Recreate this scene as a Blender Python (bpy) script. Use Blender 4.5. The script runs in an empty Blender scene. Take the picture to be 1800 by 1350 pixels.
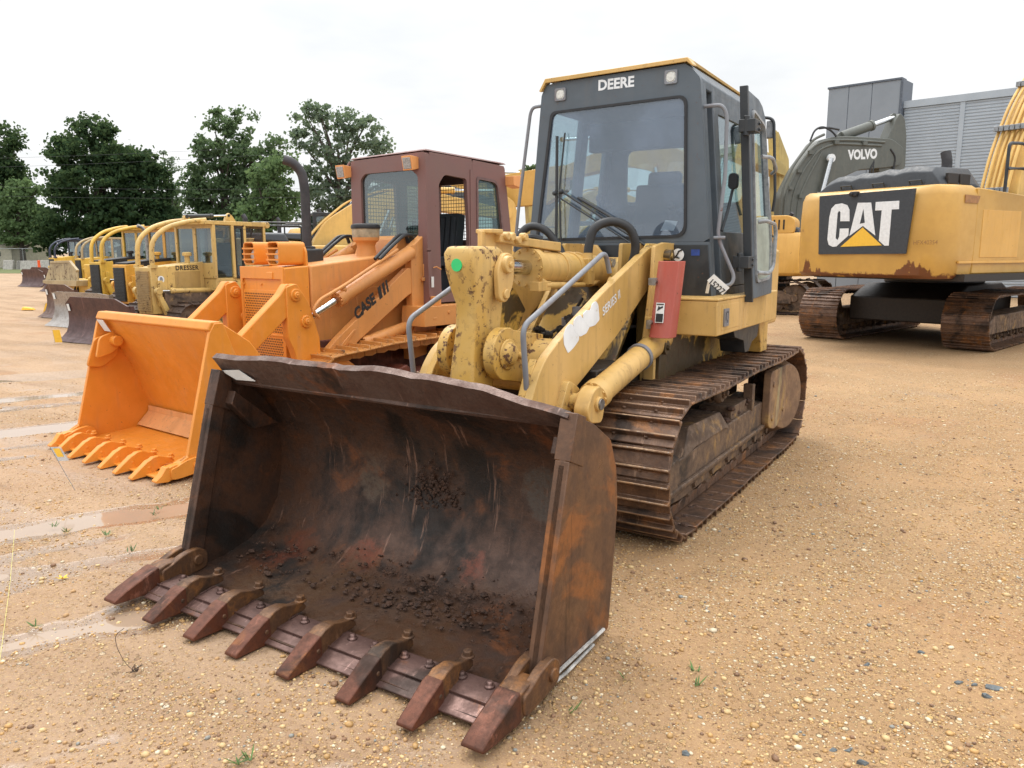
import bpy, bmesh, math, random
import numpy as np
from mathutils import Vector, Matrix, noise
R=math.radians
SC=bpy.context.scene; COL=SC.collection
# ---------------------------------------------------------------- calibrated camera, used to turn measurements into places
F_=1370.; H_=1.8; PIT=R(9.65); CP,SP=math.cos(PIT),math.sin(PIT)
def ray(px,py):
    a=(px-900)/F_; b=-(py-675)/F_
    return (a, CP+b*SP, -SP+b*CP)
class Frame:
    """a machine's own axes: x = to its side, y = backwards along it, z = up"""
    def __init__(s,ox,oy,deg,oz=0.):
        s.o=(ox,oy,oz); s.t=R(deg); s.c,s.s=math.cos(s.t),math.sin(s.t)
    def loc(s,X,Y,Z):
        X-=s.o[0]; Y-=s.o[1]; return (X*s.c+Y*s.s,-X*s.s+Y*s.c,Z-s.o[2])
    def wor(s,x,y,z): return (x*s.c-y*s.s+s.o[0],x*s.s+y*s.c+s.o[1],z+s.o[2])
    def hit(s,px,py,ax,v):
        d=ray(px,py); o=s.loc(0,0,H_)
        dl=(d[0]*s.c+d[1]*s.s,-d[0]*s.s+d[1]*s.c,d[2])
        i='xyz'.index(ax); t=(v-o[i])/dl[i]
        return tuple(o[k]+t*dl[k] for k in range(3))
    def yz(s,v,pts): return [s.hit(a,b,'x',v)[1:] for a,b in pts]
    def xz(s,v,pts): return [(lambda h:(h[0],h[2]))(s.hit(a,b,'y',v)) for a,b in pts]
    def P(s,px,py,**k):
        (ax,v),=k.items(); return s.hit(px,py,ax,v)
W0=Frame(0,0,0)
# ---------------------------------------------------------------- mesh builder
def rrect(x0,z0,x1,z1,r,n=4):
    """rounded rectangle, counter-clockwise"""
    if not isinstance(r,(list,tuple)): r=[r]*4
    out=[]
    for (cx,cz,a0,rr) in ((x1-r[0],z0+r[0],-90,r[0]),(x1-r[1],z1-r[1],0,r[1]),(x0+r[2],z1-r[2],90,r[2]),(x0+r[3],z0+r[3],180,r[3])):
        for k in range(n+1):
            a=R(a0+90*k/n); out.append((cx+rr*math.cos(a),cz+rr*math.sin(a)))
    return out
def rpoly(pts,r,n=4):
    """polygon with every corner rounded; r a number or list"""
    m=len(pts); out=[]
    if not isinstance(r,(list,tuple)): r=[r]*m
    for i in range(m):
        p=Vector(pts[i]); a=Vector(pts[i-1])-p; b=Vector(pts[(i+1)%m])-p
        ri=min(r[i],a.length*.45,b.length*.45)
        if ri<=0:
            out+= [tuple(p)]*(n+1); continue
        p0=p+a.normalized()*ri; p1=p+b.normalized()*ri
        for k in range(n+1):
            t=k/n; q=p0*(1-t)**2+p*2*t*(1-t)+p1*t*t; out.append(tuple(q))
    return out
class MB:
    def __init__(s): s.v=[]; s.f=[]; s.m=[]; s.mi=0
    def _q(s,ids): s.f.append(tuple(ids)); s.m.append(s.mi)
    def mat(s,i): s.mi=i; return s
    def loft(s,rings,closed=True,caps=True):
        b=len(s.v); n=len(rings[0])
        for r in rings: s.v+= [tuple(p) for p in r]
        for k in range(len(rings)-1):
            for i in range(n if closed else n-1):
                j=(i+1)%n
                s._q((b+k*n+i,b+k*n+j,b+(k+1)*n+j,b+(k+1)*n+i))
        if caps and closed:
            s._q([b+i for i in range(n)][::-1]); s._q([b+(len(rings)-1)*n+i for i in range(n)])
        return s
    def box(s,c,d,rot=None):
        x,y,z=d[0]/2,d[1]/2,d[2]/2
        P=[(-x,-y,-z),(x,-y,-z),(x,y,-z),(-x,y,-z),(-x,-y,z),(x,-y,z),(x,y,z),(-x,y,z)]
        M=None
        if rot is not None:
            from mathutils import Euler
            M=Euler([R(a) for a in rot]).to_matrix()
        b=len(s.v)
        for p in P:
            q=(M@Vector(p)) if M else Vector(p); s.v.append(tuple(q+Vector(c)))
        for f in ((3,2,1,0),(4,5,6,7),(0,1,5,4),(1,2,6,5),(2,3,7,6),(3,0,4,7)): s._q([b+i for i in f])
        return s
    def bb(s,x0,x1,y0,y1,z0,z1): return s.box(((x0+x1)/2,(y0+y1)/2,(z0+z1)/2),(abs(x1-x0),abs(y1-y0),abs(z1-z0)))
    def ax(s,p,axis,a):
        return (a,p[0],p[1]) if axis=='x' else ((p[0],a,p[1]) if axis=='y' else (p[0],p[1],a))
    def prism(s,pts,axis,a0,a1):
        return s.loft([[s.ax(p,axis,a0) for p in pts],[s.ax(p,axis,a1) for p in pts]])
    def ring(s,outer,inner,axis,a0,a1):
        """plate with one opening: outer and inner have the same count"""
        b=len(s.v); n=len(outer)
        for a in (a0,a1):
            for L in (outer,inner): s.v+=[s.ax(p,axis,a) for p in L]
        for i in range(n):
            j=(i+1)%n
            s._q((b+i,b+j,b+n+j,b+n+i)); s._q((b+2*n+i,b+3*n+i,b+3*n+j,b+2*n+j))
            s._q((b+i,b+2*n+i,b+2*n+j,b+j)); s._q((b+n+i,b+n+j,b+3*n+j,b+3*n+i))
        return s
    def _frame(s,d):
        d=Vector(d).normalized(); u=Vector((0,0,1)) if abs(d.z)<.9 else Vector((1,0,0))
        a=d.cross(u).normalized(); return a,d.cross(a).normalized()
    def cyl(s,p0,p1,r0,r1=None,n=20):
        r1=r0 if r1 is None else r1
        p0=Vector(p0);p1=Vector(p1);a,b=s._frame(p1-p0)
        g=lambda p,r:[p+(a*math.cos(2*math.pi*i/n)+b*math.sin(2*math.pi*i/n))*r for i in range(n)]
        return s.loft([g(p0,r0),g(p1,r1)])
    def lathe(s,p0,d,prof,n=24):
        """prof: (distance along, radius)"""
        p0=Vector(p0);d=Vector(d).normalized();a,b=s._frame(d)
        return s.loft([[p0+d*h+(a*math.cos(2*math.pi*i/n)+b*math.sin(2*math.pi*i/n))*max(r,1e-4) for i in range(n)] for h,r in prof])
    def tube(s,pts,r,n=8,smooth=0):
        P=[Vector(p) for p in pts]
        if smooth:
            Q=[P[0]]
            for i in range(1,len(P)-1):
                a=P[i-1]-P[i]; b=P[i+1]-P[i]; ri=min(smooth,a.length*.48,b.length*.48)
                p0=P[i]+a.normalized()*ri; p1=P[i]+b.normalized()*ri
                for k in range(6):
                    t=k/5; Q.append(p0*(1-t)**2+P[i]*2*t*(1-t)+p1*t*t)
            P=Q+[P[-1]]
        rings=[];prev=None
        for i,p in enumerate(P):
            d=(P[min(i+1,len(P)-1)]-P[max(i-1,0)])
            if d.length<1e-7: d=Vector((0,0,1))
            d.normalize()
            if prev is None: a,b=s._frame(d)
            else:
                a=(prev-d*prev.dot(d)).normalized(); b=d.cross(a)
            prev=a
            rr=r[i] if isinstance(r,(list,tuple)) and len(r)==len(P) else (r if not isinstance(r,(list,tuple)) else r[0])
            rings.append([p+(a*math.cos(2*math.pi*k/n)+b*math.sin(2*math.pi*k/n))*rr for k in range(n)])
        return s.loft(rings)
    def sphere(s,c,r,n=12,m=8,sq=(1,1,1)):
        rings=[]
        for j in range(m+1):
            t=math.pi*j/m; t=min(max(t,.02),math.pi-.02)
            rings.append([(c[0]+r*sq[0]*math.sin(t)*math.cos(2*math.pi*i/n),c[1]+r*sq[1]*math.sin(t)*math.sin(2*math.pi*i/n),c[2]-r*sq[2]*math.cos(t)) for i in range(n)])
        return s.loft(rings)
    def bolt(s,p,d,r=.02,h=.015):
        p=Vector(p); d=Vector(d).normalized(); return s.cyl(p-d*.004,p+d*h,r,r,6)
    def curve(s,fn,p): return [fn(t) for t in p]
    def bolts(s,pts,d,r=.02,h=.015):
        for p in pts: s.bolt(p,d,r,h)
        return s
    def build(s,name,mats,parent=None,bevel=0.,smooth=38,seg=2,weld=True):
        me=bpy.data.meshes.new(name); me.from_pydata([tuple(v) for v in s.v],[],s.f)
        if not isinstance(mats,(list,tuple)): mats=[mats]
        for m in mats: me.materials.append(m)
        me.polygons.foreach_set('material_index',s.m)
        bm=bmesh.new(); bm.from_mesh(me)
        if weld: bmesh.ops.remove_doubles(bm,verts=bm.verts,dist=1e-6)
        bmesh.ops.recalc_face_normals(bm,faces=bm.faces)
        bm.to_mesh(me); bm.free()
        if smooth:
            me.polygons.foreach_set('use_smooth',[True]*len(me.polygons)); me.set_sharp_from_angle(angle=R(smooth))
        me.update()
        o=bpy.data.objects.new(name,me); COL.objects.link(o)
        if parent: o.parent=parent
        if bevel:
            md=o.modifiers.new('bevel','BEVEL'); md.width=bevel; md.segments=seg; md.limit_method='ANGLE'; md.angle_limit=R(40)
            md.harden_normals=False; md.use_clamp_overlap=True
        return o
def tag(o,label=None,cat=None,group=None,kind=None):
    if label: o['label']=label
    if cat: o['category']=cat
    if group: o['group']=group
    if kind: o['kind']=kind
    return o
def thing(name,fr,label,cat,group=None):
    o=bpy.data.objects.new(name,None); COL.objects.link(o); o.empty_display_size=.3
    o.location=fr.o; o.rotation_euler=(0,0,fr.t); return tag(o,label,cat,group)
def text(st,h,mat,parent,pos,face,name,width=None,bold=.02,rot=0,ext=.0015,spacing=1.,shear=0):
    """lettering laid on a surface. face: 'x' = the surface looks to +x, 'y' = it looks to -y. pos = lower left corner"""
    cu=bpy.data.curves.new(name,'FONT'); cu.body=st; cu.size=1; cu.offset=bold; cu.extrude=0; cu.space_character=spacing; cu.shear=shear
    cu.resolution_u=3
    ob=bpy.data.objects.new(name,cu); COL.objects.link(ob)
    bpy.context.view_layer.update()
    me=bpy.data.meshes.new_from_object(ob.evaluated_get(bpy.context.evaluated_depsgraph_get()))
    bpy.data.objects.remove(ob); me.name=name
    n=len(me.vertices); co=np.zeros(n*3); me.vertices.foreach_get('co',co); co=co.reshape(-1,3)
    mn=co.min(0); mx=co.max(0); co-=mn; s=h/(mx[1]-mn[1]); sx=(width/(mx[0]-mn[0])) if width else s
    u=co[:,0]*sx; v=co[:,1]*s
    c,sn=math.cos(R(rot)),math.sin(R(rot)); u,v=u*c-v*sn,u*sn+v*c
    p=np.zeros((n,3))
    if face=='x': p[:,0]=pos[0]+ext; p[:,1]=pos[1]+u; p[:,2]=pos[2]+v
    elif face=='-x': p[:,0]=pos[0]-ext; p[:,1]=pos[1]-u; p[:,2]=pos[2]+v
    elif face=='y': p[:,0]=pos[0]+u; p[:,1]=pos[1]-ext; p[:,2]=pos[2]+v
    me.vertices.foreach_set('co',p.ravel()); me.materials.clear(); me.materials.append(mat); me.update()
    o=bpy.data.objects.new(name,me); COL.objects.link(o); o.parent=parent
    return o
def copy_tree(o,parent=None):
    c=o.copy(); COL.objects.link(c)
    if parent: c.parent=parent
    for ch in [x for x in bpy.data.objects if x.parent==o]: copy_tree(ch,c)
    return c
# ---------------------------------------------------------------- materials
class NT:
    def __init__(s,name):
        s.m=bpy.data.materials.new(name); s.m.use_nodes=True; s.t=s.m.node_tree; s.t.nodes.clear()
        s.out=s.n('ShaderNodeOutputMaterial'); s.tc=s.n('ShaderNodeTexCoord')
    def n(s,ty,**k):
        x=s.t.nodes.new(ty)
        for a,b in k.items(): setattr(x,a,b)
        return x
    def l(s,a,b): s.t.links.new(a,b)
    def val(s,sock,v):
        if hasattr(v,'is_output') or isinstance(v,bpy.types.NodeSocket): s.l(v,sock)
        else:
            if isinstance(v,(tuple,list)) and len(v)==3 and sock.type=='RGBA': v=(*v,1)
            sock.default_value=v
    def noise(s,scale,detail=5,rough=.6,vec=None,stretch=None,dist=0.,out=0):
        x=s.n('ShaderNodeTexNoise'); x.inputs['Scale'].default_value=scale; x.inputs['Detail'].default_value=detail; x.inputs['Roughness'].default_value=rough; x.inputs['Distortion'].default_value=dist
        v=vec or s.tc.outputs['Object']
        if stretch: v=s.mapv(v,stretch)
        s.l(v,x.inputs['Vector']); return x.outputs[out]
    def mapv(s,v,scale=(1,1,1),rot=(0,0,0),loc=(0,0,0)):
        m=s.n('ShaderNodeMapping'); m.inputs['Scale'].default_value=scale; m.inputs['Rotation'].default_value=[R(a) for a in rot]; m.inputs['Location'].default_value=loc
        s.l(v,m.inputs['Vector']); return m.outputs[0]
    def voro(s,scale,vec=None,feature='F1',out='Distance',rnd=1.):
        x=s.n('ShaderNodeTexVoronoi'); x.feature=feature; x.inputs['Scale'].default_value=scale; x.inputs['Randomness'].default_value=rnd
        s.l(vec or s.tc.outputs['Object'],x.inputs['Vector']); return x.outputs[out]
    def ramp(s,fac,stops,interp='LINEAR'):
        x=s.n('ShaderNodeValToRGB'); x.color_ramp.interpolation=interp; e=x.color_ramp.elements
        while len(e)<len(stops): e.new(.5)
        for i,(p,c) in enumerate(stops):
            e[i].position=p; e[i].color=(c,c,c,1) if not isinstance(c,(tuple,list)) else (*c[:3],1)
        s.l(fac,x.inputs[0]); return x.outputs[0]
    def mix(s,f,a,b,mode='MIX'):
        x=s.n('ShaderNodeMix'); x.data_type='RGBA'; x.blend_type=mode
        s.val(x.inputs[0],f); s.val(x.inputs[6],a); s.val(x.inputs[7],b); return x.outputs[2]
    def math(s,op,a,b=0.,c=None,clamp=False):
        x=s.n('ShaderNodeMath'); x.operation=op; x.use_clamp=clamp
        s.val(x.inputs[0],a); s.val(x.inputs[1],b)
        if c is not None: s.val(x.inputs[2],c)
        return x.outputs[0]
    def mr(s,v,a,b,c=0.,d=1.):
        x=s.n('ShaderNodeMapRange'); x.interpolation_type='SMOOTHSTEP'
        for i,w in enumerate((v,a,b,c,d)): s.val(x.inputs[i],w)
        return x.outputs[0]
    def bump(s,h,strength=.3,dist=.01,normal=None):
        x=s.n('ShaderNodeBump'); x.inputs['Strength'].default_value=strength; x.inputs['Distance'].default_value=dist
        s.l(h,x.inputs['Height'])
        if normal: s.l(normal,x.inputs['Normal'])
        return x.outputs[0]
    def pbsdf(s,color,rough=.5,metal=0.,normal=None,spec=.5,coat=0.):
        x=s.n('ShaderNodeBsdfPrincipled'); s.val(x.inputs['Base Color'],color); s.val(x.inputs['Roughness'],rough); s.val(x.inputs['Metallic'],metal)
        s.val(x.inputs['Specular IOR Level'],spec); s.val(x.inputs['Coat Weight'],coat)
        if normal: s.l(normal,x.inputs['Normal'])
        s.l(x.outputs[0],s.out.inputs[0]); return x
    def sep(s,v):
        x=s.n('ShaderNodeSeparateXYZ'); s.l(v,x.inputs[0]); return x.outputs
def simple(name,c,rough=.5,metal=0.,nscale=20,var=.25,bump=.0,spec=.5):
    t=NT(name); n=t.noise(nscale,5,.65)
    col=t.mix(t.mr(n,.3,.7,0,1),[x*(1-var) for x in c],[min(1,x*(1+var)) for x in c])
    nn=t.bump(n,bump,.01) if bump else None
    t.pbsdf(col,t.mr(n,.3,.7,rough*.85,min(1,rough*1.15)),metal,nn,spec); return t.m
def paint(name,c,chip=(.16,.07,.035),chips=.3,dirt=.35,rough=.42,dirtc=(.20,.12,.06),chipscale=28,soot=0.,fade=None):
    """weathered machine paint: faded patches, dust, streaks that run down, chips to rust"""
    t=NT(name)
    big=t.noise(1.7,4,.55); mid=t.noise(9,5,.65); fine=t.noise(chipscale,7,.72)
    c2=fade or [x*.82 for x in c]
    col=t.mix(t.mr(big,.35,.65),c,c2)
    col=t.mix(t.mr(mid,.35,.7,0,.22),col,[min(1,x*1.2+.02) for x in c])
    st=t.noise(14,4,.6,stretch=(1,1,.12))
    dm=t.math('MULTIPLY',t.mr(st,.48,.72),t.mr(mid,.35,.65,.3,1))
    col=t.mix(t.math('MULTIPLY',dm,dirt),col,dirtc)
    patch=t.math('MULTIPLY',t.mr(big,.45,.7),dirt*.6)
    col=t.mix(t.math('MULTIPLY',patch,mid),col,dirtc)
    if soot:
        sn=t.noise(2.6,5,.62,dist=.6,vec=t.mapv(t.tc.outputs['Object'],loc=(3.1,1.7,.4)))
        col=t.mix(t.mr(sn,.55-.08*soot,.60-.08*soot,0,.92*min(1,soot)),col,(.025,.018,.012))
    a=.66-.10*chips
    cm=t.mr(fine,a,a+.03)
    area=t.mr(t.noise(3.3,3,.5,vec=t.mapv(t.tc.outputs['Object'],loc=(9,4,2))),.40,.62,.15,1)
    cm=t.math('MULTIPLY',cm,area)
    col=t.mix(cm,col,t.mix(mid,chip,[x*.45 for x in chip]))
    h=t.math('SUBTRACT',t.math('MULTIPLY',mid,.35),t.math('MULTIPLY',cm,.5))
    rg=t.math('ADD',t.mr(mid,.3,.7,rough*.8,rough*1.25),t.math('MULTIPLY',t.math('ADD',cm,dm),.25))
    t.pbsdf(col,rg,0.,t.bump(h,.25,.006)); return t.m
def rust(name,a,b,c,dark,scale=4.,rough=.55,metal=.25,bump=.5,stretch=None,darkamt=.5,orange=.45,wet=.0,scr=.35,stains=(),scrot=(20,35,0)):
    """bare worked steel. a,b,c: from plain steel brown to orange rust; dark: grime"""
    t=NT(name); v=t.tc.outputs['Object']
    if stretch: v=t.mapv(v,stretch)
    n1=t.noise(scale*.45,6,.62,vec=v,dist=.4); n2=t.noise(scale*2.2,8,.72,vec=v); n3=t.noise(scale*9,8,.78,vec=v); 
    n4=t.noise(scale*.7,7,.65,vec=t.mapv(v,loc=(5.2,3.3,1.9)),dist=.7)
    col=t.mix(t.mr(n2,.35,.65),a,b)
    col=t.mix(t.mr(n4,.62-.14*orange,.72-.10*orange,0,.85),col,c)
    col=t.mix(t.mr(n3,.42,.72,0,.55),col,[x*.4 for x in a])
    col=t.mix(t.mr(n1,.60-.16*darkamt,.72-.12*darkamt,0,.92),col,dark)
    sc=t.noise(scale*5,6,.7,vec=t.mapv(t.tc.outputs['Object'],(1,.22,.05),scrot))
    sc2=t.noise(scale*9,5,.7,vec=t.mapv(t.tc.outputs['Object'],(1,.3,.03),(scrot[0]-35,scrot[1]+50,10)))
    col=t.mix(t.mr(sc,.60,.68,0,scr),col,[min(.5,x*2.6+.05) for x in a])
    col=t.mix(t.mr(sc2,.62,.69,0,scr*.8),col,[x*.35 for x in dark])
    for (pt,rad,sc_col) in stains:
        q=t.n('ShaderNodeVectorMath'); q.operation='DISTANCE'; t.l(t.tc.outputs['Object'],q.inputs[0]); q.inputs[1].default_value=pt
        dd=t.math('ADD',q.outputs['Value'],t.math('ADD',t.math('MULTIPLY',t.math('SUBTRACT',n2,.5),rad*2.6),t.math('MULTIPLY',t.math('SUBTRACT',n1,.5),rad*4.)))
        col=t.mix(t.math('MULTIPLY',t.mr(dd,rad*1.1,rad*.45),t.mr(n3,.35,.55,.15,.85)),col,sc_col)
    h=t.math('ADD',t.math('MULTIPLY',n2,.6),t.math('MULTIPLY',n3,.35))
    rg=t.math('ADD',t.mr(n2,.3,.7,rough*.6,rough*1.3),t.mr(n1,.4,.65,-.15*wet,.1))
    t.pbsdf(col,rg,metal,t.bump(h,bump,.008)); return t.m
def glass(name,tint=(.55,.62,.64),refl=.10,drops=.0,haze=.0,hazec=(.35,.42,.5)):
    t=NT(name); tr=t.n('ShaderNodeBsdfTransparent'); tr.inputs[0].default_value=(*tint,1)
    gl=t.n('ShaderNodeBsdfGlossy'); gl.inputs['Roughness'].default_value=.02; gl.inputs[0].default_value=(.9,.95,1,1)
    fr=t.n('ShaderNodeFresnel'); ge=t.n('ShaderNodeNewGeometry'); t.l(t.math('ADD',t.math('MULTIPLY',ge.outputs['Backfacing'],-.833),1.5),fr.inputs[0])
    f=t.math('ADD',fr.outputs[0],refl,clamp=True)
    mx=t.n('ShaderNodeMixShader'); t.l(f,mx.inputs[0]); t.l(tr.outputs[0],mx.inputs[1]); t.l(gl.outputs[0],mx.inputs[2])
    last=mx.outputs[0]
    if haze or drops:
        df=t.n('ShaderNodeBsdfDiffuse'); df.inputs[0].default_value=(*hazec,1)
        n=t.noise(2.2,4,.6); amt=t.mr(n,.35,.7,haze*.4,haze)
        if drops:
            vd=t.voro(70,vec=t.mapv(t.tc.outputs['Object'],(1,1,.7))); msk=t.mr(t.noise(3,3,.5,vec=t.mapv(t.tc.outputs['Object'],loc=(4,1,2))),.42,.62)
            rnd=t.noise(60,2,.5)
            d=t.math('MULTIPLY',t.math('MULTIPLY',t.mr(vd,.22,.12,0,1),msk),t.mr(rnd,.48,.6))
            amt=t.math('ADD',amt,t.math('MULTIPLY',d,drops),clamp=True)
        m2=t.n('ShaderNodeMixShader'); t.l(amt,m2.inputs[0]); t.l(last,m2.inputs[1]); t.l(df.outputs[0],m2.inputs[2]); last=m2.outputs[0]
    t.l(last,t.out.inputs[0]); return t.m
M={}
M['dy']=paint('deere_yellow',(.60,.375,.128),chips=.35,dirt=.42,rough=.42,fade=(.51,.315,.085))
M['dyc']=paint('deere_yellow_chipped',(.58,.38,.13),chips=1.15,dirt=.45,chipscale=22,fade=(.58,.33,.055))
M['dyg']=paint('greasy_yellow',(.58,.36,.075),chips=.8,dirt=.6,soot=1.0,fade=(.5,.3,.06))
M['cab']=paint('cab_grey',(.085,.105,.125),chips=.1,dirt=.25,rough=.4,dirtc=(.14,.13,.12),fade=(.075,.09,.105))
M['cabdark']=paint('cab_charcoal',(.022,.026,.03),chips=.1,dirt=.3,rough=.38,dirtc=(.07,.06,.05))
M['inside']=simple('cab_inside',(.03,.034,.038),.7,var=.3)
M['liner']=simple('door_lining',(.33,.36,.30),.6,var=.12)
M['black']=simple('black_rubber',(.018,.018,.02),.5,var=.35,bump=.1)
M['hose']=simple('hose_rubber',(.022,.023,.025),.55,var=.3)
M['chrome']=simple('cylinder_rod_steel',(.62,.63,.64),.16,1.,var=.12)
M['steel']=simple('worn_steel',(.30,.29,.28),.4,.8,var=.3)
M['rail']=paint('rail_grey',(.21,.22,.24),chip=(.2,.09,.07),chips=.5,dirt=.5,dirtc=(.16,.09,.08),chipscale=14)
M['railb']=paint('rail_dark',(.10,.12,.14),chips=.1,dirt=.2)
M['red']=paint('red_guard',(.40,.075,.045),chips=.1,dirt=.4,dirtc=(.42,.22,.18),rough=.6,fade=(.34,.06,.04))
M['white']=simple('white_vinyl',(.72,.74,.75),.4,var=.08)
M['wpeel']=paint('peeling_white_decal',(.80,.83,.85),chip=(.55,.36,.1),chips=.35,dirt=.25,chipscale=16)
M['paper']=simple('white_paper',(.70,.71,.70),.7,var=.06,nscale=8)
M['ink']=simple('ink_black',(.015,.015,.016),.5,var=.1)
M['bucket']=rust('bucket_steel',(.095,.043,.023),(.055,.030,.020),(.19,.065,.022),(.012,.009,.007),scale=3.6,rough=.50,metal=.2,bump=.9,darkamt=.62,orange=.35,wet=.3,scr=.6,scrot=(15,30,0),stains=(((.40,.70,.24),.12,(.20,.045,.02)),((-.27,.70,.12),.13,(.17,.045,.02)),((-.75,.55,.08),.20,(.14,.04,.02)),((-.35,.86,.50),.18,(.10,.07,.048)),((.75,.86,.62),.13,(.085,.07,.058)),((-1.0,.6,.3),.12,(.075,.04,.025)),((.2,.3,.05),.5,(.085,.045,.025)),((-.5,.3,.05),.4,(.10,.055,.03))))
M['bside']=rust('bucket_side',(.15,.075,.04),(.095,.052,.032),(.30,.11,.03),(.022,.015,.011),scale=2.4,rough=.5,metal=.3,bump=.5,darkamt=.42,orange=.8,wet=.3,scr=.5,scrot=(60,15,0))
M['blip']=rust('bucket_lip',(.17,.115,.095),(.11,.06,.045),(.24,.09,.035),(.03,.02,.016),scale=4,rough=.48,metal=.5,bump=.9,darkamt=.35,orange=.5)
M['tooth']=rust('tooth_steel',(.15,.050,.026),(.10,.04,.024),(.26,.10,.035),(.035,.018,.012),scale=6,rough=.5,metal=.45,bump=.5,darkamt=.35,orange=.5)
M['adapt']=rust('adapter_steel',(.17,.085,.04),(.10,.05,.028),(.30,.13,.04),(.035,.022,.015),scale=7,rough=.5,metal=.35,bump=.6,darkamt=.4,orange=.7)
M['edge']=rust('cutting_edge',(.17,.10,.085),(.11,.06,.05),(.22,.09,.04),(.04,.025,.02),scale=5,rough=.4,metal=.55,bump=.3,darkamt=.3,orange=.3)
M['shoe']=rust('track_shoe',(.185,.105,.064),(.105,.060,.040),(.30,.13,.045),(.026,.017,.013),scale=6,rough=.40,metal=.35,bump=.8,darkamt=.55,orange=.75,wet=.5)
M['shoedk']=rust('track_shoe_dark',(.085,.052,.038),(.055,.035,.026),(.14,.07,.035),(.02,.015,.012),scale=5,rough=.5,metal=.3,bump=.6,darkamt=.5,orange=.4)
M['grouser']=rust('grouser_edge',(.42,.28,.17),(.22,.13,.08),(.40,.22,.10),(.09,.05,.03),scale=8,rough=.42,metal=.5,bump=.4,darkamt=.3,orange=.5)
M['frame']=rust('track_frame',(.165,.105,.066),(.095,.060,.040),(.34,.20,.07),(.025,.017,.012),scale=5.5,rough=.65,metal=.05,bump=1.,darkamt=.5,orange=.5,scr=.55)
M['redox']=rust('red_oxide_iron',(.20,.055,.03),(.14,.04,.025),(.30,.13,.06),(.04,.02,.015),scale=5,rough=.6,metal=.1,bump=.6)
M['under']=simple('greasy_underside',(.022,.016,.012),.55,var=.5,bump=.3)
M['mud']=simple('dried_mud',(.060,.030,.018),.85,var=.5,bump=1.,nscale=30)
M['co']=paint('fresh_orange',(.73,.270,.034),chips=.16,dirt=.24,rough=.40,dirtc=(.38,.19,.08),fade=(.68,.245,.028))
M['cog']=paint('orange_body',(.64,.275,.075),chips=.22,dirt=.38,rough=.48,dirtc=(.30,.17,.09),fade=(.58,.24,.062))
M['maroon']=paint('maroon_cab',(.185,.088,.078),chips=.1,dirt=.35,rough=.5,dirtc=(.20,.13,.11),fade=(.17,.09,.078))
M['dr']=paint('dresser_cream',(.60,.40,.13),chip=(.10,.04,.02),chips=.75,dirt=.5,dirtc=(.25,.15,.07),chipscale=10,fade=(.52,.35,.12))
M['drp']=paint('dresser_panel',(.42,.27,.09),chips=.35,dirt=.4)
M['ty']=paint('dozer_yellow',(.68,.42,.06),chips=.4,dirt=.4)
M['to']=paint('dozer_orange_yellow',(.72,.36,.05),chips=.3,dirt=.3)
M['tt']=paint('dozer_tan',(.42,.32,.17),chips=.6,dirt=.5)
M['tg']=paint('dozer_green_grey',(.26,.30,.24),chips=.3,dirt=.4)
M['navy']=paint('navy_frame',(.02,.03,.06),chips=.1,dirt=.2)
M['blade']=rust('blade_maroon',(.090,.036,.032),(.072,.034,.03),(.13,.05,.035),(.05,.022,.018),scale=2,rough=.42,metal=.25,bump=.2,darkamt=.25,orange=.2)
M['bladeg']=rust('blade_grey',(.40,.37,.34),(.32,.28,.25),(.28,.20,.15),(.20,.16,.13),scale=1.6,rough=.3,metal=.6,bump=.2,darkamt=.25,orange=.3)
M['bladeb']=rust('blade_brown',(.15,.085,.06),(.11,.06,.045),(.2,.1,.05),(.05,.03,.02),scale=2,rough=.45,metal=.4,bump=.2,darkamt=.3,orange=.3)
M['ey']=paint('excavator_yellow',(.66,.37,.085),chips=.12,dirt=.22,rough=.38,dirtc=(.42,.2,.06),fade=(.62,.34,.07),chipscale=9)
M['eb']=paint('boom_yellow',(.72,.45,.13),chips=.1,dirt=.3,rough=.42,dirtc=(.4,.24,.1))
M['eg']=paint('boom_pale_yellow',(.56,.43,.16),chips=.15,dirt=.35,rough=.5)
M['charc']=simple('charcoal_plastic',(.035,.040,.047),.5,var=.2)
M['ydecal']=simple('yellow_vinyl',(.80,.47,.04),.4,var=.05)
M['vg']=paint('volvo_grey',(.105,.112,.098),chips=.1,dirt=.3,rough=.42,dirtc=(.2,.19,.16))
M['vgd']=paint('dark_grey_boom',(.07,.08,.09),chips=.1,dirt=.3)
M['glass']=glass('windscreen_glass',(.84,.89,.93),.06,drops=.26,haze=.24,hazec=(.32,.40,.53))  # bluish diffuse haze paints the reflected sky into the windscreen
M['glass2']=glass('door_glass',(.74,.84,.83),.06,haze=.05)
M['glassd']=glass('tinted_glass',(.62,.70,.69),.08,haze=.06,hazec=(.25,.3,.3))
M['lamp']=simple('lamp_lens',(.62,.62,.58),.15,var=.15,nscale=60)
M['lampdk']=simple('lamp_lens_dull',(.32,.30,.28),.25,var=.3,nscale=50)
M['sgreen']=simple('green_sticker',(.03,.55,.16),.5,var=.05)
M['yleaf']=simple('yellow_leaf',(.75,.48,.02),.5,var=.3)
M['org']=simple('safety_orange',(.75,.10,.02),.5,var=.1)
M['ystr']=simple('yellow_string',(.62,.58,.18),.6,var=.1)
M['concrete']=simple('concrete',(.36,.34,.31),.85,var=.25,nscale=6,bump=.3)
M['block']=simple('painted_block_wall',(.44,.40,.31),.85,var=.14,nscale=3,bump=.2)
M['dkdoor']=simple('dark_door',(.03,.028,.027),.6)
M['gal']=simple('galvanised_wire',(.30,.31,.32),.5,.6)
M['seat']=simple('seat_cloth',(.05,.055,.065),.8,var=.2)
M['slate']=simple('slate_chip',(.10,.115,.12),.55,var=.35,nscale=40,bump=.4)
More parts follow.
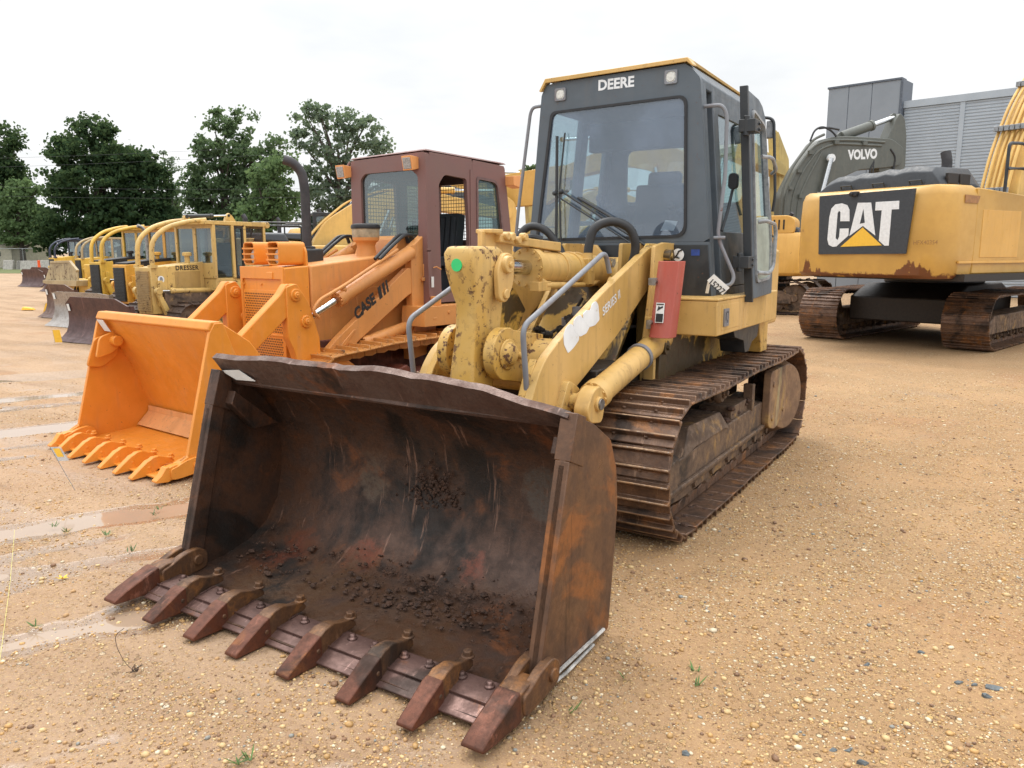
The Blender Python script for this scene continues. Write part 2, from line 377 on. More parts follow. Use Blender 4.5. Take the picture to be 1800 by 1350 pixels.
M['twig']=simple('dry_twig',(.05,.03,.02),.7)
M['grouserO']=paint('orange_painted_shoe',(.55,.24,.06),chip=(.10,.045,.025),chips=.9,dirt=.6,chipscale=9)
M['mirror']=simple('mirror_grey',(.26,.27,.28),.3)
# ---------------------------------------------------------------- shared machine parts
def loop_path(yf,zf,rf,yr,zr,rr,sag=0.,low=None,n=14):
    """track path in (y,z): around the front wheel, over the top, round the rear wheel, along the ground"""
    pts=[]
    # belt tangent angles (outer radii)
    d=math.hypot(yr-yf,zr-zf); base=math.atan2(zr-zf,yr-yf)
    al=math.asin(max(-1,min(1,(rf-rr)/d)))
    top=base+math.pi/2-al; bot=base-math.pi/2+al
    # front: from the bottom, round the front, to the top
    a0=bot+2*math.pi; a1=top
    for k in range(n+1):
        a=a0+(a1-a0)*k/n; pts.append((yf+rf*math.cos(a),zf+rf*math.sin(a)))
    p0=pts[-1]; p1=(yr+rr*math.cos(top),zr+rr*math.sin(top))
    for k in range(1,8):
        t=k/8; pts.append((p0[0]+(p1[0]-p0[0])*t,p0[1]+(p1[1]-p0[1])*t-sag*(math.sin(math.pi*t*2)**2)))
    for k in range(n+1):
        a=top+(bot-top)*k/n; pts.append((yr+rr*math.cos(a),zr+rr*math.sin(a)))
    if low is not None:
        (ya,yb)=low
        pts.append((yb,0.0)); pts.append((ya,0.0))
    return pts
def resample(pts,step):
    P=[Vector((a,b)) for a,b in pts]; P.append(P[0]); L=[0]
    for i in range(1,len(P)): L.append(L[-1]+(P[i]-P[i-1]).length)
    n=max(8,round(L[-1]/step)); out=[]
    for k in range(n):
        s=L[-1]*k/n
        i=max(j for j in range(len(L)) if L[j]<=s+1e-9); i=min(i,len(P)-2)
        seg=(P[i+1]-P[i]); t=(s-L[i])/max(seg.length,1e-9); out.append((P[i]+seg*t,seg.normalized()))
    return out,L[-1]/n
def track(root,x0,x1,path,pitch,mats,gro=2,gh=.045,name='track',worn=True,link=True,rng=None,bev=.004,holes=False):
    rng=rng or random.Random(3)
    st,p=resample(path,pitch); t=MB(); xm=(x0+x1)/2
    for c,d in st:
        nx=Vector((d.y,-d.x))       # outward
        # travel is clockwise seen so that outward = ?
        if (Vector((c.x,c.y))-Vector((sum(a for a,b in path)/len(path),sum(b for a,b in path)/len(path)))).dot(nx)<0: nx=-nx
        def q(u,v): r=c+d*u+nx*v; return (r.x,r.y)
        jx=rng.uniform(-.004,.004)
        w=p*.5
        th=.016
        prof=[q(-w*.98,-th),q(w*.98,-th),q(w*.98,0),q(w*.86,0)]
        if gro>=1:
            prof+= [q(w*.80,gh),q(w*.66,gh),q(w*.58,0)]
        if gro>=2: prof+=[q(-w*.20,0),q(-w*.28,gh*.9),q(-w*.42,gh*.9),q(-w*.50,0)]
        if gro>=3: prof=prof
        prof+=[q(-w*.98,0)]
        b0=len(t.f); t.mat(0).prism(prof,'x',x0+jx,x1+jx)
        # bright worn bar tops
        n=len(prof)
        for fi in range(b0,b0+n):
            i=fi-b0
            if gro>=1 and i==4: t.m[fi]=1
            if gro>=2 and i==8: t.m[fi]=1
        if link:
            t.mat(0)
            for s in (-1,1):
                cx=xm+s*.075
                lp=[q(-w*1.05,-.02),q(w*.9,-.02),q(w*.9,-.085),q(w*.2,-.10),q(-w*1.05,-.085)]
                t.prism(lp,'x',cx-.018,cx+.018)
                for u in (-.25,.35):
                    b=c+d*(w*u*1.9)
                    t.cyl((cx+s*.03,b.x,b.y),(cx+s*.03,b.x+nx.x*.016,b.y+nx.y*.016),.014,n=6)
    return t.build(name,mats,root,bevel=bev,seg=1)
def wheel(root,name,x0,x1,c,r,mat,hub=.35,teeth=0,rim=.05,n=28):
    t=MB(); y,z=c
    if teeth:
        pts=[]
        for k in range(teeth*4):
            a=2*math.pi*k/(teeth*4); rr=r if k%4 in (0,1) else r*.87
            pts.append((y+rr*math.cos(a),z+rr*math.sin(a)))
        t.prism(pts,'x',(x0+x1)/2-.035,(x0+x1)/2+.035)
        t.lathe((x0,y,z),(1,0,0),[(0,r*.3),(.01,r*.6),(.05,r*.66),((x1-x0)-.05,r*.66),((x1-x0)-.01,r*.6),((x1-x0),r*.3)],n=n)
    else:
        t.lathe((x0,y,z),(1,0,0),[(0,r*hub),(.0,r*.82),(.02,r),(.05,r),(.06,r*.8),((x1-x0)-.06,r*.8),((x1-x0)-.05,r),((x1-x0)-.02,r),((x1-x0),r*.82),((x1-x0),r*hub)],n=n)
    for s,xx in ((1,x1),(-1,x0)):
        t.cyl((xx-s*.01,y,z),(xx+s*.04,y,z),r*hub,r*hub*.85,n=16)
        for k in range(6):
            a=2*math.pi*k/6; t.bolt((xx+s*.0,y+r*hub*.75*math.cos(a)*1.5,z+r*hub*.75*math.sin(a)*1.5),(s,0,0),.018,.02)
    return t.build(name,mat,root)
def hyd(root,p0,p1,rb,rr,split,mb,name='lift_cylinder',mrod='chrome',gland=True,eye=1.3,ex=.05):
    """hydraulic cylinder: barrel from p1 down to the split, bright rod on to p0"""
    p0=Vector(p0);p1=Vector(p1);d=(p1-p0); L=d.length; d=d/L
    t=MB(); a=L*split
    t.lathe(p0,d,[(a-.03,rb*.8),(a-.03,rb*1.14),(a+.05,rb*1.14),(a+.05,rb),(L-.02,rb),(L,rb*.8)],n=26)
    if gland:
        A,B=t._frame(d)
        for k in range(12):
            w=2*math.pi*k/12; q=p0+d*(a-.03)+(A*math.cos(w)+B*math.sin(w))*rb*.99
            t.cyl(q,q-d*.014,.011,n=6)
    t.cyl(p1-Vector((ex,0,0)),p1+Vector((ex,0,0)),rb*.95,n=20)
    o=t.build(name,M[mb],root)
    r=MB().cyl(p0,p0+d*(a+.02),rr,n=20).build('rod',M[mrod],o)
    e=MB(); e.cyl(p0-Vector((ex,0,0)),p0+Vector((ex,0,0)),rr*1.6,n=20); e.cyl(p0-Vector((ex*1.35,0,0)),p0+Vector((ex*1.35,0,0)),rr*.8,n=12)
    e.build('rod_eye',M[mb],o)
    return o
def bucket_tooth(x,y0,z0,L,w,down=.0,tipmat=1,base=.13,h=.075):
    """adapter + wedge tip pointing to -y from y0; two materials"""
    t=MB()
    # adapter: long tapering strap bolted on the floor, arched nose
    def sec(y,ww,za,zb): return [(x-ww/2,y,za),(x+ww/2,y,za),(x+ww/2*.86,y,zb),(x-ww/2*.86,y,zb)]
    a=L*.46
    t.mat(0).loft([sec(y0,w*.35,z0-.0,z0+.02),sec(y0-.03,w*.55,z0-.0,z0+.045),sec(y0-a*.45,w*.5,z0,z0+.055),sec(y0-a*.75,w*.8,z0-.015,z0+.078),sec(y0-a*1.05,w*1.0,z0-.045,z0+.075),sec(y0-a*1.25,w*1.02,z0-.05,z0+.055)])
    t.mat(1).loft([sec(y0-a*1.2,w*1.1,z0-.058-down*.1,z0+.06),sec(y0-a*1.35,w*1.12,z0-.06-down*.2,z0+.052),sec(y0-L*.8,w*1.02,z0-.055-down*.6,z0+.012-down*.5),sec(y0-L*.985,w*.98,z0-.05-down,z0-.030-down),sec(y0-L,w*.93,z0-.048-down,z0-.036-down)])
    t.mat(0).bolt((x,y0-.02,z0+.045),(0,0,1),.022,.028)
    t.cyl((x,y0-.02,z0+.04),(x,y0-.02,z0+.052),.03,n=12)
    t.cyl((x-w*.56,y0-a*1.32,z0),(x+w*.56,y0-a*1.32,z0),.012,n=8)
    return t
def corner_adapter(x,s,y0,z0,L,w):
    t=MB()
    for off in (-1,1):   # two cheeks straddle the side plate
        pts=[(y0+.10,z0-.03),(y0+.11,z0+.06),(y0+.05,z0+.10),(y0-.05,z0+.085),(y0-.13,z0+.05),(y0-.18,z0+.04),(y0-.18,z0-.05),(y0-.1,z0-.05)]
        t.mat(0).prism(rpoly(pts,.03,3),'x',x+off*w*.36-.022,x+off*w*.36+.022)
    def sec(y,ww,za,zb): return [(x-ww/2,y,za),(x+ww/2,y,za),(x+ww/2*.86,y,zb),(x-ww/2*.86,y,zb)]
    t.loft([sec(y0-.05,w*.9,z0-.03,z0+.06),sec(y0-.14,w*1.0,z0-.05,z0+.065),sec(y0-.21,w*.95,z0-.05,z0+.045)])
    e=y0-L
    t.mat(1).loft([sec(y0-.185,w*.98,z0-.055,z0+.062),sec(y0-.21,w*1.0,z0-.06,z0+.058),sec(e+(y0-e)*.16,w*.92,z0-.055,z0+.0),sec(e+.006,w*.88,z0-.05,z0-.030),sec(e,w*.84,z0-.048,z0-.036)])
    for off in (-1,1):
        t.mat(0).cyl((x+off*w*.36,y0+.04,z0+.03),(x+off*(w*.36+.035),y0+.04,z0+.03),.03,n=14)
    return t
# ---------------------------------------------------------------- the yellow crawler loader in front
D=Frame(-.96,3.38,-32)
def build_deere():
    f=D
    r=thing('crawler_loader',f,'weathered yellow crawler loader with grey DEERE cab and big rusty bucket, nearest the camera','crawler loader')
    # ---- bucket
    side=f.yz(1.13,[(938,1118),(962,1188),(1064,1104),(1077,935),(1066,850),(1064,775),(1030,742),(1003,728),(988,810)])
    side[0]=(side[0][0]-.02,.05); side=side[:3]+[(.905,.42),(.925,.62),(.905,.80),(.835,.95),(.66,1.055)]+side[-2:]
    XL,XR=-1.13,1.13
    prof=[(-.10,.03),(.15,.035),(.42,.05),(.60,.09),(.74,.17),(.83,.30),(.87,.45),(.885,.62),(.86,.78),(.78,.92),(.66,1.02),(.54,1.06)]
    def lipz(x):   # spill guard, higher in the middle, dinged along its edge
        a=abs(x)/1.13
        z=1.225-.10*max(0,(x-.35)/.78)**1.3 - .02*max(0,-(x+.5))
        return z+.004*math.sin(x*9+1)+.010*noise.noise(Vector((x*5,0,0)))+.005*noise.noise(Vector((x*17,3,0)))
    t=MB(); nx=44
    inner=[];th=.028
    P=[Vector(p) for p in prof]; N=[]
    for i in range(len(P)):
        d=(P[min(i+1,len(P)-1)]-P[max(i-1,0)]).normalized(); N.append(Vector((d.y,-d.x)))
    def den(x,y,z): return .010*noise.noise(Vector((x*2.2,y*2.5,z*2.5+5)))
    xs=[XL+(XR-XL)*k/nx for k in range(nx+1)]
    rings=[]
    for x in xs:
        inn=[(x,p.x+den(x,p.x,p.y)-0,p.y+den(x,p.y,p.x+3)*.6) for p in P]; out=[(x,p.x+n.x*th,p.y+n.y*th) for p,n in zip(P,N)]
        rings.append(inn+out[::-1])
    t.loft(rings)
    bk=t.build('bucket',M['bucket'],r,smooth=40)
    # spill guard
    t=MB(); rings=[]
    for x in xs:
        a=abs(x)/1.13; zt=lipz(x); yb=.56; yt=.445+.015*noise.noise(Vector((x*3,2,0)))
        rings.append([(x,yb,1.045),(x,yt+.005,zt-.02),(x,yt-.012,zt),(x,yt+.02,zt+.022),(x,yt+.045,zt+.008),(x,yb+.05,1.07)])
    t.loft(rings); t.mat(0)
    t.build('spill_guard',M['blip'],bk,smooth=50)
    # sides
    SF,SB=side[-2],side[-1]
    for s,X in ((1,1.13),(-1,-1.13)):
        t=MB(); t.prism(rpoly(side,.02,2),'x',X-.016*s,X+.016*s)
        # front edge bar
        a,b=Vector(side[0]),Vector(SB)
        nrm=Vector(((b-a).y,-(b-a).x)).normalized()
        q=[a,b,b+Vector((.085,-.02)),a+Vector((.11,.02))]
        t.prism([tuple(v) for v in q],'x',X-.034*s,X+.034*s)
        q2=[SB,(SF[0]-.01,SF[1]+.01),(SF[0]+.07,SF[1]-.02),(SB[0]+.12,SB[1]-.05)]
        t.prism(q2,'x',X-.04*s,X+.04*s)
        t.build('side_plate',M['bside' if s>0 else 'bucket'],bk,bevel=.004)
        # weld gusset inside the upper corner
        g=MB().prism([(.50,1.02),(.80,.78),(.62,.78),(.47,.95)],'x',X-s*.10,X-s*.04); g.build('gusset',M['bucket'],bk,bevel=.004)
    # wear strip along the foot of the side, bent pale steel
    t=MB(); p=[(.20,.05),(.42,.028),(.62,.018),(.88,.012)]
    p=[f.P(966,1196,x=1.16)[1:],f.P(1000,1170,x=1.16)[1:],f.P(1064,1104,x=1.16)[1:]]
    t.tube([(1.152,p[0][0],.040),(1.155,p[1][0],.044),(1.152,p[2][0],.040)],.009,6); t.build('wear_strip',M['strip'],bk)
    t=MB(); t.tube([(1.157,p[0][0]+.02,.016),(1.163,p[0][0]+.15,.014),(1.157,p[2][0]-.12,.018)],.008,6); t.build('wear_strip',M['strip'],bk)
    # cutting edge in bolted segments
    t=MB()
    for k in range(7):
        x0=-1.07+k*.306+.004; x1=x0+.298
        t.loft([[(x0,-.125,-.0+.012),(x1,-.125,.012),(x1,-.125,.020),(x0,-.125,.020)],[(x0,-.02,.012),(x1,-.02,.012),(x1,-.02,.058),(x0,-.02,.058)],[(x0,.10,.012),(x1,.10,.012),(x1,.10,.064),(x0,.10,.064)]])
        for xx in (x0+.08,x1-.08): t.lathe((xx,.06,.06),(0,0,1),[(0,.024),(.008,.024),(.013,.017),(.022,.015),(.027,.010)],10)
        t.bb(x0,x1,-.045,-.04,.05,.062)
    t.build('cutting_edge',M['edge'],bk,bevel=.003)
    tips=[-1.152,-.805,-.486,-.185,.147,.495,.82,1.147]
    rng=random.Random(5)
    for i,x in enumerate(tips):
        if i in (0,7): tt=corner_adapter(XL if i==0 else XR,0,.17,.075,.445,.12)
        else: tt=bucket_tooth(x,.165,.062,.445,.088,down=0.006)
        tt.build('tooth',[M['adapt'],M['tooth']],bk,bevel=.006)
    # muck left in the bucket
    t=MB(); rng=random.Random(8)
    for k in range(1100):
        x=rng.gauss(.30,.28) if rng.random()<.65 else rng.uniform(-1.05,1.08); y=rng.gauss(.52,.09); 
        z=.062+max(0,(y-.45))*.38; rr=min(.022,.0038*math.exp(rng.gauss(0,.7)))
        t.sphere((x,y,z),rr,6,4,(1.2*rng.uniform(.7,1.3),rng.uniform(.7,1.3),.7))
    for k in range(260):
        x=rng.gauss(.08,.09); z=rng.gauss(.52,.09)-.3*abs(x-.08); t.sphere((x,.868-.02*abs(z-.5),z),rng.uniform(.003,.011),5,4)
    tag(t.build('caked_mud',M['mud'],bk,smooth=0),kind='stuff')
    lab=MB(); a=f.P(376,648,y=.47); 
    q=[f.P(*p,y=.50) for p in ((380,650),(415,652),(441,667),(402,663))]
    q=[(-1.115,.478,1.135),(-.96,.478,1.150),(-.86,.507,1.090),(-1.02,.507,1.085)]
    lab.loft([q,[(p[0],p[1]-.004,p[2]) for p in q]]); 
    lo=lab.build('lot_sticker',M['paper'],bk)
    # ---- lift arms
    XA=.42
    armp=f.yz(XA,[(1143,434),(1165,432),(1172,447),(1160,480),(1125,530),(1085,590),(1030,660),(985,715),(950,760)])
    lower=[(1.05,.30),(.93,.28),(.90,.40),(.98,.62)]
    up=f.yz(XA,[(935,705),(945,665),(960,630),(985,597),(1060,515)])
    outline=armp[:8]+lower+up
    for s in (1,-1):
        t=MB().prism(rpoly(outline,.05,4),'x',s*(XA-.055),s*XA)
        o=t.build('lift_arm',M['dy'],r,bevel=.006)
        e=MB()   # chipped front edge plate
        ed=[up[0],up[1],up[2],up[3],up[4]]
        for i in range(len(ed)-1):
            a=Vector(ed[i]);b=Vector(ed[i+1]);d=(b-a).normalized();n=Vector((-d.y,d.x))
            if n.y<0 and i>2: n=-n
        pts=[(a[0],a[1]) for a in outline[8:]]
        p3=[(-.0,)]
        e.prism(f.yz(XA,[(935,705),(945,665),(957,633),(966,640),(953,670),(945,712)]),'x',s*(XA-.10),s*(XA-.052))
        e.build('arm_nose',M['dyc'],o,bevel=.004)
        # rear pin boss
        c=f.P(1163,448,x=XA)[1:]
        p=MB(); p.cyl((s*(XA-.12),*c),(s*(XA+.0),*c),.085,n=24); p.cyl((s*(XA-.02),*c),(s*(XA+.035),*c),.045,n=18); p.bolt((s*(XA+.03),*c),(s,0,0),.02,.02)
        p.build('pin_boss',M['dyg'],o,bevel=.003)
    # torque tube and its centre bosses
    cy,cz=1.72,1.13
    t=MB(); t.cyl((-.37,cy+.1,cz-.03),(.37,cy+.1,cz-.03),.17,n=36)
    t.cyl((.13,cy+.1,cz-.03),(.165,cy+.1,cz-.03),.172,n=30)
    t.build('torque_tube',M['dyc'],r,bevel=.004)
    bc=f.P(883,622,x=.165)[1:]
    for s in (1,-1):
        X=.165*s; c=bc
        pts=[(c[0]+.155*math.cos(R(a)),c[1]+.155*math.sin(R(a))) for a in range(60,271,15)]+[(c[0]+.30,c[1]-.22),(c[0]+.42,c[1]-.1),(c[0]+.42,c[1]+.08)]
        t=MB().prism(pts,'x',X-.035*s,X+.035*s)
        t.lathe((X+.035*s,*c),(s,0,0),[(0,.09),(.012,.09),(.016,.07),(.03,.066),(.045,.05),(.05,.02)],26)
        for a in range(0,360,72): t.bolt((X+.05*s,c[0]+.045*math.cos(R(a)),c[1]+.045*math.sin(R(a))),(s,0,0),.010,.010)
        t.cyl((X+.02*s,c[0]+.12,c[1]-.02),(X+.07*s,c[0]+.12,c[1]-.02),.022,n=12)
        t.build('pivot_boss',M['dyc'],r,bevel=.005)
    # bell crank lever
    fl=f.yz(.10,[(839,440),(838,470),(842,500),(846,520),(841,560),(835,600),(829,640),(824,668)])
    # front face of the lever as measured on its own plane
    zs=[1.83,1.79,1.70,1.60,1.50,1.35,1.20,1.05,.80]
    yf=[1.235,1.215,1.225,1.255,1.285,1.275,1.25,1.23,1.20]
    yb=[1.50,1.56,1.60,1.60,1.585,1.56,1.50,1.46,1.40]
    xw=[.085,.10,.10,.09,.070,.068,.076,.086,.09]
    rings=[]
    for z,a,b,w in zip(zs,yf,yb,xw): rings.append([(.012-w,a,z),(.012+w,a,z),(.012+w,b,z),(.012-w,b,z)])
    t=MB().loft(rings); lv=t.build('bell_crank',M['dyc'],r,bevel=.018,seg=3,smooth=50)
    st=MB().cyl((.0+.005,1.224,1.725),(.005,1.2165,1.725),.036,n=24); st.build('green_sticker',M['sgreen'],lv)
    for s in (1,-1):
        t=MB(); X=.012+.101*s
        t.prism(rpoly([(1.44,1.52),(1.52,1.50),(1.60,1.62),(1.60,1.78),(1.50,1.80),(1.42,1.70)],.05,4),'x',X,X+.035*s)
        t.cyl((X+.02*s,1.515,1.725),(X+.062*s,1.515,1.725),.055,.05,n=22); t.bolt((X+.06*s,1.515,1.725),(s,0,0),.02,.015)
        t.cyl((X+.02*s,1.505,1.555),(X+.05*s,1.505,1.555),.03,n=14)
        t.build('pin_plate',M['dy'],lv,bevel=.006)
    # long side web of the lever leading back (keeps the linkage), stained
    wb=f.yz(.0,[(870,480),(925,478),(960,500),(905,575),(880,600),(868,560)])
    t=MB().prism([(1.50,1.68),(1.72,1.62),(1.95,1.56),(2.08,1.42),(1.84,1.12),(1.60,1.02),(1.5,1.3)],'x',-.10,-.06)
    t.bolts([(-.06,1.83,1.30),(-.06,1.88,1.25)],(1,0,0),.028,.03)
    t.build('lever_web',M['dyg'],lv,bevel=.004)
    # top guard bracket over the cylinder rod
    t=MB(); g=.03
    t.bb(-.02,.01,1.46,1.80,1.66,1.92); t.bb(-.06,.06,1.50,1.62,1.905,1.93)
    t.loft([[( -.05,1.60,1.90),(.05,1.60,1.90),(.05,1.60,1.855),(-.05,1.60,1.855)],[(-.05,2.36,1.86),(.05,2.36,1.86),(.05,2.36,1.80),(-.05,2.36,1.80)]])
    t.bolts([(.05,1.70,1.885),(.05,1.78,1.868),(.05,1.86,1.885)],(1,.0,.0),.026,.03)
    for yy in (1.66,1.72,1.86): t.cyl((.03,yy,1.89),(.075,yy,1.89),.024,n=12)
    t.build('rod_guard',M['dy'],r,bevel=.006)
    # tilt cylinder
    hyd(r,(0,1.56,1.715),(0,3.06,1.655),.112,.048,.30,'dy','tilt_cylinder',ex=.06)
    t=MB()
    for yy in (2.35,2.55,2.66): t.lathe((0,yy,1.684-(yy-2.35)*.02),(0,1,-.04),[(0,.11),(0,.120),(.016,.120),(.016,.11)],26)
    t.tube([(.10,2.0,1.62),(.10,2.1,1.585),(.09,2.75,1.565),(.06,2.95,1.60)],.018,8,.05)
    t.bb(.05,.12,1.94,2.10,1.55,1.61); t.bb(.06,.13,2.62,2.72,1.57,1.75); t.cyl((.10,2.05,1.585),(.10,2.3,1.575),.024,n=10)
    t.cyl((.09,2.20,1.49),(.09,2.20,1.60),.02,n=10)
    t.build('cylinder_plumbing',M['dy'],r,bevel=.003)
    hs=[]
    def px(p,**k): return f.P(*p,**k)
    t=MB(); y=2.72
    t.tube([(.09,2.68,1.70),(.095,2.68,1.84),(.12,2.70,1.97),(.22,2.78,2.02),(.34,2.86,1.97),(.37,2.90,1.83),(.30,2.92,1.62),(.2,2.9,1.5)],.032,12,.12)
    hh=t.build('hydraulic_hose',M['hose'],r); t=MB(); t.lathe((.09,2.68,1.66),(0,.02,1),[(0,.03),(0,.046),(.05,.046),(.06,.038),(.13,.038),(.13,.03)],14); t.build('hose_fitting',M['dy'],hh)
    t=MB(); t.tube([(-.52,2.75,1.72),(-.56,2.78,1.90),(-.48,2.82,2.0),(-.36,2.86,1.97),(-.26,2.9,1.84),(-.20,2.9,1.70)],.03,12,.1)
    t.tube([(-.50,2.72,1.78),(-.5,2.74,1.86),(-.44,2.78,1.92),(-.36,2.82,1.89)],.022,8,.05)
    t.build('hydraulic_hose',M['hose'],r)
    # lift cylinders
    for s in (1,-1):
        X=.55*s; a=f.P(1022,700,x=.55)[1:]; b=f.P(1145,592,x=.55)[1:]
        a=(1.775,.905); b=(3.0,1.19)
        o=hyd(r,(X,*a),(X,*b),.083,.04,.095,'dy','lift_cylinder',ex=.05)
        k=MB(); dd=(Vector((0,b[0]-a[0],b[1]-a[1])).normalized()); q=Vector((X,*a))+dd*.80
        k.lathe(q,dd,[(0,.08),(0,.094),(.035,.094),(.035,.08)],24)
        k.build('clamp_band',M['rail'],o)
        k=MB(); k.prism(rpoly([(a[0]-.10,a[1]-.10),(a[0]+.07,a[1]-.13),(a[0]+.11,a[1]+.02),(a[0]+.05,a[1]+.11),(a[0]-.06,a[1]+.09),(a[0]-.14,a[1]-.02)],.05,4),'x',X-.02*s,X+.075*s)
        k.cyl((X+.07*s,*a),(X+.095*s,*a),.045,n=20); k.build('cylinder_eye',M['dy'],o,bevel=.006)
        k=MB(); k.cyl((X+.09*s,*a),(X+.105*s,*a),.034,n=18); k.build('pin_end',M['steel'],o)
        k=MB(); k.cyl((s*.38,*a),(X,*a),.05,n=16); k.prism(rpoly([(a[0]-.22,a[1]-.16),(a[0]+.05,a[1]-.20),(a[0]+.10,a[1]+.06),(a[0]-.06,a[1]+.14)],.04),'x',s*.40,s*.46); k.build('arm_bracket',M['dyc'],o,bevel=.004)
    # handrails on the arms
    for s,k in ((1,.36),(-1,-.46)):
        t=MB()
        t.tube([(k,1.40,.97),(k,1.345,1.385),(k,2.40,1.80),(k,2.47,1.66)],.017,10,.07)
        t.build('grab_rail',M['rail'],r)
    # towers either side
    tw=f.yz(.49,[(1130,662),(1122,600),(1147,480),(1150,434),(1172,428),(1178,440),(1176,470),(1160,500),(1160,640)])
    tw=[(2.78,.72),(2.76,1.05),(2.90,1.60),(2.92,1.84),(3.10,1.865),(3.30,1.86),(3.32,1.4),(3.35,.72)]
    for s in (1,-1):
        t=MB().prism(rpoly(tw,.02,2),'x',s*.47,s*.50)
        t.prism(rpoly([(2.90,1.62),(2.92,1.86),(3.34,1.86),(3.34,1.62)],.02,2),'x',s*.22,s*.25)
        t.bb(s*.22,s*.50,3.28,3.34,.9,1.86)
        t.bb(s*.50,s*.58,2.76,2.80,.72,1.35)
        c=f.P(1186,450,x=.50)[1:]
        t.build('tower',M['dy'],r,bevel=.006)
        p=MB(); p.cyl((s*.49,3.13,1.765),(s*.55,3.13,1.765),.05,n=20); p.bolt((s*.54,3.13,1.765),(s,0,0),.03,.02); p.build('tower_pin',M['dyg'],r,bevel=.003)
    t=MB()   # cross cowl with a dipped top between the towers
    cow=[(-.48,1.70),(.48,1.70),(.48,1.85),(.34,1.86),(.26,1.76),(-.02,1.755),(-.10,1.85),(-.30,1.86),(-.36,1.80),(-.48,1.80)]
    t.prism(cow,'y',3.20,3.235); t.build('front_cowl',M['dy'],r,bevel=.004)
    # clutter under the tilt cylinder
    t=MB()
    t.loft([[(-.40,2.55,.95),(.36,2.55,.95),(.36,2.55,1.0),(-.40,2.55,1.0)],[(-.40,3.25,1.72),(.36,3.25,1.72),(.36,3.2,1.75),(-.40,3.2,1.75)]])
    t.build('sloping_panel',M['dyg'],r,bevel=.004)
    t=MB(); t.prism([(2.05,.85),(2.12,.85),(2.88,1.62),(2.80,1.62)],'x',-.26,-.22); t.prism([(2.05,.85),(2.12,.85),(2.88,1.62),(2.80,1.62)],'x',.20,.24)
    t.bb(-.24,.24,2.40,2.44,1.10,1.15); t.bb(-.22,.20,2.42,2.9,.9,1.12)
    t.build('grille_guard',M['dyc'],r,bevel=.004)
    t=MB(); rng=random.Random(2)
    for k in range(4):
        x=-.15+k*.10; t.tube([(x+rng.uniform(-.1,.1),2.9,1.45),(x+rng.uniform(-.1,.1),2.65,1.32+rng.uniform(-.05,.05)),(x+rng.uniform(-.1,.1),2.45,1.15)],.012,8,.08)
    for k in range(18): t.lathe((rng.uniform(-.15,.2),rng.uniform(2.45,2.7),rng.uniform(1.15,1.35)),(rng.uniform(-1,1),-1,.2),[(0,.02),(.03,.02),(.03,.03),(.06,.03),(.06,.015),(.09,.015)],8)
    t.build('valve_lines',M['under'],r)
    t=MB(); t.cyl((.1,2.5,1.0),(.1,2.5,1.42),.03,n=12); t.cyl((-.02,2.62,1.15),(-.02,2.62,1.33),.055,n=16); t.build('filter',M['rail'],r)
    # ---- main frame between the tracks
    t=MB(); t.bb(-.46,.46,2.1,5.3,.42,1.05); t.bb(-.40,.40,1.95,2.3,.5,.92)
    t.build('main_frame',M['under'],r,bevel=.01)
    for s in (1,-1):
        t=MB().prism([(2.80,.78),(2.84,1.24),(5.35,1.24),(5.35,.92),(3.7,.86)],'x',s*.47,s*.60); t.build('frame_side',M['dyg'],r,bevel=.006)
    t=MB().prism([(2.28,.52),(2.2,1.02),(2.9,1.04),(2.9,.52)],'x',-.42,.42); t.build('front_guard',M['dyg'],r,bevel=.01)
    # ---- platform boxes
    BX=.95
    for s in (1,-1):
        t=MB().bb(s*.52,s*BX,2.97,3.62,1.215,1.46); o=t.build('tool_box',M['dy'],r,bevel=.008)
        t=MB().bb(s*.56,s*(BX+.006),2.965,3.66,1.462,1.476); t.build('box_lid',M['dy'],o,bevel=.003)
        t=MB().bb(s*.90,s*(BX+.004),3.07,3.52,1.25,1.43); t.build('hatch',M['dy'],o,bevel=.002)
        t=MB(); t.ring(rrect(3.10,1.275,3.21,1.40,.006,2),rrect(3.12,1.295,3.19,1.38,.004,2),'x',s*(BX+.004),s*(BX+.014)); t.bb(s*(BX-.002),s*(BX+.007),3.115,3.195,1.29,1.385)
        t.bb(s*(BX+.004),s*(BX+.016),3.145,3.17,1.32,1.37); t.build('latch',M['rail'],o)
        t=MB().bb(s*.52,s*BX,3.626,4.66,1.215,1.468); t.build('side_tank',M['dy'],r,bevel=.01)
        t=MB(); t.prism([(3.55,1.215),(4.3,1.215),(4.25,1.10),(4.1,1.07),(4.0,1.0),(3.9,1.0),(3.85,1.1),(3.6,1.15)],'x',s*.70,s*.90); t.build('step_bracket',M['cabdark'],r,bevel=.004)
        t=MB(); t.prism([(4.45,1.215),(4.75,1.215),(4.75,.93),(4.55,.93)],'x',s*.62,s*.86); t.build('rear_box',M['dyc'],r,bevel=.006)
    t=MB(); t.bb(-.72,.72,4.60,5.65,1.1,1.82); t.prism([(4.60,1.82),(5.65,1.82),(5.6,1.90),(4.60,1.90)],'x',-.66,.66)
    hood=t.build('engine_hood',M['dy'],r,bevel=.03)
    # ---- cab
    YF,YR=3.30,4.62
    def wx(z): return .80-.150*(z-1.46)/(3.03-1.46)   # half width at height z
    def win_x(z): return .695-.135*(z-1.89)/(2.92-1.89)
    # lower front panel + front face with windscreen opening
    n=5
    o_=rpoly([(-wx(1.46),1.46),(wx(1.46),1.46),(wx(3.0),3.02),(.555,3.135),(-.60,3.115),(-wx(3.0),3.03)],[.01]*6,4)
    # resample outer to match the inner: use angular pairing through a fan
    inn=rpoly([(-win_x(1.885),1.885),(win_x(1.90)-.10,1.905),(win_x(2.92),2.915),(-win_x(2.9),2.895)],[.03,.09,.07,.05],5)
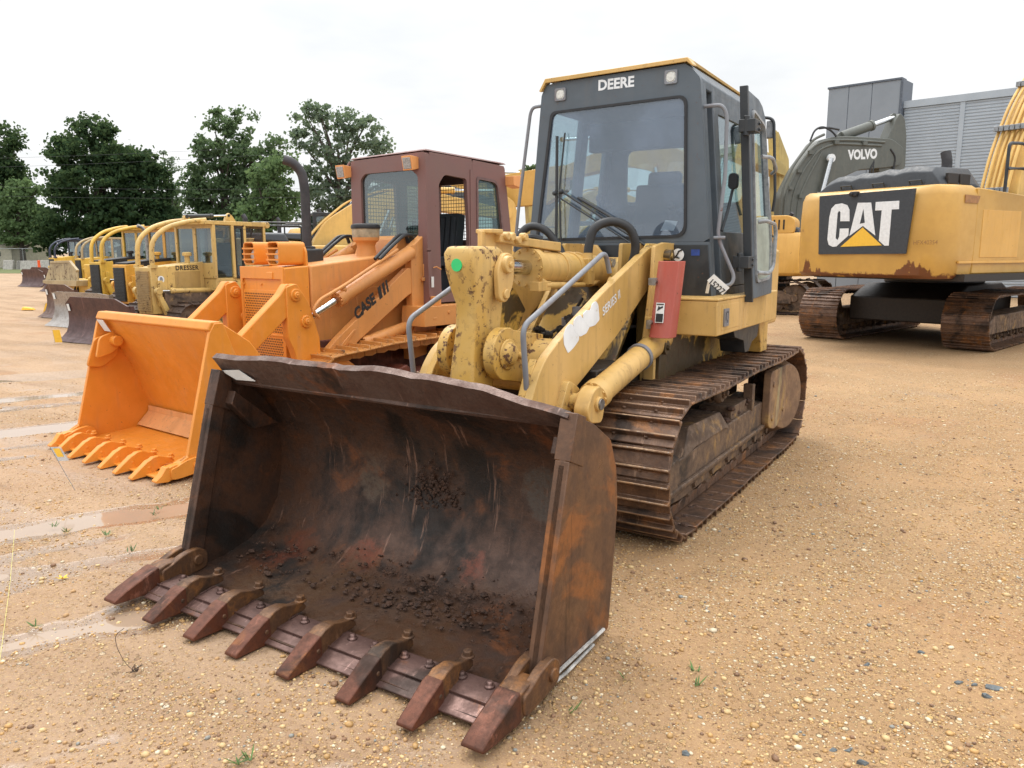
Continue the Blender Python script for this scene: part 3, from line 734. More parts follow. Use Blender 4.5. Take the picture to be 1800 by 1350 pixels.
    def pair(outer_poly,inner):
        cx=sum(p[0] for p in inner)/len(inner); cz=sum(p[1] for p in inner)/len(inner); res=[]
        for p in inner:
            d=Vector((p[0]-cx,p[1]-cz)); best=None
            for i in range(len(outer_poly)):
                a=Vector(outer_poly[i]); b=Vector(outer_poly[(i+1)%len(outer_poly)]); e=b-a
                den=d.x*e.y-d.y*e.x
                if abs(den)<1e-9: continue
                w=a-Vector((cx,cz)); tt=(w.x*e.y-w.y*e.x)/den; uu=(w.x*d.y-w.y*d.x)/den
                if tt>0 and -1e-6<=uu<=1+1e-6: best=(cx+d.x*tt,cz+d.y*tt)
            res.append(best)
        return res
    global pair_poly; pair_poly=pair
    op=[(-wx(1.885),1.885),(wx(1.885),1.885),(wx(3.02),3.02),(.555,3.13),(-.60,3.11),(-wx(3.02),3.03)]
    # denser inner so the outer corners are kept
    def dens(poly,step=.06):
        out=[]
        for i in range(len(poly)):
            a=Vector(poly[i]);b=Vector(poly[(i+1)%len(poly)]);k=max(1,int((b-a).length/step))
            out+=[tuple(a+(b-a)*j/k) for j in range(k)]
        return out
    global dens_poly; dens_poly=dens
    inn2=dens(inn); 
    t=MB()
    lowp=[(-wx(1.46),1.46),(wx(1.46),1.46),(wx(1.87),1.87),(-wx(1.87),1.87)]
    t.prism(lowp,'y',YF,YF+.05)
    opl=[(-wx(1.872),1.872)]+[(wx(1.872),1.872)]+op[2:]
    # cracks the lower edge of the opening above the panel
    t.ring(pair(dens(opl,.05),inn2),inn2,'y',YF,YF+.05)
    cab=t.build('cab',M['cab'],r,smooth=30)
    t=MB(); t.prism([(-wx(1.46)+.004,1.47),(wx(1.46)-.004,1.47),(wx(1.85)-.004,1.85),(-wx(1.85)+.004,1.85)],'y',YF-.008,YF-.001); t.build('lower_panel',M['cabdark'],cab,bevel=.003)
    t=MB()   # black gasket + windscreen
    g2=[(p[0]*.965,(p[1]-2.4)*.965+2.4) for p in inn2]
    t.ring(inn2,g2,'y',YF-.012,YF+.02); t.build('window_seal',M['black'],cab)
    t=MB().prism(g2,'y',YF+.0,YF+.006); t.build('windscreen',M['glass'],cab,smooth=0)
    # roof: chamfered along the front and sides
    t=MB()
    def rsec(y,ins,z0,z1):
        w=wx(3.0)-ins
        return [(-w,y,z0),(w,y,z0),(w,y,z1-.11),(.555-ins*.4,y,z1),(-.60+ins*.4,y,z1-.02),(-w,y,z1-.10)]
    t.loft([rsec(YF+.045,0,2.96,3.13),rsec(YR,0,2.93,3.11),rsec(YR+.12,.03,2.93,3.06)])
    rf=t.build('roof',M['cab'],cab,bevel=.01)
    t=MB(); t.loft([[(-.64,YF-.03,3.045),(-.60,YF-.03,3.112),(.555,YF-.03,3.135),(.60,YF-.03,3.10),(.60,YF-.03,3.115),(.56,YF-.03,3.165),(-.605,YF-.03,3.145),(-.66,YF-.03,3.055)],
                   [(-.64,YF+.06,3.065),(-.60,YF+.06,3.132),(.555,YF+.06,3.145),(.60,YF+.06,3.11),(.60,YF+.06,3.12),(.56,YF+.06,3.168),(-.605,YF+.06,3.148),(-.66,YF+.06,3.075)]])
    t.loft([[(-.60,YF+.06,3.132),(.555,YF+.06,3.145),(.56,YF+.06,3.168),(-.605,YF+.06,3.148)],[(-.60,YR+.05,3.10),(.555,YR+.05,3.12),(.56,YR+.05,3.138),(-.605,YR+.05,3.118)]])
    t.build('roof_cap',M['dy'],rf,bevel=.004)
    # corner post at the front right, posts, sills
    def post(name,xb,xt,y0,y1,m='cab',w=.05,s=1):
        t=MB(); t.loft([[(s*(xb-w),y0,1.46),(s*xb,y0,1.46),(s*xb,y1,1.46),(s*(xb-w),y1,1.46)],[(s*(xt-w),y0,3.0),(s*xt,y0,3.0),(s*xt,y1,3.0),(s*(xt-w),y1,3.0)]])
        return t.build(name,M[m],cab,bevel=.008)
    for s in (1,-1):
        post('front_post',wx(1.46),wx(3.0),YF+.052,YF+.12,s=s)
        mp=3.56 if s>0 else 3.95; post('middle_post',wx(1.46)+.0,wx(3.0)+.0,mp,mp+.12,s=s,w=.06)
        post('rear_post',wx(1.46),wx(3.0),YR-.14,YR,s=s)
        t=MB(); t.loft([[(s*.74,YF+.122,1.462),(s*.80,YF+.122,1.462),(s*.80,YR-.14,1.462),(s*.74,YR-.14,1.462)],[(s*.73,YF+.122,1.53),(s*.79,YF+.122,1.53),(s*.79,YR-.14,1.53),(s*.73,YR-.14,1.53)]]); t.build('sill',M['cabdark'],cab)
        # side panel and window behind the middle post
        t=MB(); xs_=lambda z:wx(z)-.006
        def sl(y0,y1,z0,z1,th=.03): t.loft([[(s*(wx(z0)-th-.004),y0,z0),(s*(wx(z0)-.004),y0,z0),(s*(wx(z0)-.004),y1,z0),(s*(wx(z0)-th-.004),y1,z0)],[(s*(wx(z1)-th-.004),y0,z1),(s*(wx(z1)-.004),y0,z1),(s*(wx(z1)-.004),y1,z1),(s*(wx(z1)-th-.004),y1,z1)]])
        sl(mp+.122,YR-.142,1.535,1.95); t.build('side_panel',M['cab'],cab,bevel=.004)
        t=MB(); sl(mp+.122,YR-.142,2.82,3.0); t.build('side_header',M['cab'],cab,bevel=.004)
        t=MB(); z0,z1=1.951,2.819; t.loft([[(s*(wx(z0)-.02),mp+.125,z0),(s*(wx(z0)-.014),mp+.125,z0),(s*(wx(z0)-.014),YR-.145,z0),(s*(wx(z0)-.02),YR-.145,z0)],[(s*(wx(z1)-.02),mp+.125,z1),(s*(wx(z1)-.014),mp+.125,z1),(s*(wx(z1)-.014),YR-.145,z1),(s*(wx(z1)-.02),YR-.145,z1)]])
        t.build('side_window',M['glass2'],cab,smooth=0)
    # left side door (closed) : glass
    s=-1; t=MB(); z0,z1=1.53,2.98; t.loft([[(-(wx(z0)-.02),YF+.13,z0),(-(wx(z0)-.014),YF+.13,z0),(-(wx(z0)-.014),3.945,z0),(-(wx(z0)-.02),3.945,z0)],[(-(wx(z1)-.02),YF+.13,z1),(-(wx(z1)-.014),YF+.13,z1),(-(wx(z1)-.014),3.945,z1),(-(wx(z1)-.02),3.945,z1)]])
    t.build('side_window',M['glass2'],cab,smooth=0)
    t=MB()
    for (ya,yb,za,zb) in ((YF+.13,YF+.17,1.53,2.98),):
        t.loft([[(-(wx(za)-.03),ya,za),(-(wx(za)-.002),ya,za),(-(wx(za)-.002),yb,za),(-(wx(za)-.03),yb,za)],[(-(wx(zb)-.03),ya,zb),(-(wx(zb)-.002),ya,zb),(-(wx(zb)-.002),yb,zb),(-(wx(zb)-.03),yb,zb)]])
    t.build('door_frame',M['cabdark'],cab)
    # rear wall with window, headliner, floor
    RW=f.xz(4.59,[(1100,362),(1104,266)]); ir=dens(rrect(RW[0][0],RW[0][1],.62,RW[1][1],.06,3),.1); orr=[(-wx(1.46)+.05,1.5),(wx(1.46)-.05,1.5),(wx(3.0)-.05,2.96),(-wx(3.0)+.05,2.96)]
    t=MB().ring(pair(dens(orr,.1),ir),ir,'y',YR-.03,YR); t.build('rear_wall',M['inside'],cab,smooth=30)
    t=MB().prism(ir,'y',YR-.018,YR-.014); t.build('rear_window',M['glass2'],cab,smooth=0)
    t=MB(); t.bb(-.60,.60,YF+.06,YR-.04,2.90,2.93); t.bb(-.6,.6,4.05,4.15,2.66,2.9); 
    t.build('headliner',M['inside'],cab,bevel=.01)
    t=MB(); t.bb(-.74,.74,YF+.06,YR-.04,1.47,1.50); t.bb(-.5,.30,YF+.06,YF+.24,1.5,1.86); t.bb(-.6,-.40,YF+.3,YR-.1,1.5,1.90); t.bb(.30,.56,3.75,YR-.1,1.5,1.95)
    t.box((-.1,YF+.2,1.90),(.5,.2,.16),(25,0,0)); t.build('console',M['inside'],cab,bevel=.02)
    t=MB(); t.bb(-.26,.26,3.80,4.28,1.80,1.94); t.box((0,4.32,2.12),(.50,.13,.52),(-8,0,0)); t.box((0,4.36,2.42),(.30,.09,.14),(-8,0,0)); t.bb(-.2,.2,3.9,4.2,1.5,1.8)
    for s in (-1,1): t.box((s*.32,4.05,2.12),(.08,.34,.06))
    t.build('operator_seat',M['seat'],cab,bevel=.04,seg=3)
    t=MB()
    for x,h in ((-.28,2.28),(-.20,2.22),(.34,2.2)): t.tube([(x,3.62,1.6),(x+.01,3.60,h-.08)],.010,6); t.sphere((x+.01,3.60,h-.05),.032,10,6)
    t.tube([(.10,3.5,1.6),(.1,3.45,2.0)],.03,8); t.build('control_lever',M['black'],cab)
    t=MB(); t.loft([[(.30,3.52,1.96),(.41,3.52,1.96),(.44,3.52,2.03),(.34,3.52,2.04)],[(.30,3.516,1.96),(.41,3.516,1.96),(.44,3.516,2.03),(.34,3.516,2.04)]]); t.build('paper_sheet',M['paper'],cab)
    # wiper
    t=MB(); t.tube([(.36,YF-.03,1.80),(-.42,YF-.035,2.26)],.009,6); t.tube([(.33,YF-.03,1.765),(-.47,YF-.035,2.23)],.007,6); t.tube([(-.30,YF-.025,2.22),(.05,YF-.025,2.03)],.012,6)
    t.tube([(-.44,YF-.04,1.88),(-.46,YF-.04,2.28),(-.42,YF-.03,2.72)],.007,6); t.tube([(-.49,YF-.03,1.90),(-.49,YF-.03,2.7)],.012,6)
    t.cyl((.38,YF,1.78),(.38,YF-.05,1.78),.03,n=12); t.sphere((-.44,YF-.045,2.27),.022,8,6); t.sphere((-.50,YF-.045,2.26),.02,8,6)
    t.build('wiper',M['cabdark'],cab)
    # work lamps flush in the brow
    for x,z in ((-.478,3.018),(.433,3.048)):
        t=MB(); t.ring(rrect(x-.048,z-.048,x+.048,z+.048,.012,3),rrect(x-.038,z-.038,x+.038,z+.038,.03,3),'y',YF-.012,YF+.01); o=t.build('work_lamp',M['rail'],cab)
        t=MB().prism(rrect(x-.044,z-.044,x+.044,z+.044,.012,3),'y',YF-.007,YF+.004); t.mat(0).cyl((x,YF-.006,z),(x,YF-.012,z),.034,.03,n=20); t.build('lens',M['lamp'],o)
    text('DEERE',.078,M['wpeel'],cab,(-.150,YF-.001,3.012),'y','lettering',width=.295,bold=.035,rot=0)
    # round and blue decals
    t=MB().cyl((.535,YF-.009,1.775),(.535,YF-.0115,1.775),.046,n=28); o=t.build('round_decal',M['white'],cab)
    t=MB(); t.tube([(.50,YF-.013,1.745),(.53,YF-.013,1.775),(.54,YF-.013,1.80),(.565,YF-.013,1.812)],.0065,5); t.tube([(.52,YF-.013,1.76),(.548,YF-.013,1.752)],.006,5); t.build('decal_mark',M['ink'],o)
    t=MB().bb(.635,.70,YF-.0115,YF-.009,1.77,1.815); t.build('blue_decal',M['bluedec'],cab)
    # ---- open door folded back along the side
    a=f.P(1298,153,x=.90); 
    dy0,dy1=3.66,4.27
    X=.975
    def dx(z): return X-.06*(z-1.5)/1.5
    prof=[(dy0,1.44),(dy1-.02,1.46),(dy1+.06,1.80),(dy1+.02,2.15),(dy1-.05,2.30),(dy1-.10,2.84),(dy1-.22,2.95),(dy0,2.98)]
    inn3=dens(rpoly([(dy0+.10,1.56),(dy1-.10,1.58),(dy1-.04,1.85),(dy1-.15,2.78),(dy0+.10,2.86)],.06,4),.08)
    t=MB()
    outr=pair(dens(prof,.06),inn3)
    b=len(t.v)
    t.ring(outr,inn3,'x',X-.02,X+.02)
    t.v=[((v[0]-.11*(v[2]-1.5)/1.5),v[1],v[2]) for v in t.v]
    door=t.build('door',M['cab'],r,bevel=.006)
    t=MB(); t.ring(inn3,[(y_*.93+ (dy0+dy1)/2*.07,z_*.97+2.2*.03) for y_,z_ in inn3],'x',X+.0,X+.035); t.v=[((v[0]-.11*(v[2]-1.5)/1.5),v[1],v[2]) for v in t.v]; t.build('door_trim',M['mirror'],door)
    t=MB().prism([p for p in inn3],'x',X-.006,X-.001); t.v=[((v[0]-.11*(v[2]-1.5)/1.5),v[1],v[2]) for v in t.v]; t.build('door_window',M['glass2'],door,smooth=0)
    t=MB().prism(rpoly([(dy0+.10,1.57),(dy1-.08,1.58),(dy1-.03,1.86),(dy1-.06,2.08),(dy0+.10,2.05)],.05,4),'x',X+.002,X+.022); t.v=[((v[0]-.11*(v[2]-1.5)/1.5),v[1],v[2]) for v in t.v]; t.build('door_lining',M['liner'],door,bevel=.008)
    t=MB(); t.tube([(X+.02,dy0+.08,2.02),(X+.07,dy0+.10,2.03),(X+.08,dy0+.34,2.01),(X+.08,dy0+.38,1.95),(X+.08,dy0+.36,1.68),(X+.07,dy0+.28,1.63),(X+.02,dy0+.12,1.64)],.016,8,.06); t.build('pull_handle',M['mirror'],door); t=MB()
    t.tube([(X+.02,dy0+.08,2.50),(X+.07,dy0+.2,2.50),(X+.07,dy0+.34,2.42),(X+.02,dy0+.40,2.40)],.014,8,.04); t.build('pull_handle',M['mirror'],door)
    t=MB(); t.prism([(dy0-.03,1.42),(dy0,1.42),(dy0,3.0),(dy0-.03,3.0)],'x',X-.03,X+.03); t.v=[((v[0]-.11*(v[2]-1.5)/1.5),v[1],v[2]) for v in t.v]
    for z in (1.72,2.70): t.bb(X-.10,X+.02,dy0-.14,dy0+.01,z-.045,z+.045); t.cyl((X-.05,dy0-.12,z-.07),(X-.05,dy0-.12,z+.07),.022,n=10); t.bolts([(X+.02,dy0-.02,z+.02),(X+.02,dy0-.02,z-.02)],(0,-1,0),.012,.02)
    t.build('hinge_edge',M['cabdark'],door,bevel=.004)
    # grab bars on the cab corners
    t=MB(); t.tube([(.66,YF+.05,2.83),(.80,YF+.06,2.83),(.83,YF+.08,2.76),(.83,YF+.10,2.35),(.80,YF+.08,1.93),(.82,YF+.08,1.86),(.93,YF+.10,1.62),(.92,YF+.08,1.56),(.82,YF+.05,1.54)],.014,8,.05)
    t.tube([(.78,YF+.05,1.90),(.86,YF+.07,1.90)],.012,8); t.build('grab_bar',M['rail'],cab)
    t=MB(); t.tube([(-.655,YF+.03,2.955),(-.73,YF+.0,2.945),(-.755,YF,2.90),(-.86,YF,2.2),(-.905,YF,1.80)],.014,8,.05); t.build('grab_bar',M['rail'],cab)
    t=MB(); t.prism(rrect(-.035,-.06,.035,.06,.03,4),'y',0,.05); t.v=[(v[0]+.79,v[1]+YF+.42,v[2]+2.33) for v in t.v]; t.tube([(.79,YF+.44,2.28),(.80,YF+.3,2.1),(.79,YF+.2,1.95)],.012,8,.05); t.build('armrest',M['inside'],cab,bevel=.01)
    mq=f.xz(4.70,[(1347,212),(1359,243),(1340,206),(1361,209),(1363,345),(1358,372)])
    t=MB(); t.bb(mq[0][0],mq[1][0],4.70,4.73,mq[1][1],mq[0][1]); o=t.build('mirror',M['mirror'],r,bevel=.012)
    t=MB(); t.tube([(mq[2][0]-.15,4.70,mq[2][1]),(mq[2][0],4.70,mq[2][1]),(mq[3][0],4.69,mq[3][1]),(mq[4][0],4.69,mq[4][1]),(mq[5][0],4.70,mq[5][1])],.013,8,.05); t.build('mirror_arm',M['cabdark'],o)
    # auction tag on the box
    t=MB(); q=[(.82,3.20,1.50),(.90,3.20,1.64),(.985,3.20,1.60),(.905,3.20,1.46)]
    q=[(.80,3.18,1.595),(.848,3.18,1.64),(.965,3.18,1.545),(.915,3.18,1.495)]
    t.loft([q,[(a,b+.003,c) for a,b,c in q]]); t.loft([[(.77,3.24,1.50),(.80,3.20,1.60),(.82,3.2,1.59),(.80,3.22,1.50)],[(.77,3.243,1.50),(.80,3.203,1.60),(.82,3.203,1.59),(.80,3.223,1.50)]])
    o=t.build('lot_tag',M['paper'],r,smooth=0)
    text('15227',.045,M['ink'],o,(.815,3.178,1.572),'y','lot_number',width=.125,rot=-39,bold=.02)
    # red guard cover, sticker
    rp=[(.545,0),(.74,0),(.74,.03),(.56,.03)]
    t=MB()
    def rg(z,y): k=(z-1.7)*.045+.012; return [(.575+k,y,z),(.60+k,y-.018,z),(.69+k,y-.022,z),(.725+k,y-.005,z),(.735+k,y+.03,z),(.735+k,y+.10,z),(.725+k,y+.10,z),(.72+k,y+.02,z),(.575+k,y+.02,z)]
    t.loft([rg(1.735,2.765),rg(1.24,2.70),rg(1.215,2.69)])
    o=t.build('red_guard',M['red'],r,bevel=.004)
    t=MB(); 
    q=[(.610,2.682,1.32),(.670,2.682,1.32),(.670,2.7005,1.455),(.610,2.7005,1.455)]; t.loft([q,[(a,b-.003,c) for a,b,c in q]]); w=t.build('warning_sticker',M['paper'],o)
    t=MB(); q=[(.615,2.679,1.326),(.665,2.679,1.326),(.665,2.6865,1.382),(.615,2.6865,1.382)]; t.loft([q,[(a,b-.002,c) for a,b,c in q]])
    q=[(.620,2.6885,1.40),(.662,2.692,1.425),(.658,2.6933,1.434),(.638,2.692,1.425),(.630,2.6933,1.435)]; t.loft([q,[(a,b-.002,c) for a,b,c in q]]); q=[(.615,2.6943,1.442),(.665,2.6943,1.442),(.665,2.6953,1.449),(.615,2.6953,1.449)];t.loft([q,[(a,b-.002,c) for a,b,c in q]]); t.build('sticker_print',M['ink'],w)
    t=MB(); t.bolt((.585,2.73,1.60),(0,-1,0),.018,.03); t.bb(.53,.60,2.74,2.79,1.57,1.62); t.build('guard_bolt',M['steel'],o); t=MB(); t.bolt((.575,2.69,1.32),(0,-1,0),.018,.03); t.bb(.53,.60,2.72,2.79,1.27,1.33); t.build('guard_bolt',M['steel'],o)
    t=MB(); t.cyl((.60,2.86,1.13),(.64,2.86,1.13),.05,n=18); t.bolt((.64,2.86,1.13),(1,0,0),.02,.02); t.build('lug',M['dyg'],r)
    # decals on the arm: SERIES II, peeled big digits
    A=f.P(992,617,x=XA); 
    def onarm(px_,py_): h=f.P(px_,py_,x=XA); return (h[1],h[2])
    segs=[[(990,600),(992,585),(1000,578),(1006,577),(1010,596),(1012,606),(1006,618),(996,620),(991,612)],
          [(1003,580),(1006,572),(1014,563),(1022,560),(1026,552),(1032,575),(1030,588),(1020,600),(1010,606)],
          [(1023,566),(1026,552),(1034,541),(1040,545),(1044,534),(1050,530),(1053,560),(1046,572),(1036,576),(1030,586)]]
    segs=[[(991,606),(990,590),(994,576),(1001,569),(1007,571),(1010,583),(1018,582),(1017,598),(1008,611),(998,621)],
          [(1009,582),(1007,566),(1012,557),(1020,553),(1024,560),(1031,556),(1036,574),(1030,586),(1019,592)],
          [(1025,562),(1024,552),(1030,545),(1037,545),(1040,534),(1047,529),(1051,536),(1053,562),(1045,572),(1035,575)]]
    t=MB()
    for k,sg in enumerate(segs):
        pp=rpoly([onarm(*p) for p in sg],.012,3); t.prism(pp,'x',XA+.0005,XA+.0025+.0006*k)
    t.build('peeled_number_decal',M['wpeel'],r,smooth=0)
    p0=onarm(1060,556); p1=onarm(1091,522); ang=math.degrees(math.atan2(p1[1]-p0[1],p1[0]-p0[0]))
    L=math.hypot(p1[0]-p0[0],p1[1]-p0[1])
    text('SERIES II',.058,M['wpeel'],r,(XA,p0[0],p0[1]),'x','series_lettering',width=L,rot=ang,bold=.02,shear=.15)
    # ---- tracks
    for s in (1,-1):
        xa,xb=(.49,1.06) if s>0 else (-1.06,-.49)
        path=loop_path(2.27,.455,.43,5.16,.46,.43,sag=.015)
        tr=track(r,xa,xb,path,.198,[M['shoe'],M['grouser']],gro=2,gh=.038,rng=random.Random(4+s))
        xm=(xa+xb)/2
        wheel(tr,'idler',xm-.09,xm+.09,(2.27,.455),.335,M['frame'],hub=.3)
        wheel(tr,'sprocket',xm-.10,xm+.10,(5.10,.46),.335,M['frame'],teeth=22)
        for k in range(6):
            wheel(tr,'track_roller',xm-.11,xm+.11,(2.75+k*.38,.215),.115,M['frame'],hub=.3,n=18)
        wheel(tr,'carrier_roller',xm-.07,xm+.07,(3.55,.72),.085,M['frame'],hub=.3,n=18)
        xo=s*.93; xi=s*.60
        t=MB(); t.prism([(2.02,.30),(2.15,.23),(4.75,.25),(4.8,.52),(3.2,.50),(2.25,.46),(2.05,.42)],'x',xi,xo)
        t.prism([(2.02,.20),(2.5,.16),(4.7,.18),(4.7,.245),(2.1,.24)],'x',s*.88,s*.905); t.prism([(2.1,.27),(4.6,.29),(4.6,.32),(2.1,.30)],'x',s*.93,s*.96)
        t.build('roller_frame',M['frame'],tr,bevel=.008)
        t=MB(); t.loft([[(s*.62,2.45,.50),(s*.93,2.45,.46),(s*.93,2.45,.44),(s*.62,2.45,.44)],[(s*.62,2.50,.60),(s*.90,2.62,.64),(s*.95,2.62,.50),(s*.62,2.5,.46)],[(s*.62,3.3,.62),(s*.90,3.3,.62),(s*.95,3.3,.50),(s*.62,3.3,.5)],[(s*.62,3.4,.52),(s*.93,3.4,.50),(s*.95,3.4,.48),(s*.62,3.4,.48)]])
        t.cyl((s*.75,2.40,.70),(s*.75,2.62,.70),.05,n=14); t.bb(s*.86,s*.94,4.05,4.12,.5,.72); t.bb(s*.64,s*.9,3.6,4.1,.5,.60)
        t.loft([[(s*.85,2.0,.27),(s*.955,2.0,.27),(s*.955,2.0,.46),(s*.85,2.0,.48)],[(s*.85,2.3,.25),(s*.955,2.3,.25),(s*.955,2.3,.5),(s*.85,2.3,.56)]])
        t.build('frame_cover',M['frame'],tr,bevel=.006)
        # final drive housing
        t=MB(); t.cyl((s*.86,5.08,.47),(s*.99,5.05,.47),.36,.30,n=36)
        t.prism(rpoly([(4.42,.78),(4.40,.30),(4.62,.24),(5.0,.30),(5.0,.78)],.06),'x',s*.93,s*.995)
        t.bolts([(s*.995,4.52,.66),(s*.995,4.52,.36),(s*.995,4.9,.38)],(s,0,0),.03,.01)
        t.build('final_drive',M['dyg2'],tr,bevel=.02,seg=3)
        t=MB(); rng=random.Random(9)
        for k in range(90):
            y=rng.uniform(2.6,4.3); t.sphere((s*rng.uniform(.66,.9),y,.53+rng.uniform(-.02,.06)),rng.uniform(.01,.035),6,4,(1.2,1.2,.7))
        for k in range(50): t.sphere((s*rng.uniform(.8,1.0),rng.uniform(2.3,4.7),.03),rng.uniform(.008,.03),6,4,(1.2,1.2,.7))
        tag(t.build('packed_dirt',M['mud'],tr,smooth=0),kind='stuff')
    return r
M['strip']=simple('pale_scuffed_strip',(.40,.39,.37),.45,.2,var=.45,nscale=14)
M['bluedec']=simple('blue_vinyl',(.02,.05,.22),.4)
M['dyg2']=rust('muddy_final_drive',(.27,.16,.085),(.17,.10,.06),(.45,.28,.08),(.035,.022,.015),scale=2.4,rough=.6,metal=.05,bump=.5,darkamt=.5,orange=.6)
# ---------------------------------------------------------------- the orange crawler loader
CF=Frame(-3.6,6.54,-37.5)
def pair_in(P,x0,x1):
    cx=(x0+x1)/2; return [(cx+(x-cx)*.90,1.04+(z-1.04)*.80) for x,z in P]
def build_case():
    f=CF
    r=thing('crawler_loader',f,'bright orange crawler loader with maroon cab and orange toothed bucket, behind the yellow loader','crawler loader')
    XL,XR=-.88,1.03; xc=.075
    prof=[(.10,.03),(.5,.04),(.86,.06),(.97,.14),(.965,.24),(.80,.70),(.62,1.0),(.52,1.19)]
    th=.03; t=MB(); P=[Vector(p) for p in prof]
    N=[]
    for i in range(len(P)):
        d=(P[min(i+1,len(P)-1)]-P[max(i-1,0)]).normalized(); N.append(Vector((d.y,-d.x)))
    ring=lambda x:[(x,p.x,p.y) for p in P]+[(x,p.x+n.x*th,p.y+n.y*th) for p,n in reversed(list(zip(P,N)))]
    t.loft([ring(XL),ring(XR)]); bk=t.build('bucket',M['co'],r,bevel=.004,smooth=50)
    t=MB(); t.prism([(.50,1.17),(.535,1.15),(.64,1.20),(.62,1.235),(.53,1.235)],'x',XL-.01,XR+.01); t.build('top_rail',M['co'],bk,bevel=.012,seg=3)
    sd=[(.16,.04),(.19,.14),(.25,.17),(.51,1.14),(.56,1.22),(.64,1.22),(.72,1.0),(1.03,.25),(1.0,.06),(.5,.03)]
    for s,X in ((1,XR),(-1,XL)):
        t=MB().prism(sd,'x',X-.018,X+.018)
        t.prism([(.10,.04),(.19,.14),(.25,.17),(.30,.10),(.30,.03)],'x',X-.028,X+.028)
        t.build('side_plate',M['co'],bk,bevel=.005)
    # clam hinge ear inside the left side
    t=MB(); t.prism(rpoly([(.36,.72),(.45,.98),(.60,1.02),(.68,.90),(.66,.80),(.50,.70)],.04),'x',XL+.02,XL+.05); t.prism(rpoly([(.40,.80),(.45,1.0),(.60,1.05),(.66,.92),(.56,.84)],.04),'x',XL+.13,XL+.16)
    t.cyl((XL,.585,.96),(XL+.24,.585,.96),.05,n=18); t.build('hinge_ear',M['co'],bk,bevel=.006)
    t=MB(); t.prism([(.80,.08),(.82,.07),(.955,.16),(.945,.24),(.93,.26),(.925,.20)],'x',XL+.03,XR-.03); t.build('wear_plate',M['cowear'],bk,bevel=.003)
    t=MB(); t.bb(XL+.02,XR-.02,.03,.18,.012,.028); t.bb(XL+.02,XR-.02,.14,.32,.045,.058); t.build('cutting_edge',M['co'],bk,bevel=.003)
    tips=[-.851,-.608,-.331,-.054,.228,.486,.752,1.001]
    for i,x in enumerate(tips):
        if i in (0,7): tt=corner_adapter(XL+.02 if i==0 else XR-.01,0,.27,.06,.30,.09)
        else: tt=bucket_tooth(x,.29,.072,.375,.066,down=.022)
        tt.build('tooth',[M['co'],M['co']],bk,bevel=.004)
    lab=MB(); q=[(XL+.04,.497,1.16),(XL+.16,.497,1.16),(XL+.20,.545,1.05),(XL+.08,.545,1.05)]; q=[(a,b-.004,c) for a,b,c in q]; lab.loft([q,[(a,b-.003,c) for a,b,c in q]]); lab.build('lot_sticker',M['paper'],bk)
    # big brackets behind the bucket
    for s,X in ((1,.66),(-1,-.5)):
        t=MB().prism([(.66,1.20),(.76,1.19),(1.01,1.02),(1.15,.84),(1.15,.50),(1.04,.25),(.90,.62),(.70,1.0)],'x',X,X+.20)
        t.cyl((X-.01,.98,.62),(X+.215,.98,.62),.085,n=24); t.bolt((X+.2,.72,1.12),(1,0,0),.022,.015)
        t.build('bucket_bracket',M['co'],bk,bevel=.008)
    # loader linkage each side
    for s in (1,-1):
        X=.075+s*.50
        x0,x1=X-.05,X+.05
        t=MB(); t.prism(rpoly([(1.52,1.40),(1.60,1.50),(1.70,1.48),(1.72,1.38),(1.64,1.22),(1.10,.80),(.98,.86),(.96,.95)],.02,2),'x',x0,x1)
        t.build('link_bar',M['co'],r,bevel=.012,seg=3)
        t=MB(); t.prism(rpoly([(1.58,1.47),(1.70,1.50),(1.84,1.30),(1.90,1.12),(1.95,.95),(1.96,.55),(1.84,.45),(1.70,.62),(1.64,.86),(1.58,.98)],.02,2),'x',X-.03,X+.065)
        for c in ((1.68,1.39),(1.79,1.13)):
            t.cyl((X-.04,*c),(X+.085,*c),.06,n=22); t.cyl((X+.05,*c),(X+.105,*c),.032,n=16); t.bolt((X+.10,*c),(1,0,0),.014,.012)
        t.build('bell_crank',M['co'],r,bevel=.008)
        t=MB(); t.prism(rpoly([(1.82,.42),(1.86,.66),(2.2,.93),(3.22,1.62),(3.36,1.60),(3.36,1.38),(3.2,1.31),(2.45,.86),(2.42,.78),(2.2,.74),(2.0,.45)],.02,2),'x',X+.0-.04,X+.04)
        t.prism([(2.12,.77),(2.40,1.00),(2.44,1.0),(2.20,.76)],'x',X+.04,X+.052)
        arm=t.build('lift_arm',M['cog'],r,bevel=.008)
        if s>0:
            def oa(px_,py_): h=f.P(px_,py_,x=X+.04); return (h[1],h[2])
            p0=oa(628,563); p1=oa(664,530); ang=math.degrees(math.atan2(p1[1]-p0[1],p1[0]-p0[0])); 
            text('CASE',.125,M['ink'],arm,(X+.04,p0[0],p0[1]),'x','lettering',width=math.hypot(p1[0]-p0[0],p1[1]-p0[1])*1.0,rot=ang,bold=.05,shear=.2)
            u=Vector((math.cos(R(ang)),math.sin(R(ang)))); v=Vector((-u.y,u.x)); b=Vector(p0)+u*(math.hypot(p1[0]-p0[0],p1[1]-p0[1])+.035)
            t=MB()
            for k,(w,g) in enumerate(((.050,0),(.036,.075),(.026,.135))):
                q=b+u*g; sh=.04
                pts=[q,q+u*w,q+u*(w+sh)+v*.125,q+u*sh+v*.125]; t.prism([tuple(p) for p in pts],'x',X+.04,X+.0425)
            t.build('stripe_marks',M['ink'],arm)
        o=hyd(r,(X+.02,1.80,1.13),(X+.02,3.30,1.80),.075,.034,.30,'cog','tilt_cylinder',ex=.04)
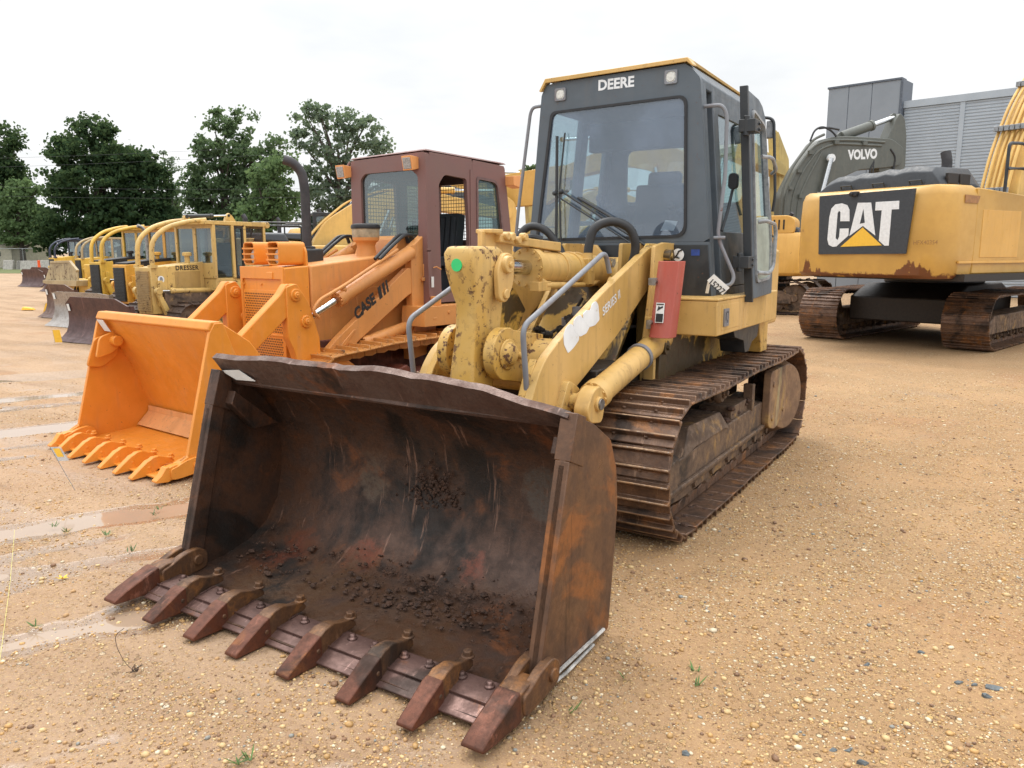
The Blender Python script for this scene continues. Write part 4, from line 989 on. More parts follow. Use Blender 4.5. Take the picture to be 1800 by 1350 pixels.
        t=MB(); t.tube([(X+.06,1.95,1.16),(X+.08,1.86,1.22),(X+.08,1.95,1.33),(X+.08,2.25,1.45),(X+.06,3.05,1.82)],.018,8,.06); t.tube([(X+.0,2.3,1.42),(X+.0,2.7,1.60),(X+.0,3.0,1.78)],.016,8,.05)
        t.sphere((X+.05,2.28,1.42),.04,10,6); t.build('cylinder_pipe',M['cog'],o)
        for k in (0,1):
            t=MB(); t.tube([(X-.01+k*.07,2.78,1.72),(X-.02+k*.07,2.95,1.84),(X-.10+k*.09,3.22,1.98),(X-.14+k*.09,3.38,1.98),(X-.15+k*.09,3.42,1.9)],.020,10,.12); t.build('hydraulic_hose',M['hose'],r)
        hyd(r,(X+.0,2.35,.80),(X+.0,3.3,.98),.065,.03,.25,'cog','lift_cylinder',ex=.04)
        t=MB(); t.prism([(3.28,.60),(3.26,1.84),(3.50,2.0),(3.62,2.0),(3.66,.66)],'x',X-.05,X+.05); t.prism([(3.20,.60),(3.20,.92),(3.3,.98),(3.3,.6)],'x',X-.04,X+.04)
        t.bb(X+.05,X+.065,3.44,3.50,1.52,1.66); t.bb(X+.05,X+.08,3.41,3.52,1.47,1.51)
        t.build('tower',M['cog'],r,bevel=.008)
    # engine body
    W=.35; x0,x1=xc-W,xc+W
    t=MB(); t.prism([(1.72,.45),(1.72,1.64),(2.02,1.66),(2.02,.45)],'x',x0,x1); t.build('radiator_housing',M['co'],r,bevel=.012,seg=3)
    t=MB(); t.prism([(2.035,.60),(2.035,1.66),(3.5,1.80),(3.5,.60)],'x',x0+.0,x1-.0); hd=t.build('hood',M['cog'],r,bevel=.02,seg=3)
    t=MB(); t.ring(dens_poly([(2.25,.85),(3.1,.85),(3.1,1.42),(2.25,1.42)],.2),dens_poly([(2.27,.87),(3.08,.87),(3.08,1.40),(2.27,1.40)],.196)[:len(dens_poly([(2.25,.85),(3.1,.85),(3.1,1.42),(2.25,1.42)],.2))],'x',x1,x1+.006) if False else t.bb(x1-.002,x1+.006,2.27,2.60,.85,1.42).bb(x1-.002,x1+.006,2.63,3.10,.85,1.42)
    t.build('engine_cover',M['cog'],hd,bevel=.004)
    t=MB(); t.ring(dens_poly([(x0-.004,.58),(x1+.004,.58),(x1+.004,1.652),(x0-.004,1.652)],.2),dens_poly([(x0+.03,.61),(x1-.03,.61),(x1-.03,1.50),(x0+.03,1.50)],.2)[:0] or pair_in(dens_poly([(x0-.004,.58),(x1+.004,.58),(x1+.004,1.652),(x0-.004,1.652)],.2),x0,x1),'y',1.700,1.7185); t.build('grille_surround',M['co'],r,bevel=.004)
    # grille: perforated sheet
    t=MB(); t.bb(x0+.035,x1-.035,1.7065,1.7195,.68,1.42); t.bb(x0+.04,x1-.04,1.700,1.722,.965,.985); gr=t.build('grille',M['co'],r,bevel=.003)
    t=MB(); dxx=.0285; dz=.0247; k=0; z=.64
    while z<1.40:
        if not(.95<z<.997):
            x=x0+.06+(dxx/2 if k%2 else 0)
            while x<x1-.055:
                b=len(t.v)
                for a in range(6): t.v.append((x+.0088*math.cos(R(60*a+30)),1.7045,z+.0088*math.sin(R(60*a+30))))
                t._q(range(b,b+6)); x+=dxx
        elif len(t.f)>0:
            t.build('grille_holes',M['under'],gr,smooth=0); t=MB()
        z+=dz; k+=1
    t.build('grille_holes',M['under'],gr,smooth=0)
    t=MB(); t.bb(xc+.10,xc+.20,1.690,1.722,1.53,1.60); t.bolts([(x0+.04,1.716,1.475),(xc-.02,1.716,1.475),(x1-.04,1.716,1.475)],(0,-1,0),.012,.01); t.build('grille_catch',M['co'],gr,bevel=.01)
    for k in (0,1):
        lx=x0+.02+k*.40; t=MB()
        hs=[(lx,1.66),(lx+.19,1.66),(lx+.20,1.90),(lx-.01,1.90)]
        t.ring(rrect(lx-.005,1.665,lx+.185,1.895,.04,3),rrect(lx+.012,1.68,lx+.168,1.88,.03,3),'y',1.74,2.02 if k==0 else 2.06); o=t.build('lamp_guard',M['co'],r,bevel=.005)
        t=MB(); 
        for z in (1.72,1.775,1.83): t.bb(lx-.01,lx+.19,1.73,1.742,z-.008,z+.008)
        t.build('guard_bar',M['co'],o)
        t=MB(); t.lathe((lx+.09,1.90,1.745),(0,-1,0),[(0,.05),(.05,.07),(.09,.075),(.10,.06),(.11,.02)],18); t.build('headlight',M['lamp'],o)
        t=MB(); t.bb(lx+.012,lx+.168,1.92,1.94,1.68,1.88); t.build('lamp_back',M['under'],o)
    t=MB(); ln=rpoly([(2.16,1.64),(2.36,1.64),(2.35,1.82),(2.31,1.90),(2.20,1.90),(2.15,1.82)],.05,4); inn=[(2.255+.035*math.cos(R(-90-30+360*i/len(ln))),1.81+.045*math.sin(R(-90-30+360*i/len(ln)))) for i in range(len(ln))]
    t=MB(); o2=[(-.055+xc+.25,1.64),(.055+xc+.25,1.64)]; 
    cx_=xc+.21
    oo=rpoly([(cx_-.075,1.64),(cx_+.075,1.64),(cx_+.07,1.80),(cx_+.03,1.87),(cx_-.03,1.87),(cx_-.07,1.80)],.03,3)
    ii=[(cx_+.032*math.cos(a_),1.80+.040*math.sin(a_)) for a_ in [math.atan2(p[1]-1.76,p[0]-cx_) for p in oo]]
    t.ring(oo,ii,'y',2.04,2.065); t.build('lifting_eye',M['co'],r,bevel=.003)
    # exhaust, air intake
    ex,ey=xc-.12,2.38
    t=MB(); t.bb(ex-.10,ex+.10,ey-.12,ey+.14,1.66,1.83); t.build('exhaust_box',M['cabdark'],r,bevel=.02)
    t=MB(); t.tube([(ex,ey,1.82),(ex,ey,2.45),(ex-.01,ey-.02,2.62),(ex-.06,ey-.10,2.72),(ex-.12,ey-.16,2.745)],[.052]*5 if False else .05,14,.12)
    t.lathe((ex,ey,1.82),(0,0,1),[(0,.05),(0,.085),(.03,.085),(.04,.055)],18); t.build('exhaust_pipe',M['exh'],r)
    ax_,ay=xc+.06,3.05
    t=MB(); t.lathe((ax_,ay,1.70),(0,0,1),[(0,.11),(.0,.125),(.03,.115),(.16,.10),(.20,.115),(.22,.145),(.26,.15)],26); t.bb(ax_-.14,ax_+.14,ay-.05,ay+.05,1.70,1.74); o=t.build('air_cleaner',M['cog'],r)
    t=MB(); t.lathe((ax_,ay,1.955),(0,0,1),[(0,.145),(.0,.15),(.09,.153),(.10,.15)],26); t.build('cleaner_bowl',M['bowl'],o)
    t=MB(); t.lathe((ax_,ay,2.05),(0,0,1),[(0,.15),(0,.16),(.02,.165),(.045,.155),(.055,.12)],26); t.build('cleaner_cap',M['black'],o)
    t=MB(); t.prism([(3.2,1.74),(3.46,1.78),(3.46,1.98),(3.3,1.94)],'x',x0+.02,x1-.02); t.build('dash_cowl',M['cog'],r,bevel=.01)
    # ---- cab
    cw=.615; c0,c1=xc-cw,xc+cw; YF,YR=3.45,4.85; yb=5.02
    t=MB(); ih=dens_poly(rpoly([(c0+.17,1.93),(c1-.13,1.90),(c1-.12,2.63),(c1-.22,2.70),(c0+.25,2.70),(c0+.17,2.64)],.03,2),.08)
    ou=[(c0,1.22),(c1+.02,1.22),(c1,2.78),(c1,2.885),(c0,2.86)]
    t.ring(pair_poly(dens_poly([(c0,1.80),(c1+.01,1.80),(c1,2.885),(c0,2.86)],.06),ih),ih,'y',YF,YF+.06)
    t.prism([(c1-.14,1.22),(c1+.03,1.22),(c1+.01,1.80),(c1-.14,1.80)],'y',YF,YF+.06); t.prism([(c0,1.22),(c0+.14,1.22),(c0+.14,1.8),(c0,1.8)],'y',YF,YF+.06)
    cab=t.build('cab',M['maroon'],r,smooth=30)
    t=MB().prism([(p[0],p[1]) for p in ih],'y',YF+.03,YF+.034); t.build('windscreen',M['glassd'],cab,smooth=0)
    for s,X in ((1,c1),(-1,c0)):
        def PR(pts,a=.0,b=.05): 
            return MB().prism(pts,'x',X-s*b,X-s*a)
        # posts and header cut around the door and rear side window
        ot=[(3.51,1.22),(5.02,1.22),(5.0,2.0),(YR,2.84),(3.51,2.88)]
        t=MB(); dwin=dens_poly(rpoly([(3.68,1.34),(4.16,1.34),(4.18,2.0),(4.14,2.64),(3.76,2.66),(3.66,2.55)],.04,3),.1)
        t.ring(pair_poly(dens_poly([(3.51,1.22),(4.24,1.22),(4.24,2.87),(3.51,2.885)],.08),dwin),dwin,'x',X-s*.05,X)
        rwin=dens_poly(rpoly([(4.34,2.02),(4.82,2.02),(4.72,2.60),(4.66,2.64),(4.34,2.66)],.04,3),.08)
        t.ring(pair_poly(dens_poly([(4.243,1.22),(5.03,1.22),(5.0,2.0),(4.86,2.84),(4.243,2.865)],.08),rwin),rwin,'x',X-s*.05,X)
        t.bb(X-s*.052,X+s*.008,4.20,4.26,1.22,2.75); t.prism(rpoly([(4.28,1.95),(4.90,1.95),(4.78,2.71),(4.28,2.72)],.04,3),'x',X-s*.001,X+s*.001) if False else None
        t.build('cab_side',M['maroon'],cab,smooth=30)
        t=MB(); t.prism([(3.66,1.34),(4.2,1.34),(4.2,1.98),(3.66,1.98)],'x',X-s*.035,X-s*.028) if s<0 else None
        if s<0: t.build('door_panel',M['maroon'],cab)
        t=MB(); t.prism(rwin,'x',X-s*.03,X-s*.026); t.build('rear_side_window',M['glasst'],cab,smooth=0)
        t=MB(); gi=[(4.58+(y-4.58)*.97,2.34+(z-2.34)*.97) for y,z in rwin]; go=[(4.58+(y-4.58)*1.10,2.34+(z-2.34)*1.07) for y,z in rwin]; t.ring(go,gi,'x',X+s*.001,X+s*.008); t.build('window_rubber',M['maroon2'],cab)
        t=MB(); 
        if s<0:
            k=0; y=3.66
            # mesh guard on the far side
            while y<4.84: t.cyl((X+.05,y,1.4),(X+.05,y,2.68),.004,n=4); y+=.045
            z=1.42
            while z<2.68: t.cyl((X+.05,3.66,z),(X+.05,4.84,z),.004,n=4); z+=.045
            t.build('mesh_guard',M['cabdark'],cab,smooth=0)
    t=MB(); rw=dens_poly(rrect(c0+.12,1.95,c1-.12,2.66,.04,3),.08)
    t.ring(pair_poly(dens_poly([(c0+.05,1.22),(c1-.05,1.22),(c1-.05,2.84),(c0+.05,2.84)],.1),rw),rw,'y',4.86,4.90); t.build('rear_wall',M['maroon'],cab,smooth=30)
    t=MB(); x=c0+.14
    while x<c1-.12: t.cyl((x,4.88,1.96),(x,4.88,2.65),.004,n=4); x+=.045
    z=1.97
    while z<2.65: t.cyl((c0+.13,4.88,z),(c1-.13,4.88,z),.004,n=4); z+=.045
    t.build('rear_mesh',M['cabdark'],cab,smooth=0)
    t=MB(); t.loft([[(c0,YF-.01,2.875),(c1,YF-.01,2.895),(c1-.02,YF+.02,2.915),(c0+.02,YF+.02,2.895)],[(c0,4.90,2.855),(c1,4.90,2.865),(c1-.03,4.88,2.885),(c0+.03,4.88,2.875)]]); t.bb(c1-.5,c1-.1,4.3,4.85,2.87,2.90)
    rf=t.build('roof',M['maroon'],cab,bevel=.008)
    t=MB().bb(c0+.06,c1-.06,YF+.07,4.85,2.80,2.83); t.build('headliner',M['inside'],cab)
    for (lx,ly,lz,s) in ((c0-.14,3.36,2.735,1),(xc+.36,3.36,2.765,1),(c1-.02,5.02,2.66,-1)):
        a0,a1=(ly,ly+.16)
        t=MB(); 
        if s>0: t.loft([[(lx-.0,ly,lz-.08),(lx+.15,ly,lz-.08),(lx+.15,ly-.03,lz+.075),(lx,ly-.03,lz+.075)],[(lx-.0,ly+.16,lz-.045),(lx+.15,ly+.16,lz-.045),(lx+.15,ly+.14,lz+.06),(lx,ly+.14,lz+.06)]])
        else: t.loft([[(lx-.0,ly-.14,lz-.05),(lx+.15,ly-.14,lz-.05),(lx+.15,ly-.14,lz+.06),(lx,ly-.14,lz+.06)],[(lx-.0,ly+.02,lz-.08),(lx+.15,ly+.02,lz-.08),(lx+.15,ly+.04,lz+.075),(lx,ly+.04,lz+.075)]])
        o=t.build('work_lamp',M['colamp'],cab,bevel=.004)
        t=MB()
        if s>0: t.loft([[(lx+.015,ly-.002,lz-.065),(lx+.135,ly-.002,lz-.065),(lx+.135,ly-.026,lz+.055),(lx+.015,ly-.026,lz+.055)],[(lx+.015,ly-.010,lz-.065),(lx+.135,ly-.010,lz-.065),(lx+.135,ly-.034,lz+.055),(lx+.015,ly-.034,lz+.055)]])
        else: t.bb(lx+.015,lx+.135,ly+.03,ly+.045,lz-.06,lz+.05)
        t.build('lens',M['lampdk'],o,bevel=.012)
        t=MB().cyl((lx+.075,ly+.08,lz+.05),(lx+.09,ly+.13,lz+.12),.015,n=8); t.build('lamp_stem',M['maroon'],o)
    t=MB(); t.bb(xc-.2,xc+.26,3.95,4.35,1.62,1.74); t.box((xc+.03,4.42,1.98),(.46,.14,.56),(-8,0,0)); t.bb(xc-.15,xc+.2,4.0,4.3,1.25,1.62)
    for k in range(5): t.box((xc-.15+k*.09,4.335,1.98),(.07,.03,.50),(-8,0,0))
    t.build('operator_seat',M['seat'],cab,bevel=.03,seg=3)
    t=MB(); t.bb(c0+.06,c1-.06,3.51,4.86,1.22,1.26); t.bb(c0+.1,c1-.3,3.52,3.7,1.26,1.86); t.bb(xc-.5,xc-.28,3.6,4.6,1.26,1.75); t.build('cab_floor',M['inside'],cab,bevel=.01)
    text('2266',.17,M['eg'],cab,(xc+.18,4.80,2.03),'y','chalk_number',width=.36,bold=-.01) if False else None
    t=MB().bb(c1+.031,c1+.034,3.48,3.52,1.40,1.52); t.build('lot_sticker',M['paper'],cab)
    t=MB(); t.tube([(c1+.02,3.53,1.62),(c1+.05,3.55,1.63),(c1+.05,3.62,1.60)],.008,6); t.build('door_pull',M['cog'],cab)
    # fenders and rear
    for s in (1,-1):
        X=xc+s*.44
        t=MB(); t.prism([(3.20,1.06),(3.22,1.20),(4.9,1.20),(4.9,.88),(3.9,.98),(3.2,.98)],'x',X,X+s*.36); t.bolts([(X+s*.36,3.6,1.12),(X+s*.36,4.2,1.10)],(s,0,0),.02,.01); t.bb(X+s*.355,X+s*.363,3.34,3.40,1.05,1.08); t.build('fender',M['cog'],r,bevel=.01)
        t=MB(); t.cyl((X+s*.25,3.50,1.20),(X+s*.25,3.50,1.30),.06,n=16); t.build('cab_mount',M['cog'],r,bevel=.006)
    t=MB(); t.bb(xc-.6,xc+.6,4.92,5.5,.8,1.7); t.build('rear_tank',M['cog'],r,bevel=.04)
    t=MB(); t.bb(xc-.38,xc+.38,1.8,5.2,.35,.9); t.build('main_frame',M['redox'],r,bevel=.01)
    for s in (1,-1):
        xa=xc+s*.46; xb=xc+s*.86
        path=loop_path(2.02,.42,.39,4.75,.42,.39,sag=-.03)
        path=[(y,z+ (.06*math.exp(-((y-3.6)/.8)**2) if z>.6 else 0)) for y,z in path]
        tr=track(r,min(xa,xb),max(xa,xb),path,.165,[M['grouserO'],M['grouser']],gro=1,gh=.04,rng=random.Random(14+s)); xm=(xa+xb)/2
        wheel(tr,'idler',xm-.09,xm+.09,(2.02,.42),.33,M['co'],hub=.3); wheel(tr,'sprocket',xm-.08,xm+.08,(4.75,.42),.31,M['cog'],teeth=20)
        for k in range(6): wheel(tr,'track_roller',xm-.10,xm+.10,(2.45+k*.36,.19),.10,M['redox'],n=16)
        wheel(tr,'carrier_roller',xm-.10,xm+.12,(3.55,.68),.09,M['redox'],n=18)
        t=MB(); t.prism([(2.0,.26),(4.7,.26),(4.7,.48),(3.2,.52),(2.1,.44)],'x',xm-.12,xm+.14); t.prism([(2.6,.52),(2.9,.60),(3.0,.52)],'x',xm-.1,xm+.16); t.build('roller_frame',M['redox'],tr,bevel=.01)
    return r
M['cowear']=paint('scuffed_orange_plate',(.74,.36,.14),chip=(.10,.05,.03),chips=.5,dirt=.35)
M['exh']=simple('weathered_exhaust',(.045,.042,.045),.6,.2,var=.35,nscale=8)
M['bowl']=simple('yellowed_plastic',(.34,.26,.16),.4,var=.3,nscale=12)
M['maroon2']=simple('maroon_trim',(.14,.08,.075),.5)
M['colamp']=paint('faded_orange_lamp',(.78,.34,.11),chips=.05,dirt=.1)
M['glasst']=glass('teal_tinted_glass',(.55,.68,.66),.08,haze=.30,hazec=(.22,.30,.30))
# ---------------------------------------------------------------- the row of dozers on the left
def dozer(fr,label,body,blade,cabm=None,sweep=None,grille='black',hoodtop=None,bw=1.08,detail=2,cabstyle='closed',scale=1.,exhaust=False,bladeh=.76,name='bulldozer',slats=False,lettering=None,roofcyl=False,bh=.13,sticker=True,cabf=None):
    r=thing(name,fr,label,'bulldozer','bulldozers parked in a row on the left'); r.scale=(scale,)*3
    b=M[body]; cm=M[cabm or body]
    # curved blade
    n=10; prof=[]
    for k in range(n+1):
        a=k/n; z=bladeh*a; y=.02+.26*math.sin(math.pi*(.12+.76*(1-a)))*.95-.02+ (.10*a)
        prof.append((y,z))
    prof=[(.0,.0),(.10,.06),(.20,.16),(.255,.30),(.275,.42),(.275,.55),(.25,.68),(.22,bladeh)]
    t=MB(); P=[Vector(p) for p in prof]
    def ring(x,zz=0):
        q=[(p.x,p.y+(zz if i==len(P)-1 else 0)) for i,p in enumerate(P)]
        return [(x,a,c) for a,c in q]+[(x,a+.04,c) for a,c in q[::-1]]
    t.loft([ring(-bw),ring(-bw+.03),ring(-bw+.20,bh),ring(bw-.45,bh),ring(bw-.06,0),ring(bw)])
    bl=t.build('blade',M[blade],r,smooth=50)
    t=MB()
    t.loft([[(-bw-.02,-.02,0),(-bw-.02,.10,.07),(-bw-.02,.12,.06),(-bw-.02,.02,-.0)],[(bw+.02,-.02,0),(bw+.02,.10,.07),(bw+.02,.12,.06),(bw+.02,.02,0)]])
    for s in (-1,1): t.prism([(-.01,.01),(.11,.07),(.21,.17),(.265,.31),(.285,.43),(.285,.56),(.23,bladeh),(.32,bladeh),(.36,.45),(.3,.2),(.14,.02)],'x',s*bw-.012,s*bw+.012)
    t.build('cutting_edge',M[blade],bl)
    if sticker:
        t=MB(); q=[(-bw+.05,.235,bladeh-.02),(-bw+.13,.235,bladeh-.02),(-bw+.145,.252,bladeh-.16),(-bw+.065,.252,bladeh-.16)]; q=[(a,c-.01,d) for a,c,d in q]; t.loft([q,[(a,c-.006,d) for a,c,d in q]]); t.build('lot_sticker',M['paper'],bl)
    t=MB(); 
    for s in (-1,1): t.loft([[(s*.62-.05,.3,.18),(s*.62+.05,.3,.18),(s*.62+.05,.3,.34),(s*.62-.05,.3,.34)],[(s*.68-.06,2.0,.22),(s*.68+.06,2.0,.22),(s*.68+.06,2.0,.38),(s*.68-.06,2.0,.38)]])
    t.bb(-.62,.62,.32,.48,.2,.36); t.cyl((-.3,.36,.45),(.3,.95,.45),.05,n=12)
    t.build('push_frame',M['dr'] if body=='dr' else b,r,bevel=.01)
    hw=.25; gf=1.32
    t=MB(); t.prism([(gf,.50),(gf-.02,.9),(gf-.03,1.47),(gf+.35,1.50),(gf+.35,.5)],'x',-hw-.02,hw+.02); nose=t.build('radiator_guard',b,r,bevel=.015)
    t=MB(); gy=gf-.034
    t.bb(-hw+.03,hw-.03,gy-.012,gy+.02,.56,1.40); g=t.build('grille',M['grl'] if grille=='cream' else M['under'],nose)
    t=MB()
    z=.58
    while z<1.40: t.bb(-hw+.04,hw-.04,gy-.03,gy-.01,z,z+.016); z+=.036
    t.build('grille_bars',M['grl'] if grille=='cream' else M['cabdark'],g,smooth=0)
    t=MB(); t.prism([(gf+.352,.8),(gf+.352,1.49),(2.62,1.58),(2.62,.8)],'x',-hw,hw); hd=t.build('hood',b,r,bevel=.02)
    if hoodtop: t=MB(); t.prism([(gf+.05,1.485),(gf+.05,1.52),(2.6,1.64),(2.6,1.56)],'x',-hw-.005,hw+.005); t.prism([(gf+.36,1.0),(gf+.36,1.49),(gf+.8,1.53),(gf+.6,1.0)],'x',hw,hw+.008); t.build('hood_top',M[hoodtop],hd,bevel=.01)
    t=MB(); t.bb(hw-.002,hw+.008,gf+.55,2.5,.95,1.38); t.build('side_panel',M['drp'] if body=='dr' else b,hd,bevel=.004)
    t=MB(); t.prism([(gf+.10,1.2),(gf+.2,1.2),(gf+.55,.65),(gf+.1,.65)],'x',hw+.02,hw+.06); t.prism([(gf+.10,1.2),(gf+.2,1.2),(gf+.55,.65),(gf+.1,.65)],'x',-hw-.06,-hw-.02); t.build('front_side_guard',b,r,bevel=.01)
    # lift cylinders
    for s in (-1,1):
        X=s*(hw+.12); o=hyd(r,(X,gf+.05,.985),(X,2.75,.955),.055,.025,.22,body,'lift_cylinder',gland=False,ex=.03)
        t=MB(); t.cyl((X-.05,gf+.05,.985),(X+.05,gf+.05,.985),.075,n=16); t.loft([[(X-.03,gf+.0,.93),(X+.03,gf+.0,.93),(X+.03,gf+.1,.93),(X-.03,gf+.1,.93)],[(X-.05,gf+.25,.3),(X+.05,gf+.25,.3),(X+.05,gf+.4,.3),(X-.05,gf+.4,.3)]]); t.build('cylinder_yoke',b,o,bevel=.006)
    if exhaust:
        t=MB(); t.tube([(-.05,2.15,1.5),(-.05,2.15,2.28),(-.08,2.05,2.42),(-.10,1.95,2.45)],.045,12,.1); t.build('exhaust_pipe',M['steel'],r)
    t=MB(); t.cyl((.05,2.35,1.55),(.05,2.35,1.72),.055,n=14); t.lathe((.05,2.35,1.70),(0,0,1),[(0,.06),(.01,.10),(.07,.10),(.09,.06)],16); t.build('pre_cleaner',b if body!='ty' else M['black'],r)
    if sweep:
        for s in (-1,1):
            t=MB(); X=s*(hw-.01)
            t.tube([(X,gf+.04,1.49),(X,gf+.06,2.02),(X*1.05,gf+.40,2.30),(X*1.3,2.25,2.44),(X*1.7,2.62,2.48)],.05,12,.32); t.bb(X-.07,X+.07,gf-.02,gf+.12,1.46,1.52); t.build('limb_riser',M[sweep],r)
    # cab
    cw=.62; y0,y1,y2=2.62,3.45,4.05; zt=2.46
    t=MB(); t.bb(-cw,cw,y0,y1+.1,.95,1.22); t.build('cab_base',b,r,bevel=.01)
    t=MB(); t.loft([[(-cw-.04,y0-.15,zt-.08),(cw+.04,y0-.15,zt-.08),(cw+.04,y2+.05,zt-.10),(-cw-.04,y2+.05,zt-.10)],[(-cw-.04,y0-.15,zt),(cw+.04,y0-.15,zt),(cw+.04,y2+.05,zt+.0),(-cw-.04,y2+.05,zt+.0)]]); t.cyl((-cw-.04,y2+.05,zt-.06),(cw+.06,y2+.05,zt-.06),.07,n=14)
    t.build('canopy',cm,r,bevel=.01)
    t=MB()
    for s in (-1,1):
        for y in (y0,y0+.50,y1): t.bb(s*cw-.035,s*cw+.035,y-.035,y+.035,1.22,zt-.08)
        t.bb(s*cw-.03,s*cw+.03,y2-.06,y2,1.5,zt-.08); t.bb(s*cw-.02,s*cw+.02,y1,y2,1.72,1.78)
    t.bb(-cw,cw,y0-.02,y0+.02,2.30,zt-.08); t.bb(-.05,.05,y0-.02,y0+.02,1.5,2.35); t.bb(-cw,cw,y0-.02,y0+.02,1.22,1.55)
    cb=t.build('cab_posts',cm,r,bevel=.006)
    if cabstyle=='closed':
        for s in (-1,1):
            t=MB(); t.ring(rrect(y0+.53,1.20,y1-.04,2.36,.05,3),rrect(y0+.58,1.50 if False else 1.26,y1-.08,2.31,.04,3),'x',s*cw-.02,s*cw+.03); o=t.build('door',M['under'],cb); t=MB().prism(rrect(y0+.57,1.25,y1-.07,2.32,.04,3),'x',s*cw,s*cw+.006); t.build('door_window',M['glassd'],o,smooth=0)
            t=MB().bb(s*cw-.01,s*cw+.004,y0+.035,y0+.465,1.25,2.36); t.build('side_window',M['glassd'],cb,smooth=0)
        t=MB().bb(-cw+.03,cw-.03,y0-.004,y0+.004,1.56,2.30); t.build('windscreen',M['glassd'],cb,smooth=0)
    for s in (-1,1):
        t=MB(); y=y1+.06
        while y<y2-.06: t.bb(s*cw-.004,s*cw+.004,y,y+.010,1.80,zt-.1); y+=.034
        z=1.80
        while z<zt-.1: t.bb(s*cw-.004,s*cw+.004,y1+.04,y2-.06,z,z+.010); z+=.034
        t.build('screen',M['shoedk'],cb,smooth=0)
    t=MB(); t.bb(-.25,.25,y0+.35,y0+.8,1.3,1.5); t.bb(-.25,.25,y0+.75,y0+.88,1.5,2.0); t.build('operator_seat',M['seat'],r,bevel=.03)
    t=MB(); t.bb(-.58,.58,3.56,4.5,.75,1.5); t.build('rear_tank',b,r,bevel=.03)
    t=MB(); t.bb(-.40,.40,1.5,4.5,.35,.95); t.build('main_frame',M['frame'],r,bevel=.01)
    for s in (-1,1):
        xa,xb=sorted((s*.50,s*.95)); path=loop_path(1.75,.37,.345,4.15,.37,.345,sag=.01)
        tr=track(r,xa,xb,path,.19 if detail<2 else .165,[M['shoedk'],M['shoedk']],gro=1,gh=.04,link=detail>1)
        xm=(xa+xb)/2
        wheel(tr,'idler',xm-.08,xm+.08,(1.75,.37),.29,M['frame'],n=18); wheel(tr,'sprocket',xm-.07,xm+.07,(4.15,.37),.29,M['frame'],teeth=18)
        for k in range(6): wheel(tr,'track_roller',xm-.1,xm+.1,(2.1+k*.33,.17),.09,M['frame'],n=12)
        t=MB(); t.prism([(1.8,.2),(4.1,.2),(4.1,.42),(1.9,.42)],'x',xm-.12,xm+.12); t.build('roller_frame',M['dyg'] if detail>1 else M['frame'],tr,bevel=.01)
    return r,dict(hw=hw,gf=gf,cw=cw,zt=zt,hd=hd,nose=nose,y0=y0,y2=y2)
def build_dozers():
    # nearest of the row
    fr=Frame(-8.383,15.335,-31)
    r,k=dozer(fr,'cream bulldozer with dull maroon blade and curved limb risers, nearest in the row','dr','blade',sweep='dr',grille='cream',detail=2)
    text('DRESSER',.105,M['ink'],k['hd'],(k['hw'],1.90,1.40),'x','lettering',width=.58,bold=.035,spacing=1.1)
    t=MB(); t.cyl((k['hw']+.02,1.52,1.22),(k['hw']+.026,1.52,1.22),.075,n=24); o=t.build('round_decal',M['white'],k['nose']); t=MB(); t.prism(rpoly([(1.49,1.175),(1.55,1.175),(1.56,1.23),(1.54,1.27),(1.50,1.27),(1.48,1.23)],.015,3),'x',k['hw']+.026,k['hw']+.029); t.build('decal_mark',M['rail'],o)
    t=MB(); o=hyd(r,(-.1,3.62,2.62),(-.1,2.5,2.56),.045,.02,.40,'cabdark','ripper_cylinder',gland=False)
    t=MB(); t.prism([(3.50,2.46),(3.85,2.46),(3.72,2.62),(3.64,2.68),(3.58,2.64)],'x',-.14,-.06); t.build('cylinder_lug',M['dr'],r,bevel=.006); t=MB(); t.prism([(2.4,2.46),(2.6,2.46),(2.55,2.58),(2.45,2.58)],'x',-.14,-.06); t.build('cylinder_lug',M['dr'],r,bevel=.006)
    # B: orange yellow, black grille
    fr=Frame(-10.5,18.6,-31)
    r,k=dozer(fr,'orange-yellow bulldozer with black grille, steel exhaust and silver grey blade, second in the row','to','bladeg',sweep=None,exhaust=True,grille='black',hoodtop='black',detail=1,bw=1.2,bladeh=.80,bh=.03)
    # C: yellow with black hood
    fr=Frame(-12.6,21.4,-31)
    r,k=dozer(fr,'yellow bulldozer with black hood and twin yellow limb risers, third in the row','ty','bladeb',sweep='ty',grille='black',hoodtop='black',detail=1,scale=1.02,bw=.72)
    text('B4',.07,M['ink'],k['nose'],(k['hw']+.02,1.42,1.05),'x','fleet_number',width=.12,bold=.03)
    fr=Frame(-15.9,31.8,-31)
    r,k=dozer(fr,'tan bulldozer with grey-green limb risers, fourth in the row','tt','bladeb',sweep='tg',grille='black',detail=1,cabm='tg')
    fr=Frame(-20.8,35.5,-31)
    r,k=dozer(fr,'yellow bulldozer with cream limb risers and small maroon blade, fifth in the row','ty','blade',sweep='tt',detail=1,cabm='tt')
    # F: small loader dozer with a cream slanted bucket back
    fr=Frame(-25.0,40.6,-31)
    r,k=dozer(fr,'bulldozer with navy cab frame and maroon blade, sixth in the row','ty','blade',sweep='navy',detail=1,cabm='navy')
    fr=Frame(-27.8,46.,-31)
    r,k=dozer(fr,'farthest bulldozer in the row, small maroon blade beside the orange marker post','to','blade',detail=1,sweep=None)
